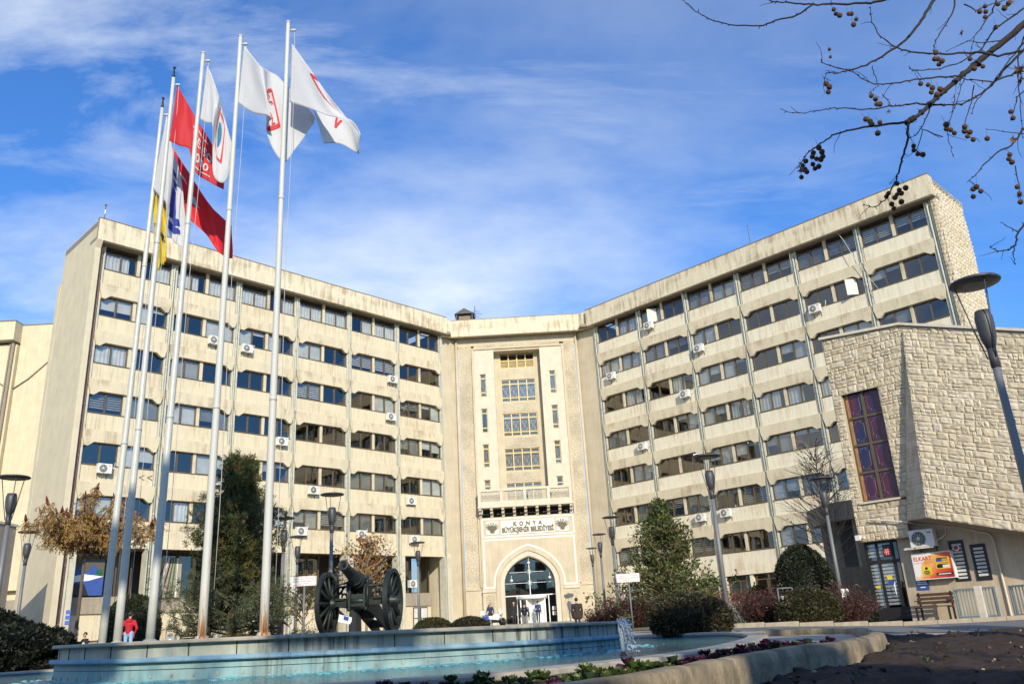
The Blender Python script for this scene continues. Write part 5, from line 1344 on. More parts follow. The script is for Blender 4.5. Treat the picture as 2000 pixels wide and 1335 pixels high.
m = MB(); m.box(-TR+.1, TR-.1, -.05, .05, WR_-.06, WR_+.05); m.tube([(-TR-.1, 0, WR_), (TR+.1, 0, WR_)], .04, 10); m.tube([(-TR+.08, -.12, WR_+.3), (TR-.08, -.12, WR_+.3)], .022, 8)
m.tube([(-.2, -.13, WR_+.02), (.2, -.13, WR_+.02)], .055, 10); m.build('axle', 'cannon_green', cn)
m = MB()
for sg in (-1, 1):                                     # cheeks and trail
    P = [(-.22, WR_-.1), (-.2, WR_+.24), (-.08, WR_+.42), (.1, WR_+.42), (.25, WR_+.2), (1.9, .05), (1.9, -.03), (1.6, -.03), (.3, WR_-.2)]
    m.prism(P, sg*.13, sg*.17, lambda a, b, c: (c, a, b))
m.box(-.128, .128, .5, .56, .3, .5); m.box(-.128, .128, 1.2, 1.26, .12, .28); m.box(-.128, .128, -.16, -.1, WR_-.08, WR_+.15); m.build('carriage', 'cannon_green', cn, True)
for sg in (-1, 1):
    m = MB()
    for x in (.3, .47):
        P = [(x*sg+.05*math.cos(a)*1.0, -.07, WR_+.1+.07*math.sin(a)) for a in [k*PI/8 for k in range(9)]]; m.tube(P, .02, 6)
    for q in (-1, 1): m.tube([(sg*.385+q*.02, -.07, WR_+.16), (sg*.385+q*.06, -.08, WR_+.29)], .022, 6)
    m.box(sg*.385-.09, sg*.385+.09, -.1, .1, WR_+.05, WR_+.09)
    m.tube([(sg*.2, -.16, WR_-.12), (sg*.2, -.16, WR_+.36)], .03, 8); m.tube([(sg*.2, -.18, WR_+.36), (sg*.16, 0, WR_+.48)], .028, 8)
    m.tube([(sg*.28, -.1, WR_+.3), (sg*.55, -.02, WR_+.02)], .02, 6)
    m.ball((sg*.17, -.17, WR_-.13), .045, 0, 8, 6)
    m.build('fitting', 'cannon_dark', cn)
E_ = math.radians(15); ax = Vector((.0, -math.cos(E_), math.sin(E_))); tq = ax.to_track_quat('Z', 'Y').to_matrix().to_4x4(); o0 = Vector((0, .0, WR_+.36))
m = MB(); m.lathe([(0, -.42), (.05, -.42), (.06, -.37), (.1, -.34), (.155, -.3), (.16, .0), (.155, .16), (.162, .17), (.162, .2), (.135, .21), (.1, .75), (.092, .98), (.1, .99), (.104, 1.07), (.1, 1.09), (.062, 1.09), (.058, .8), (0, .8)], o0, 24, 0, True, tq); m.build('barrel', 'cannon_green', cn)
m = MB(); m.lathe([(.147, .3), (.137, .3), (.137, .325), (.147, .325)], o0, 24, 0, False, tq); m.tube([(-.24, 0, WR_+.36), (.24, 0, WR_+.36)], .055, 10)
m.box(-.05, .05, .3, .34, WR_+.2, WR_+.5); m.build('trunnion', 'cannon_dark', cn)
m = MB()                                               # rope hanging over the left wheel
for k in range(5):
    P = [(-TR+.02+.03*k, -.15+.05*k, 2*WR_+.0-.015*k), (-TR+.08+.02*k, -.1, 2*WR_-.1), (-TR+.12, -.05-.02*k, WR_+.35-.03*k), (-TR+.2, -.1, WR_+.25+.02*k)]; m.tube(P, .02, 6)
m.tube([(-TR+.14, -.12, WR_+.42), (-.42, -.12, WR_+.34), (-.22, -.15, WR_+.38)], .02, 6); m.build('rope', 'cannon_dark', cn)
# ------------------------------------------------------------------ benches, bins, posts, railings
plain('bench_wood', (.085, .045, .025), .6, var=.25, scale=12); plain('rail_green', (.27, .34, .32), .5, var=.08, streak=.15); plain('bin_steel', (.42, .42, .42), .35, .6)
def bench(loc, rz, w, lab):
    e = empty('park_bench', loc, rz, lab, 'bench'); m = MB()
    for k in range(4): m.box(-w, w, -.42+.1*k, -.34+.1*k, .42, .455)
    m.build('seat', 'bench_wood', e); m = MB()
    for k in range(3): m.box(-w, w, -.0+.02*k, .03+.02*k, .52+.13*k, .62+.13*k)
    m.build('backrest', 'bench_wood', e)
    for s in (-w+.08, w-.08):
        m = MB(); m.box(s-.03, s+.03, -.42, -.37, -.05, .42); m.box(s-.03, s+.03, .03, .08, -.05, .92); m.box(s-.03, s+.03, -.42, .03, .39, .42); m.box(s-.025, s+.025, -.4, .05, .62, .65); m.build('leg', 'black', e)
    return e
u, z = WA.uz(1835, 1208, -.2); q = WA.w(u, -.25, 0); bench((q.x, q.y, ground(q.x, q.y)+.05), AR, .62, 'dark brown bench against the annex wall below the sign board')
def rail_panel(a, b, n, lab):
    d = (b-a); L_ = math.hypot(d.x, d.y); e = empty('railing_panel', a, math.atan2(d.y, d.x), lab, 'railing', 'green railing panels by the annex'); m = MB(); h = .98
    m.box(0, L_, -.03, .03, h-.06, h); m.box(.06, L_-.06, -.025, .025, .1, .15); m.box(0, .06, -.028, .028, -.15, h-.06); m.box(L_-.06, L_, -.028, .028, -.15, h-.06); m.build('frame', 'rail_green', e)
    m = MB()
    for i in range(1, n): x = L_*i/n; m.box(x-.014, x+.014, -.014, .014, .15, h-.06)
    m.build('bars', 'rail_green', e)
def gp(x, y, Y): p = at(x, y, Y); p.z = ground(p.x, Y); return p
rail_panel(gp(1875, 1210, 28.0), gp(1958, 1208, 26.7), 13, 'green railing panel nearest the brown bench')
rail_panel(gp(1984, 1205, 26.4), gp(2075, 1200, 24.9), 13, 'green railing panel at the right edge of the picture')
p = gp(1925, 1215, 26.2); m = MB(); m.box(-.09, .09, -.06, .06, -.1, 1.0); m.box(-.095, .095, -.065, .065, .93, 1.02); o = m.build('bollard', 'coping_pale'); o.location = p; o.rotation_euler.z = AR; tag(o, 'pale square bollard in front of the green railing panel', 'bollard')
m = MB(); p = gp(163, 1240, 30); m.lathe([(.09, -.1), (.09, .62), (.06, .68), (0, .7)], (0, 0, 0), 12); o = m.build('bollard', 'coping_pale'); o.location = p; tag(o, 'short white round post on the left lawn holding two slack chains', 'bollard')
for sg, lab in ((-1, 'slack chain left of the short white post'), (1, 'slack chain right of the short white post')):
    m = MB(); P = [p+Vector((sg*(.05+2.3*i/12), .1*i/12*sg, .55-.4*math.sin(PI*i/12)*.9)) for i in range(13)]; m.tube(P, .025, 6); tag(m.build('chain', 'lamp_grey'), lab, 'chain')
def litter_bin(x, y, Y, lab):
    p = gp(x, y, Y); e = empty('litter_bin', p, .1, lab, 'litter bin', 'grey litter bins in the square')
    for s in (-.24, .24): m = MB(); m.tube([(s, 0, -.1), (s, 0, 1.15)], .025, 8); m.build('post', 'lamp_grey', e)
    m = MB(); m.tube([(-.24, 0, 1.15), (.24, 0, 1.15)], .025, 8); m.build('top_rail', 'lamp_grey', e)
    m = MB(); m.box(-.2, .2, -.14, .14, .3, .88); m.box(-.21, .21, -.15, .15, .88, .91); m.build('bucket', 'bin_steel', e)
    m = MB(); m.lathe([(0, .0), (.11, .0), (.11, .006), (0, .006)], (0, -.141, .6), 16, 0, False, Matrix.Rotation(PI/2, 4, 'X')); m.build('sticker', 'paper', e)
litter_bin(1534, 1158, 27.5, 'grey litter bin between the reddish shrubs and the clipped bush'); litter_bin(336, 1219, 41, 'grey litter bin under the pine at the left')
m = MB(); Y = 29.5; p = gp(1647, 1139, Y); e = empty('warning_sign', p, 0, 'small white warning sign on a thin post before the stone annex', 'sign')
m.tube([(0, 0, -.1), (0, 0, 1.0)], .015, 6); m.build('post', 'white_metal', e); m = MB(); m.box(-.13, .13, -.015, -.003, .92, 1.2); m.build('panel', 'paper', e)
m = MB(); m.box(-.012, .012, -.018, -.0155, 1.04, 1.16); m.box(-.012, .012, -.018, -.0155, .99, 1.015); m.build('symbol', 'sign_red', e)
# banners inside the arcade
def banner(x0, y0, x1, y1, v, lab, kind):
    (a, z1), (c, z0) = WL.uz(x0, y0, v), WL.uz(x1, y1, v); e = empty('banner', WL.w((a+c)/2, v, z0), AL, lab, 'banner'); w, h = (c-a)/2, z1-z0
    m = MB(); m.box(-w, w, -.03, 0, 0, h); m.build('sheet', 'sign_blue' if kind == 0 else 'soffit_band', e); m = MB()
    if kind == 0:
        m.prism([(-w, h*.45), (-w*.5, h*.8), (-w*.1, h*.62), (w*.4, h*.85), (w, h*.5), (w, h), (-w, h)], -.036, -.031, xyz, 0); m.prism([(-w, h*.35), (w*.1, h*.4), (w, h*.52), (-w*.2, h*.58), (-w, h*.5)], -.037, -.031, xyz, 1)
        m.lathe([(0, 0), (w*.2, 0)], (w*.72, -.04, h*.62), 16, 2, False, Matrix.Rotation(PI/2, 4, 'X')); m.prism([(-w, 0), (w*.2, 0), (-.1*w, h*.3), (-w, h*.33)], -.038, -.031, xyz, 3)
    else:
        for k in range(6): m.prism([(-w*.1+w*.15*k, h), (-w*.02+w*.15*k, h), (w*(-1+.33*k), 0), (w*(-1.0+.33*k)+.1, 0)], -.036-.001*k, -.031, xyz, (0, 1, 3, 0, 2, 1)[k])
    m.build('picture', ['interior', 'paper', 'flag_green', 'black'], e)
banner(140, 1090, 198, 1162, 1.45, 'blue and white picture banner hung in the left bay of the arcade', 0)
banner(300, 1088, 350, 1166, 1.45, 'dark banner with pale rays hung in the arcade behind the pine', 1)
# ------------------------------------------------------------------ vegetation
def leaf_mat(name, col, var=.35, rough=.55, trans=.25):
    m, nt, b = new_mat(name); L = nt.links
    g = nz(nt, coords(nt, (1, 1, 1)), 2.5, 3); r = ramp(nt, [(.3, tuple(c*(1-var) for c in col)), (.7, tuple(c*(1+var) for c in col))]); L.new(g, r.inputs[0]); L.new(r.outputs[0], b.inputs['Base Color']); b.inputs['Roughness'].default_value = rough
    t = _n(nt, 'ShaderNodeBsdfTranslucent'); L.new(r.outputs[0], t.inputs[0]); mx = _n(nt, 'ShaderNodeMixShader'); mx.inputs[0].default_value = trans
    L.new(b.outputs[0], mx.inputs[1]); L.new(t.outputs[0], mx.inputs[2]); L.new(mx.outputs[0], nt.nodes['Material Output'].inputs[0])
for n_, c in (('needle', (.065, .078, .022)), ('needle_pale', (.10, .115, .06)), ('needle_gold', (.17, .11, .02)), ('magnolia', (.055, .085, .02)), ('magnolia_light', (.13, .14, .035)), ('magnolia_brown', (.16, .09, .03)),
              ('tan_leaf', (.36, .22, .07)), ('tan_dark', (.22, .11, .035)), ('sumac_cone', (.14, .022, .014)), ('orange_leaf', (.30, .11, .02)), ('rust_leaf', (.17, .055, .015)), ('yellow_leaf', (.42, .28, .02)),
              ('box_green', (.034, .042, .011)), ('box_brown', (.052, .040, .014)), ('dark_green', (.013, .019, .009)), ('barberry', (.13, .045, .032)), ('barberry_dark', (.065, .026, .022)), ('red_leaf', (.27, .035, .035)), ('shade_green', (.007, .010, .005)), ('silver', (.30, .32, .27)), ('plane_leaf', (.14, .065, .025))): leaf_mat(n_, c)  # shade green: deep shade over the left shrubs put into the leaf colour
plain('bark', (.10, .075, .055), .9, var=.3, scale=15, bump=.6); plain('bark_pale', (.27, .22, .17), .9, var=.25, scale=12); plain('bark_dark', (.028, .021, .018), .9, var=.3, scale=20)
def leaf(m, p, d, up, L, W, mi, fold=0):
    s = d.cross(up); s = s.normalized()*W/2 if s.length > 1e-6 else Vector((W/2, 0, 0)); n = s.cross(d).normalized()
    a, b, c, e = p, p+d*L*.45+s+n*fold, p+d*L, p+d*L*.45-s+n*fold
    m.add([a, b, c, e], [(0, 1, 2, 3)], mi)
def rv(): 
    while True:
        v = Vector((rnd.uniform(-1, 1), rnd.uniform(-1, 1), rnd.uniform(-1, 1)))
        if .05 < v.length < 1: return v.normalized()
def limb(m, P, r0, r1, n=6, mi=0): m.tube(P, [r0+(r1-r0)*i/(len(P)-1) for i in range(len(P))], n, mi)
def wander(p, d, L, n, jit, grav=0):
    P = [p.copy()]; d = d.normalized()
    for i in range(n): d = (d+rv()*jit+Vector((0, 0, grav))).normalized(); P.append(P[-1]+d*L/n)
    return P
def tree_at(name, x, yb, yt, Y, label, cat='tree', group=None):
    p = at(x, yb, Y); t = at(x, yt, Y); g = ground(p.x, Y); return empty(name, (p.x, Y, g), 0, label, cat, group), t.z-g, Y/F
# pine
e, H, k = tree_at('pine_tree', 452, 1240, 903, 29.0, 'dark green pine with sparse bluish lower branches behind the rusted flagpoles')
tr = MB(); cr = MB(); limb(tr, [Vector((0, 0, -.2)), Vector((.05, 0, H*.4)), Vector((-.05, .05, H*.75)), Vector((0, 0, H*.97))], .14, .02, 8)
for i in range(175):
    h = H*(.07+.91*(i/175)**.95); f = h/H; a = i*2.4+rnd.random()*.6
    R = (2.75*(1-f)**.62*(.8+.25*math.sin(f*14)))*rnd.uniform(.4, 1.08)+.15
    d = Vector((math.cos(a), math.sin(a), .12+.5*f)); P = wander(Vector((0, 0, h)), d, R, 6, .13, .05); limb(tr, P, .035*(1-f)+.012, .006, 5)
    for j in range(2, 7):
        for q in range(int(15-10*f)):
            b = P[min(j, 6)]; dd = (P[min(j, 6)]-P[j-1]).normalized()
            tip = b+(dd*.55+rv()*.8).normalized()*rnd.uniform(.05, .5-.2*f)
            mi = 1 if (f < .33 and rnd.random() < .75) else (2 if rnd.random() < .13 else 0)
            ax = (dd+rv()*.5+Vector((0, 0, .45))).normalized()
            for w in range(15): leaf(cr, tip+ax*rnd.uniform(-.06, .1), (ax*.7+rv()*.95).normalized(), rv(), rnd.uniform(.10, .19), .021, mi)
    
tr.build('trunk', 'bark', e); cr.build('crown', ['needle', 'needle_pale', 'needle_gold'], e)
# evergreen broadleaf tree
e, H, k = tree_at('broadleaf_tree', 1310, 1200, 976, 43.0, 'glossy evergreen broadleaf tree of lumpy conical shape before the right wing')
tr = MB(); cr = MB(); limb(tr, [Vector((.2, 0, -.2)), Vector((.1, 0, H*.45)), Vector((-.1, 0, H*.95))], .12, .03, 8)
for i in range(230):
    f = (i/230)**1.25; h = H*(.08+.87*f); a = i*2.4+rnd.random(); R = (4.1*(1-f)**1.05*(.85+.2*math.sin(f*11+1)))*rnd.uniform(.35, 1.05)+.25
    d = Vector((math.cos(a), math.sin(a), .1+.5*f)); P = wander(Vector((0, 0, h)), d, R, 5, .2, .05); limb(tr, P, .03, .008, 5)
    for j in range(2, 6):
        for q in range(13):
            c = P[j]+rv()*rnd.random()*.42; out = (c-Vector((0, 0, h))); out = out.normalized() if out.length > .01 else rv()
            leaf(cr, c, (out*.5+rv()+Vector((0, 0, .25))).normalized(), rv(), rnd.uniform(.15, .25), .095, 0 if rnd.random() < .6 else (1 if rnd.random() < .7 else 2), .01)
tr.build('trunk', 'bark_pale', e); cr.build('crown', ['magnolia', 'magnolia_light', 'magnolia_brown'], e)
# sumac
e, H, k = tree_at('sumac_tree', 148, 1240, 958, 33.0, 'leaning sumac with tan drooping leaves and dark red seed cones at the left')
tr = MB(); cr = MB(); T0 = Vector((0, 0, H*.66)); limb(tr, [Vector((-.05, 0, -.2)), Vector((0, 0, H*.3)), T0], .07, .055, 8)
for i in range(34):
    a = i*2.4; L_ = rnd.uniform(1.1, 2.7); d = Vector((math.cos(a)*1.15, math.sin(a)*.8, rnd.uniform(.2, 1.15)))
    P = wander(T0+Vector((0, 0, -.1+rnd.random()*.3)), d, L_, 6, .22, -.02)
    limb(tr, P, .04, .012, 6)
    for j in range(3, 7):
        for q in range(11):
            c = P[j]+rv()*rnd.random()*.3; axis = (rv()*.9+Vector((0, 0, -.75))).normalized(); nl = 9; LL = rnd.uniform(.3, .5)
            for s in range(nl):
                pp = c+axis*LL*s/nl+Vector((0, 0, -.1*(s/nl)**2))
                for sg in (-1, 1): leaf(cr, pp, (axis*.5+rv()*.5+Vector((sg*.4, 0, -.35))).normalized(), rv(), rnd.uniform(.09, .15), .035, 0 if rnd.random() < .72 else 1)
    if P[-1].z > H*.74:
        for q in range(2):
            b = P[-1]+rv()*.15*q; u = (Vector((0, 0, 1))+rv()*.4).normalized(); co = MB(); co.tube([b, b+u*.08, b+u*.2, b+u*.3], [.02, .045, .035, .008], 6); co.build('seed_cone', 'sumac_cone', e)
tr.build('trunk', 'bark', e); cr.build('crown', ['tan_leaf', 'tan_dark'], e)
# autumn trees near the cannon
def small_tree(x, yb, yt, Y, R, mats, nb, nl, ls, label, trunk='bark_pale', bare=.0):
    e, H, k = tree_at('autumn_tree', x, yb, yt, Y, label); tr = MB(); cr = MB(); limb(tr, [Vector((0, 0, -.2)), Vector((.03, 0, H*.35)), Vector((0, 0, H*.8))], .06, .02, 7)
    for i in range(nb):
        f = .28+.6*i/nb; a = i*2.4; d = Vector((math.cos(a), math.sin(a), 1.0)); L_ = R*(1.25-f)*rnd.uniform(.7, 1.25); P = wander(Vector((0, 0, H*f)), d, L_, 6, .2, .0); limb(tr, P, .024, .008, 5)
        for w in range(3): limb(tr, wander(P[rnd.choice((2, 3, 4))], (P[4]-P[3])+rv()*.18, L_*.55, 4, .25), .012, .005, 4)
        if rnd.random() < bare: continue
        for j in range(2, 7):
            for q in range(nl): leaf(cr, P[j]+rv()*rnd.random()*.28, rv(), rv(), rnd.uniform(.6, 1.2)*ls, ls*.6, rnd.randrange(len(mats)), .008)
    tr.build('trunk', trunk, e); cr.build('crown', mats, e); return e
small_tree(715, 1215, 1040, 33, 1.9, ['orange_leaf', 'rust_leaf', 'orange_leaf', 'yellow_leaf'], 46, 5, .14, 'orange brown autumn tree directly behind the cannon barrel')
small_tree(592, 1210, 1120, 34, 1.25, ['yellow_leaf', 'yellow_leaf', 'tan_leaf'], 22, 6, .12, 'small yellow leaved tree behind the notice board left of the cannon')
e = small_tree(1612, 1010, 846, 41, 3.0, ['tan_leaf', 'tan_dark'], 80, 2, .13, 'nearly bare tree with a few tan leaves beside the curved balcony', 'bark_pale', .55)
small_tree(1248, 1200, 1128, 45, .7, ['orange_leaf', 'rust_leaf'], 16, 5, .12, 'low orange leaved sapling under the right notice board')
# clipped bushes and shrubs
def bush(name, x, yb, Y, rx, h, mats, label, cat='bush', group='clipped round bushes', n=2600, ls=.085, shape='dome', jag=.035):
    p = at(x, yb, Y); g = ground(p.x, Y); e = empty(name, (p.x, Y, g), 0, label, cat, group); m = MB(); ry = rx*.85
    m.ball((0, 0, h*.38), (rx*.84, ry*.84, h*.52), 0, 18, 12); cx, sx_ = 0, 0
    for i in range(int(1050*12.57*((rx*ry)**1.6/3+2*(rx*h*.6)**1.6/3)**.625)):
        v = rv()
        q = 1+jag*noise.noise(v*3+Vector((x, 0, 0)))+rnd.uniform(-.05, .03); c = Vector((v.x*rx*q, v.y*ry*q, h*.4+v.z*h*.6*q))
        if c.z < -.1: continue
        leaf(m, c, (v*.8+rv()).normalized(), rv(), rnd.uniform(.7, 1.4)*ls, ls*.6, rnd.randrange(len(mats)))
    m.build('foliage', mats, e); return e
def shrub(x, yb, Y, rx, h, mats, label, n=420, cat='shrub', spread=.9, group=None):
    p = at(x, yb, Y); g = ground(p.x, Y); e = empty('shrub', (p.x, Y, g), 0, label, cat, group); m = MB(); st = MB()
    for i in range(n):
        a = rnd.random()*6.283; r = math.sqrt(rnd.random()); b = Vector((math.cos(a)*r*rx*.55, math.sin(a)*r*rx*.45, 0)); d = Vector((math.cos(a)*r*spread, math.sin(a)*r*spread, 1.0)); L_ = h*rnd.uniform(.6, 1.05)*(1.08-.35*r*r)
        P = wander(b, d, L_, 5, .14); st.tube(P, [.008, .007, .006, .005, .004, .002], 4, 0, True, False)
        for j in range(1, 6):
            for q in range(4): leaf(m, P[j]+rv()*.04, (rv()+Vector((0, 0, .5))).normalized(), rv(), rnd.uniform(.05, .1), .035, rnd.randrange(len(mats)))
    st.build('stems', 'bark_dark', e); m.build('foliage', mats, e); return e
bush('clipped_bush', 1352, 1228, 22.0, 1.0, .98, ['box_brown', 'dark_green', 'box_brown'], 'nearer of two overlapping brownish domed bushes right of the fountain', n=5200)
bush('clipped_bush', 1338, 1220, 26.5, 1.08, 1.08, ['box_brown', 'box_green'], 'larger domed bush rising behind the nearer brownish dome', n=5200)
bush('clipped_bush', 1582, 1210, 27.5, 1.0, 1.1, ['box_brown', 'box_green'], 'brownish clipped bush in front of the balcony, beside the grey bin', n=4200)
bush('clipped_bush', 1580, 1195, 34.0, 1.15, 3.0, ['dark_green', 'dark_green', 'box_green'], 'tall dark ball shaped bush below the bare tree', n=5200)
bush('clipped_bush', 1487, 1195, 36.0, .55, 1.55, ['dark_green', 'box_green'], 'small dark upright bush against the right wing ground windows', n=1800)
bush('clipped_bush', 846, 1213, 44.0, .98, 1.0, ['box_brown', 'box_green'], 'domed bush left of the entrance, next to the street lamp', n=2400)
bush('clipped_bush', 917, 1213, 44.0, 1.0, .95, ['box_brown', 'dark_green'], 'domed bush nearest the entrance door, left of it', n=2400)
bush('clipped_bush', 255, 1240, 43.0, 1.35, 2.9, ['dark_green', 'box_green', 'box_green'], 'tall round dark bush behind the person in the red jacket', n=5200)
bush('clipped_bush', 1692, 1200, 31.5, .42, .7, ['dark_green', 'dark_green'], 'small dark bush beside the annex door', n=900)
bush('clipped_bush', 462, 1240, 27.5, .75, .6, ['box_green', 'needle_gold'], 'low green golden bush under the pine', n=1500)
shrub(1180, 1210, 46, 1.1, 1.25, ['barberry', 'barberry_dark'], 'low reddish brown shrub right of the entrance tower')
shrub(1245, 1210, 42, 1.55, 1.85, ['barberry_dark', 'barberry'], 'tall dark red shrub under the right notice board', 560)
shrub(1420, 1200, 40, 1.5, 1.5, ['red_leaf', 'barberry', 'orange_leaf'], 'bright red shrub behind the domed bushes', 520)
shrub(1446, 1204, 36, .75, .85, ['silver', 'silver'], 'silvery grey shrub beside the red one', 420)
shrub(1500, 1212, 29, .95, 1.2, ['barberry_dark', 'barberry'], 'brown red shrub left of the grey litter bin', 520)
shrub(1640, 1205, 29, 1.25, 1.3, ['barberry', 'barberry_dark'], 'rust red shrub at the foot of the lamp by the annex', 560)
shrub(596, 1230, 27, .8, .7, ['silver', 'box_brown'], 'low greyish shrub left of the cannon', 300)
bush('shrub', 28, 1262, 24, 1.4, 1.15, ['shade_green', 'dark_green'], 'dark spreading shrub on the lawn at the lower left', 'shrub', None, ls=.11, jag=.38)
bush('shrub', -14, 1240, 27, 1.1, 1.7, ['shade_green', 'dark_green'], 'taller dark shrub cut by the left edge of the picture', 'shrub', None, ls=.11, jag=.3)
# plane tree branches hanging in from the upper right
pt = empty('plane_tree', (7.6, 4.4, -.3), 0, 'dark bare plane tree branches with hanging seed balls at the upper right', 'tree')
O = Vector((7.6, 4.4, -.3)); q_ = lambda x, y, Y: at(1320+x/2.384, y/2.384, Y)-O
BR = [(5.6, .010, .003, [(1000, -8), (920, 12), (870, 18), (730, 20), (640, 22), (560, 15), (470, 10), (430, 0), (380, -14)]),
 (5.6, .007, .0022, [(640, 22), (570, 70), (460, 100), (390, 122), (250, 115), (180, 97), (130, 75), (80, 45), (35, 0)]),
 (5.9, .013, .003, [(1210, -10), (1165, 60), (1120, 125), (1050, 205), (960, 265), (900, 297), (830, 325), (760, 318), (680, 290)]),
 (5.8, .006, .002, [(830, 325), (790, 333), (740, 342), (700, 340), (692, 380)]),
 (6.1, .010, .003, [(1621, 235), (1500, 260), (1400, 245), (1290, 250), (1180, 250), (1090, 243), (1020, 222), (950, 170), (910, 100), (905, 35)]),
 (6.0, .007, .003, [(1330, 355), (1190, 362), (1090, 375), (1000, 390), (930, 390), (870, 370), (825, 335)]),
 (6.2, .030, .012, [(1680, 60), (1621, 110), (1530, 190), (1430, 270), (1340, 345), (1250, 425), (1180, 490), (1110, 550), (1078, 570)]),
 (6.1, .010, .003, [(1078, 570), (990, 575), (900, 590), (800, 605), (730, 630), (670, 670), (620, 705), (580, 760)]),
 (6.2, .010, .0025, [(1078, 570), (1080, 640), (1060, 720), (1040, 790), (1020, 850), (985, 920), (930, 965), (875, 955)]),
 (6.3, .008, .002, [(1250, 490), (1180, 487), (1120, 480), (1050, 490), (990, 495), (900, 510), (750, 503), (700, 510), (600, 525), (540, 525), (490, 508)]),
 (6.4, .012, .005, [(1660, 190), (1621, 230), (1540, 310), (1470, 400), (1400, 450), (1330, 485), (1250, 490)]),
 (6.2, .006, .002, [(1190, 490), (1160, 560), (1130, 620), (1095, 640)]), (6.0, .007, .003, [(1300, -10), (1290, 60), (1250, 120), (1210, 190), (1200, 235)]),
 (6.5, .009, .002, [(1690, 560), (1621, 600), (1560, 680), (1500, 705), (1440, 760), (1400, 810), (1370, 840), (1395, 870)]),
 (6.6, .009, .003, [(1690, 1000), (1621, 1040), (1590, 1090), (1580, 1140), (1550, 1165), (1500, 1172), (1465, 1150)]), (6.6, .005, .002, [(1590, 1080), (1560, 1060), (1518, 1035)]), (6.6, .005, .002, [(1575, 1150), (1572, 1180), (1580, 1230)]),
 (6.3, .006, .002, [(1660, 400), (1590, 450), (1580, 500), (1560, 560)]), (6.2, .004, .002, [(1300, 440), (1290, 520), (1265, 600), (1270, 650), (1290, 720)]), (6.2, .005, .002, [(1390, 400), (1370, 500), (1340, 590), (1370, 640)]),
 (6.1, .007, .002, [(1500, -10), (1470, 60), (1420, 130), (1390, 170), (1370, 260)]), (6.3, .008, .003, [(1621, 40), (1550, 90), (1480, 140), (1420, 230), (1330, 290), (1230, 320), (1120, 330), (1090, 318)]),
 (6.4, .009, .003, [(1640, 300), (1560, 350), (1480, 380), (1380, 372), (1280, 360)]), (6.3, .006, .002, [(1340, 20), (1400, 50), (1470, 20), (1560, -10)]), (6.4, .007, .002, [(1640, 130), (1600, 230), (1590, 330), (1600, 440), (1610, 560), (1615, 640)]),
 (6.2, .004, .0018, [(915, 310), (925, 350), (940, 400), (905, 430)]), (6.2, .004, .0018, [(960, 440), (985, 465), (1000, 490)]), (6.5, .005, .002, [(1580, 770), (1600, 860), (1605, 930)]), (6.3, .005, .002, [(1240, 640), (1150, 600), (1120, 700), (1150, 725)]),
 (6.1, .005, .002, [(1520, 190), (1440, 200), (1360, 190), (1260, 240)]), (6.3, .006, .002, [(1600, 220), (1520, 330), (1430, 440), (1390, 480), (1380, 530)]), (6.2, .004, .002, [(1360, 330), (1330, 400), (1310, 470), (1290, 520)]), (6.3, .005, .002, [(1700, 640), (1600, 620), (1450, 603)])]
tr = MB(); TP = [Vector((0, 0, 0)), Vector((.05, .2, 1.6)), Vector((-.1, .5, 3.2)), Vector((-.05, .9, 4.6)), Vector((.2, 1.3, 6.0)), Vector((.35, 1.5, 7.6)), Vector((.3, 1.7, 9.2))]
tr.tube(TP, [.24, .2, .17, .14, .10, .06, .02], 12); ends = TP[2:6]
tr.build('trunk', 'bark_dark', pt)
for k in range(9):                                     # crown on the side away from the picture
    m = MB(); b0 = rnd.choice(TP[3:6]); P = wander(b0, Vector((rnd.uniform(.4, 1), rnd.uniform(-.8, .8), rnd.uniform(.2, .9))), rnd.uniform(2, 3.4), 8, .25); limb(m, P, .05, .008, 7)
    for j in range(3, 9): limb(m, wander(P[j], (P[j]-P[j-1]).normalized()+rv()*.9, rnd.uniform(.6, 1.3), 6, .3), .014, .003, 5)
    m.build('branch', 'bark_dark', pt)
tw_ = None
for Y, r0, r1, P in BR:
    m = MB(); pts = [q_(x, y, Y+.05*math.sin(x*.01)) for x, y in P]
    if P[0][0] > 1590 or P[0][1] < 0:                  # carry the limb back to the trunk outside the frame
        tgt = min(ends, key=lambda e_: (e_-pts[0]).length); d0 = (pts[0]-pts[1]).normalized(); q1 = pts[0]+d0*.5*(tgt-pts[0]).length; N_ = 10; Bz = [tgt*(1-k/N_)**2+q1*2*(k/N_)*(1-k/N_)+pts[0]*(k/N_)**2+rv()*.03*(0 < k < N_) for k in range(N_+1)]; limb(m, Bz, r0*1.8, r0*1.12, 7)
    fine = []
    for a, b in zip(pts, pts[1:]):
        for k in range(4): fine.append(a.lerp(b, k/4)+rv()*.006)
    fine.append(pts[-1]); limb(m, fine, r0*1.12, r1*1.15, 7)
    for i in range(2, len(fine), 2):                   # buds and knots
        d = (fine[i]-fine[i-1]).normalized(); m.tube([fine[i], fine[i]+(d*.6+rv()).normalized()*rnd.uniform(.012, .03)], [.0045, .002], 5)
        m.ball(fine[i], (r1*1.8+r0*.25), 0, 6, 4)
        if rnd.random() < .22: m.tube(wander(fine[i], rv()+Vector((0, 0, -.5))+d*.5, rnd.uniform(.06, .2), 4, .3), [.003, .0026, .0022, .002, .0015], 5)
    m.build('branch', 'bark_dark', pt)
plain('seed_ball', (.15, .075, .03), .95, var=.35, scale=120, bump=.8)
m = MB(); m.ball((0, 0, 0), .0225, 0, 12, 9, .12); m.tube([(0, 0, .02), (.004, 0, .08)], .0012, 4, 0); ball0 = m.build('seed_ball', 'seed_ball', pt)
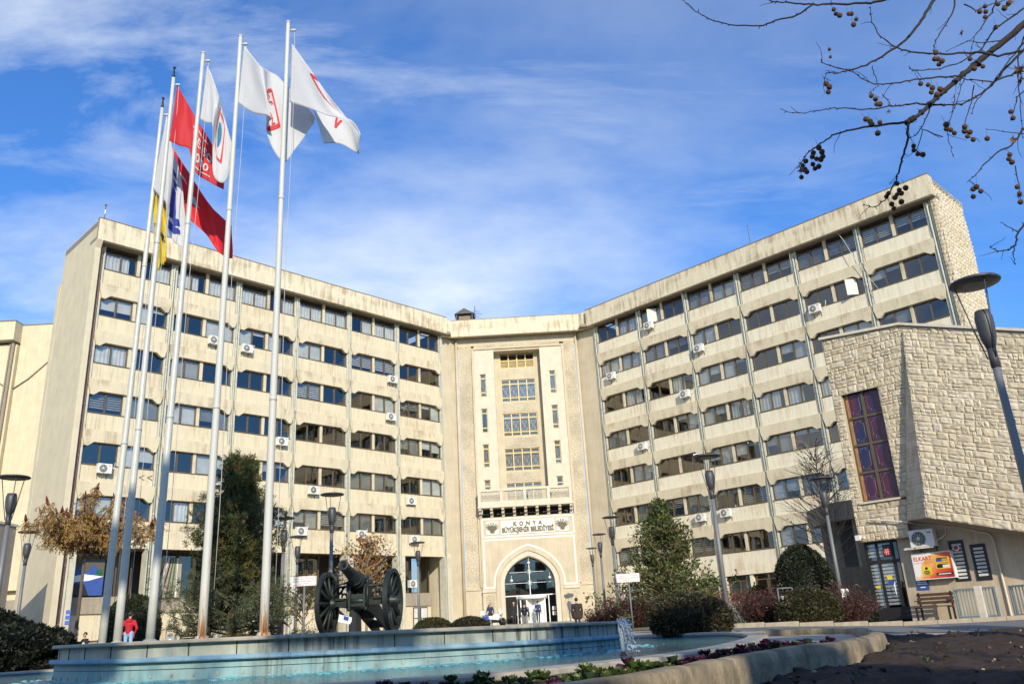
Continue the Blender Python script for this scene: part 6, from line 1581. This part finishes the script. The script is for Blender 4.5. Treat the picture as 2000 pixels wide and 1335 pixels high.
BL = [(735,45),(745,65),(763,72),(805,65),(818,65),(840,90),(828,115),(715,230),(720,265),(700,390),(715,405),(710,428),(910,447),(930,462),(935,485),(950,485),(885,555),(905,565),(912,580),(950,570),(940,620),(1140,390),(1175,395),(1195,410),(1190,430),(1215,440),(1230,415),(1210,245),(1205,275),(1240,285),(1225,300),(1220,275),(1370,275),(1390,320),(1410,300),(1430,310),(1260,580),(1260,600),(1280,605),(1297,620),(1345,590),(1345,610),(1358,635),(1370,615),(1385,650),(1107,680),(1108,700),(1127,717),(1150,720),(1440,30),(1415,55),(1443,55),(1440,80),(1490,128),(1500,20),(1530,40),(1550,15),(665,687),(680,707),(685,728),(675,742),(640,712),(636,730),(655,740),(638,765),(648,785),(665,775),(605,750),(600,790),(610,800),(585,825),(590,770),(1030,855),(1040,885),(1050,900),(1030,905),(1050,940),(1020,920),(1005,950),(1015,970),(990,900),(980,915),(1070,875),(1555,720),(1550,740),(1565,755),(1560,520),(1570,550),(1400,870),(1420,890),(1385,880),(1385,915),(1590,870),(1600,900),(1605,940),(1450,645)]
for i, (x, y) in enumerate(BL):
    o = ball0 if i == 0 else ball0.copy()
    if i: COL.objects.link(o)
    o.location = q_(x, y, 6.15+.1*math.sin(i*1.7)); o.rotation_euler = (rnd.uniform(-.3, .3), rnd.uniform(-.3, .3), rnd.random()*6); s = rnd.uniform(.85, 1.15)*(.62 if x < 760 and 200 < y < 300 else 1); o.scale = (s, s, s)
def maple(mb, c, s, n):
    n = n.normalized(); a = n.orthogonal().normalized(); b = n.cross(a); P = []
    for i in range(20): r = s*((1.0, .42, .62, .34)[i % 4] if i not in (10,) else .2); w = 2*PI*i/20; P.append(c+a*r*math.cos(w)+b*r*math.sin(w)+n*s*.25*math.cos(w*2)*.6)
    mb.add([c]+P, [(0, i+1, (i+1) % 20+1) for i in range(20)])
m = MB()
for x, y, s in ((1600, 330, .075), (1605, 370, .06), (1570, 650, .05), (585, 790, .05), (572, 775, .035), (990, 520, .03), (1330, 150, .045), (1540, 30, .05), (1560, 10, .05), (1600, 910, .04), (1590, 340, .06)): maple(m, q_(x, y, 6.1), s, rv()+Vector((0, -.8, 0)))
m.build('dead_leaves', 'plane_leaf', pt)
# ------------------------------------------------------------------ people
plain('skin', (.45, .26, .18), .6, var=.06); plain('hair', (.02, .016, .013), .6); plain('hair_grey', (.28, .26, .24), .7); plain('shoe', (.02, .017, .015), .5)
for n_, c in (('cloth_black', (.016, .016, .018)), ('leather', (.014, .014, .016)), ('cloth_brown', (.03, .022, .018)), ('cloth_red', (.42, .012, .025)), ('jeans', (.28, .42, .62)), ('cloth_grey', (.20, .19, .18)), ('cloth_navy', (.02, .03, .075)), ('cloth_blue', (.025, .05, .16)), ('coat_taupe', (.13, .095, .085)), ('scarf_red', (.20, .01, .02)), ('cloth_dark', (.03, .03, .035))):
    plain(n_, c, .85 if n_ != 'leather' else .35, var=.2, scale=25)
def capsule(m, a, ra, b, rb):
    a, b = Vector(a), Vector(b); m.tube([a, b], [ra, rb], 12); m.ball(a, ra, 0, 12, 8); m.ball(b, rb, 0, 12, 8)
def hand(m, w, d, up, mi):
    """palm, four bent fingers and a thumb at wrist w, pointing along d"""
    d = d.normalized(); s = d.cross(up); s = s.normalized() if s.length > .01 else Vector((1, 0, 0)); n = s.cross(d)
    m.ball(w+d*.045, (.032, .032, .04), mi, 8, 6)
    for i in range(4):
        b = w+d*.075+s*(-.027+.018*i); L_ = (.062, .072, .068, .052)[i]; m.tube([b, b+d*L_*.5-n*.006, b+d*L_*.8-n*.024, b+d*L_*.85-n*.04], [.0095, .009, .008, .006], 6, mi)
    b = w+d*.03-s*.03; m.tube([b, b-s*.018+d*.025, b-s*.02+d*.055-n*.01], [.011, .01, .007], 6, mi)
def person(loc, rz, label, top, legs, arms=('down', 'down'), seat=False, hair='hair', coat=0, scarf=None, group=None, stride=.0, lean=0, s=1.0, wide=1.0, head_turn=0, hood=None):
    C_ = []                                            # capsules: a, ra, b, rb, material
    mats = ['skin', top, legs, 'shoe', hair]; hipz = .93; sh = 1.43
    if seat: hipz = .50; sh = 1.0
    L_ = Vector((0, -lean, 0)); hip = Vector((0, 0, hipz)); chest = hip+Vector((0, -lean*.7, sh-hipz-.14)); neck = hip+Vector((0, -lean, sh-hipz+.02)); head = neck+Vector((0, -.03-lean*.2, .19))
    w = wide
    for sg in (-1, 1):
        h = hip+Vector((sg*.095, 0, -.02)); f = sg*stride
        if seat: kn = h+Vector((sg*.05, -.43, .02)); an = Vector((kn.x, kn.y-.03, .08))
        else: kn = Vector((sg*.1, -.02-f*.5, .5)); an = Vector((sg*.1, .02-f, .09))
        C_ += [(h, .088*w, kn, .058, 2), (kn, .058, an, .042, 2), (an+Vector((0, .03, -.04)), .042, an+Vector((sg*.02, -.15, -.055)), .034, 3)]
        S = neck+Vector((sg*.19*w, 0, -.06)); k = arms[0 if sg < 0 else 1]
        if k == 'down': E, W = S+Vector((sg*.05, .03, -.29)), S+Vector((sg*.06, -.03, -.54))
        elif k == 'phone': E, W = S+Vector((sg*.1, -.1, -.26)), head+Vector((sg*.11, -.03, -.04))
        elif k == 'front': E, W = S+Vector((sg*.06, -.02, -.28)), S+Vector((-sg*.09, -.27, -.29))
        elif k == 'pocket': E, W = S+Vector((sg*.13, .07, -.26)), S+Vector((sg*.02, -.04, -.46))
        elif k == 'reach': E, W = S+Vector((sg*.06, -.16, -.22)), S+Vector((sg*.0, -.40, -.2))
        else: E, W = S+Vector((sg*.06, -.05, -.27)), S+Vector((-sg*.02, -.25, -.42))
        C_ += [(S, .062*w, E, .05*w, 1), (E, .05*w, W, .036, 1)]
        C_.append((W, .03, W+(W-E).normalized()*.03, .028, 0)); 
        hands = (W, (W-E)); C_.append(('hand', W+(W-E).normalized()*.03, W-E))
    C_ += [(hip+Vector((-.075*w, 0, .03)), .11*w, hip+Vector((.075*w, 0, .03)), .11*w, 2 if not coat else 1), (hip+Vector((0, 0, .08)), .135*w, chest, .155*w, 1), (chest+Vector((-.09*w, 0, 0)), .115*w, chest+Vector((.09*w, 0, 0)), .115*w, 1), (neck+Vector((-.14*w, 0, -.06)), .07, neck+Vector((.14*w, 0, -.06)), .07, 1),
           (neck+Vector((0, 0, -.03)), .055, head+Vector((0, 0, -.06)), .05, 0), (head+Vector((0, .01, .03)), .088, head+Vector((0, -.02, -.05)), .068, 0), (head+Vector((0, -.08, -.02)), .018, head+Vector((0, -.095, -.035)), .016, 0)]
    for sg in (-1, 1): C_.append((head+Vector((sg*.085, .01, .01)), .018, head+Vector((sg*.085, .01, -.025)), .014, 0))
    if coat:
        for a in (-.09, 0, .09): C_.append((hip+Vector((a*w, 0, .05)), .12*w, hip+Vector((a*1.25*w, 0, -coat)), .125*w, 1))
    m = MB()
    for c in C_:
        if c[0] != 'hand': capsule(m, c[0], c[1], c[2], c[3])
    o = m.build('person', mats); md = o.modifiers.new('join', 'REMESH'); md.mode = 'VOXEL'; md.voxel_size = .017; ms = o.modifiers.new('soft', 'SMOOTH'); ms.iterations = 2
    dg = bpy.context.evaluated_depsgraph_get(); dg.update(); me = bpy.data.meshes.new_from_object(o.evaluated_get(dg)); o.modifiers.clear()
    V = [v.co.copy() for v in me.vertices]; Fs = [tuple(p.vertices) for p in me.polygons]; bpy.data.meshes.remove(me); bpy.data.meshes.remove(o.data)
    caps = [c for c in C_ if c[0] != 'hand']; vm = []
    def dist(p, c):
        a, b = c[0], c[2]; d = b-a; t = max(0, min(1, (p-a).dot(d)/max(d.length_squared, 1e-9))); return (p-a-d*t).length-(c[1]+(c[3]-c[1])*t)
    for p in V: vm.append(min(caps, key=lambda c: dist(p, c))[4])
    r = MB()
    for f in Fs: pass
    r.v = [tuple(v) for v in V]; r.f = [list(f) for f in Fs]; r.m = [max(set(vm[i] for i in f), key=[vm[i] for i in f].count) for f in Fs]; r.sm = [True]*len(Fs)
    for c in C_:
        if c[0] == 'hand': hand(r, c[1], c[2], Vector((0, 0, 1)) if abs(c[2].normalized().z) < .8 else Vector((0, 1, 0)), 0)
    for sg in (-1, 1): r.ball(head+Vector((sg*.032, -.088, .012)), .011, 4, 6, 4)
    r.tube([head+Vector((-.025, -.083, -.065)), head+Vector((0, -.09, -.067)), head+Vector((.025, -.083, -.065))], .006, 5, 4)
    p = r.build('person', mats); p.location = loc; p.rotation_euler.z = rz; p.scale = (s, s, s); tag(p, label, 'person', group)
    q = MB()
    if scarf:
        q.ball(head+Vector((0, .025, .02)), (.112, .12, .14), 0, 14, 10); q.tube([head+Vector((0, .03, -.09)), neck+Vector((0, .0, -.05)), neck+Vector((0, -.03, -.14))], [.10, .13, .1], 12); h = q.build('headscarf', scarf, p)
        # leave the face open
        bm = bmesh.new(); bm.from_mesh(h.data); bmesh.ops.delete(bm, geom=[v for v in bm.verts if v.co.y < head.y-.055 and abs(v.co.x) < .08 and -.09 < v.co.z-head.z < .085], context='VERTS'); bm.to_mesh(h.data); bm.free()
    else:
        vs0 = len(q.v); q.ball(head+Vector((0, .022, .042)), (.098, .102, .098), 0, 14, 10, .05); h = q.build('hair', hair, p)
        bm = bmesh.new(); bm.from_mesh(h.data); bmesh.ops.delete(bm, geom=[v for v in bm.verts if v.co.y < head.y-.04 and v.co.z < head.z+.075], context='VERTS'); bm.to_mesh(h.data); bm.free()
    if hood: q = MB(); q.ball(neck+Vector((0, .1, -.02)), (.12, .07, .09), 0, 12, 8); q.build('hood', hood, p)
    return p
def stand(x, y, H=1.72):
    Y = depth_for(x, y, H); p = at(x, y, Y); return Vector((p.x, Y, ground(p.x, Y)))
def put(x, y, Y, z=None): p = at(x, y, Y); return Vector((p.x, Y, ground(p.x, Y) if z is None else z))
person(stand(255, 1196), PI+.1, 'person in a red hooded jacket and light blue jeans seen from behind', 'cloth_red', 'jeans', ('pocket', 'pocket'), hood='cloth_red')
person(stand(549, 1181, 1.62), -1.25+PI, 'person in a taupe coat and dark red headscarf looking at a phone', 'coat_taupe', 'cloth_dark', ('hold', 'hold'), coat=.42, scarf='scarf_red', s=.95)
pw = bpy.context.scene.objects
p0 = put(694, 1168, 24.0); person(p0, -1.9, 'person in a black coat holding up a white paper behind the cannon', 'cloth_black', 'cloth_black', ('reach', 'reach'), hair='hair_grey', coat=.45)
p1 = put(652, 1170, 24.6); person(p1, 1.9, 'person in dark clothes facing the paper, half hidden by the left cannon wheel', 'cloth_black', 'cloth_navy', ('hold', 'down'), hair='hair')
m = MB(); q = put(673, 1203, 23.75); q.z = at(673, 1204, 23.75).z
m.add([Vector((-.22, -.0, .1)), Vector((.2, .02, -.02)), Vector((.17, .06, -.2)), Vector((-.24, .05, -.1))], [(0, 1, 2, 3)]); m.add([Vector((-.02, -.012, .03)), Vector((.12, -.01, -.01)), Vector((.1, .01, -.1)), Vector((-.03, .008, -.06))], [(0, 1, 2, 3)], 1)
o = m.build('paper_sheet', ['paper', 'sign_blue']); o.location = q; md = o.modifiers.new('thick', 'SOLIDIFY'); md.thickness = .004; tag(o, 'open white paper held behind the left cannon wheel', 'paper')
ent = 'people by the entrance'
person(put(1003, 1180, 71.5), .6, 'person in a black coat on the phone, left of the revolving door', 'cloth_black', 'cloth_dark', ('phone', 'down'), coat=.2, group=ent)
L_p = put(1023, 1175, 47); person(L_p, PI+.1, 'person in a black leather jacket and grey trousers walking to the door', 'leather', 'cloth_grey', ('down', 'down'), stride=.12, group=ent, wide=1.1, s=(at(1023, 1175, 47).z-L_p.z)/1.75)
person(put(1050, 1179, 72.0), PI-.2, 'person in a blue jacket walking in through the revolving door', 'cloth_blue', 'cloth_black', ('down', 'down'), stride=.15, group=ent)
B_p = put(1125, 1167, 42); person(B_p, PI-.1, 'broad person in a dark brown coat walking away toward the entrance', 'cloth_brown', 'cloth_dark', ('down', 'down'), coat=.16, stride=.1, group=ent, wide=1.22, s=(at(1125, 1167, 42).z-B_p.z)/1.75)
gd = put(957, 1181, 66.0); person(gd, .3, 'person in a dark blue and white uniform phoning beside the motorcycle', 'cloth_navy', 'cloth_dark', ('phone', 'hold'), group=ent)
# two people on the bench at the left
b = put(157, 1228, 45.0); bn = bench(b+Vector((0, .1, 0)), .0, 1.0, 'dark bench at the left with two seated people')
person(b+Vector((-.42, .0, -.03)), .2, 'seated person in a dark blue suit behind the thin sumac trunk', 'cloth_navy', 'cloth_navy', ('hold', 'hold'), seat=True, lean=.08)
person(b+Vector((.36, .0, -.03)), -.5, 'seated person in a black coat on the bench, turned to the neighbour', 'cloth_black', 'cloth_dark', ('reach', 'hold'), seat=True, lean=.05)
q = put(380, 1232, 44.0); bench(q, -.1, .8, 'empty dark bench between the flagpoles and the pine'); q = put(522, 1228, 33.0); bench(q, .1, .6, 'empty dark bench beside the person with the red headscarf')
# motorcycle
mc = empty('motorcycle', put(966, 1205, 65.5), 1.1, 'white and blue parked motorcycle left of the entrance door', 'motorcycle')
RX = Matrix.Rotation(PI/2, 4, 'Y')
for y in (-.68, .66):
    m = MB(); m.lathe([(.2, -.05), (.3, -.055), (.32, 0), (.3, .055), (.2, .05), (.2, -.05)], (0, y, .32), 20, 0, True, RX); w_ = m.build('wheel', 'black', mc); m = MB(); m.lathe([(.0, -.03), (.2, -.03), (.2, .03), (0, .03)], (0, y, .32), 16, 0, False, RX); m.build('rim', 'bin_steel', w_)
m = MB(); m.prism([(-.55, .75), (-.35, 1.0), (-.1, .95), (.15, .8), (.75, .85), (.85, .75), (.3, .55), (-.1, .4), (-.4, .5)], -.14, .14, lambda a, b, c: (c, a, b)); m.build('body', 'white_metal', mc, True)
m = MB(); m.prism([(-.3, .5), (.2, .55), (.1, .3), (-.25, .3)], -.17, .17, lambda a, b, c: (c, a, b)); m.build('engine', 'cannon_dark', mc, True)
m = MB(); m.box(-.13, .13, .1, .75, .86, .93); m.build('seat', 'black', mc); m = MB()
for s in (-.09, .09): m.tube([(s, -.68, .32), (s, -.45, .95)], .028, 6)
m.tube([(-.36, -.36, 1.08), (-.1, -.46, 1.0), (.1, -.46, 1.0), (.36, -.36, 1.08)], .016, 6); m.build('fork', 'bin_steel', mc)
m = MB(); m.prism([(-.62, .85), (-.5, 1.3), (-.47, 1.3), (-.5, .85)], -.2, .2, lambda a, b, c: (c, a, b)); m.build('windscreen', 'ac_white', mc, True); m = MB(); m.ball((0, -.62, .88), .09, 0, 10, 8); m.build('headlight', 'bin_steel', mc)
m = MB()
for s in (-.28, .28): m.box(s-.1, s+.1, .4, .85, .5, .82)
m.build('pannier', 'sign_blue', mc); m = MB(); m.box(-.2, .2, .78, 1.1, .9, 1.2); m.build('top_case', 'white_metal', mc)
# ------------------------------------------------------------------ sky, sun, settings
SUN_EL, SUN_AZ = math.radians(23), math.radians(13)      # azimuth: to the right of straight behind the camera
sdir = Vector((math.sin(SUN_AZ)*math.cos(SUN_EL), -math.cos(SUN_AZ)*math.cos(SUN_EL), math.sin(SUN_EL)))
sl = bpy.data.lights.new('sun', 'SUN'); sl.energy = 5.0; sl.angle = math.radians(.55); sl.color = (1, .90, .72)
so = bpy.data.objects.new('sun', sl); COL.objects.link(so); so.rotation_euler = sdir.to_track_quat('Z', 'Y').to_euler(); so.location = (20, -40, 60)
w = bpy.data.worlds.new('World'); SC.world = w; w.use_nodes = True; nt = w.node_tree; L = nt.links
bg = nt.nodes['Background']
sky = _n(nt, 'ShaderNodeTexSky', sky_type='NISHITA'); sky.sun_disc = False; sky.sun_elevation = SUN_EL; sky.sun_rotation = PI-SUN_AZ
sky.air_density = 1.0; sky.dust_density = .9; sky.ozone_density = 2.5
bg.inputs[1].default_value = .1
tc = _n(nt, 'ShaderNodeTexCoord'); sx = _n(nt, 'ShaderNodeSeparateXYZ'); L.new(tc.outputs['Generated'], sx.inputs[0])
# clouds lie on a plane high above: project the direction onto it
dz = _n(nt, 'ShaderNodeMath', operation='ADD'); dz.inputs[1].default_value = .18; L.new(sx.outputs[2], dz.inputs[0])
px_ = _n(nt, 'ShaderNodeMath', operation='DIVIDE'); L.new(sx.outputs[0], px_.inputs[0]); L.new(dz.outputs[0], px_.inputs[1])
py_ = _n(nt, 'ShaderNodeMath', operation='DIVIDE'); L.new(sx.outputs[1], py_.inputs[0]); L.new(dz.outputs[0], py_.inputs[1])
cb = _n(nt, 'ShaderNodeCombineXYZ'); L.new(px_.outputs[0], cb.inputs[0]); L.new(py_.outputs[0], cb.inputs[1])
def cloud(rot, sc, scale, det, rough, dist, lo, hi):
    mp = _n(nt, 'ShaderNodeMapping'); mp.inputs['Rotation'].default_value = (0, 0, rot); mp.inputs['Scale'].default_value = sc; mp.inputs['Location'].default_value = (2.3, .7, 0); L.new(cb.outputs[0], mp.inputs[0])
    f = nz(nt, mp.outputs[0], scale, det, rough, dist); r = ramp(nt, [(lo, 0), (hi, 1)]); L.new(f, r.inputs[0]); return r.outputs[0]
c1 = cloud(.45, (1, 2.4, 1), 1.5, 9, .62, .6, .46, .86)        # streaky cirrus
c2 = cloud(.2, (1, 1.5, 1), .8, 7, .58, .2, .42, .66)          # broad banks
# banks gather to the left and towards the horizon
gx = _n(nt, 'ShaderNodeMath', operation='MULTIPLY_ADD'); gx.inputs[1].default_value = -.72; gx.inputs[2].default_value = .86; L.new(px_.outputs[0], gx.inputs[0])
lowm = _n(nt, 'ShaderNodeMapRange'); lowm.inputs['From Min'].default_value = .62; lowm.inputs['From Max'].default_value = .18; lowm.inputs['To Min'].default_value = .35; lowm.inputs['To Max'].default_value = 1.7; L.new(sx.outputs[2], lowm.inputs[0])
cl = _n(nt, 'ShaderNodeMath', operation='MAXIMUM'); L.new(c1, cl.inputs[0]); 
q = _n(nt, 'ShaderNodeMath', operation='MULTIPLY'); L.new(c2, q.inputs[0]); L.new(lowm.outputs[0], q.inputs[1]); L.new(q.outputs[0], cl.inputs[1])
gc = _n(nt, 'ShaderNodeClamp'); L.new(gx.outputs[0], gc.inputs[0])
fc = _n(nt, 'ShaderNodeMath', operation='MULTIPLY'); L.new(cl.outputs[0], fc.inputs[0]); L.new(gc.outputs[0], fc.inputs[1])
f2 = _n(nt, 'ShaderNodeMath', operation='MULTIPLY'); f2.inputs[1].default_value = .95; f2.use_clamp = True; L.new(fc.outputs[0], f2.inputs[0])
tint = mixc(nt, 1.0, sky.outputs[0], (.76, 1.44, 2.3), 'MULTIPLY')
col = mixc(nt, f2.outputs[0], tint, (9.0, 9.9, 10.8))
L.new(col, bg.inputs[0])
SC.view_settings.view_transform = 'Standard'; SC.view_settings.look = 'None'; SC.view_settings.exposure = .03; SC.view_settings.gamma = 1
SC.render.engine = 'CYCLES'; SC.cycles.max_bounces = 6; SC.cycles.transparent_max_bounces = 12; SC.cycles.use_denoising = True
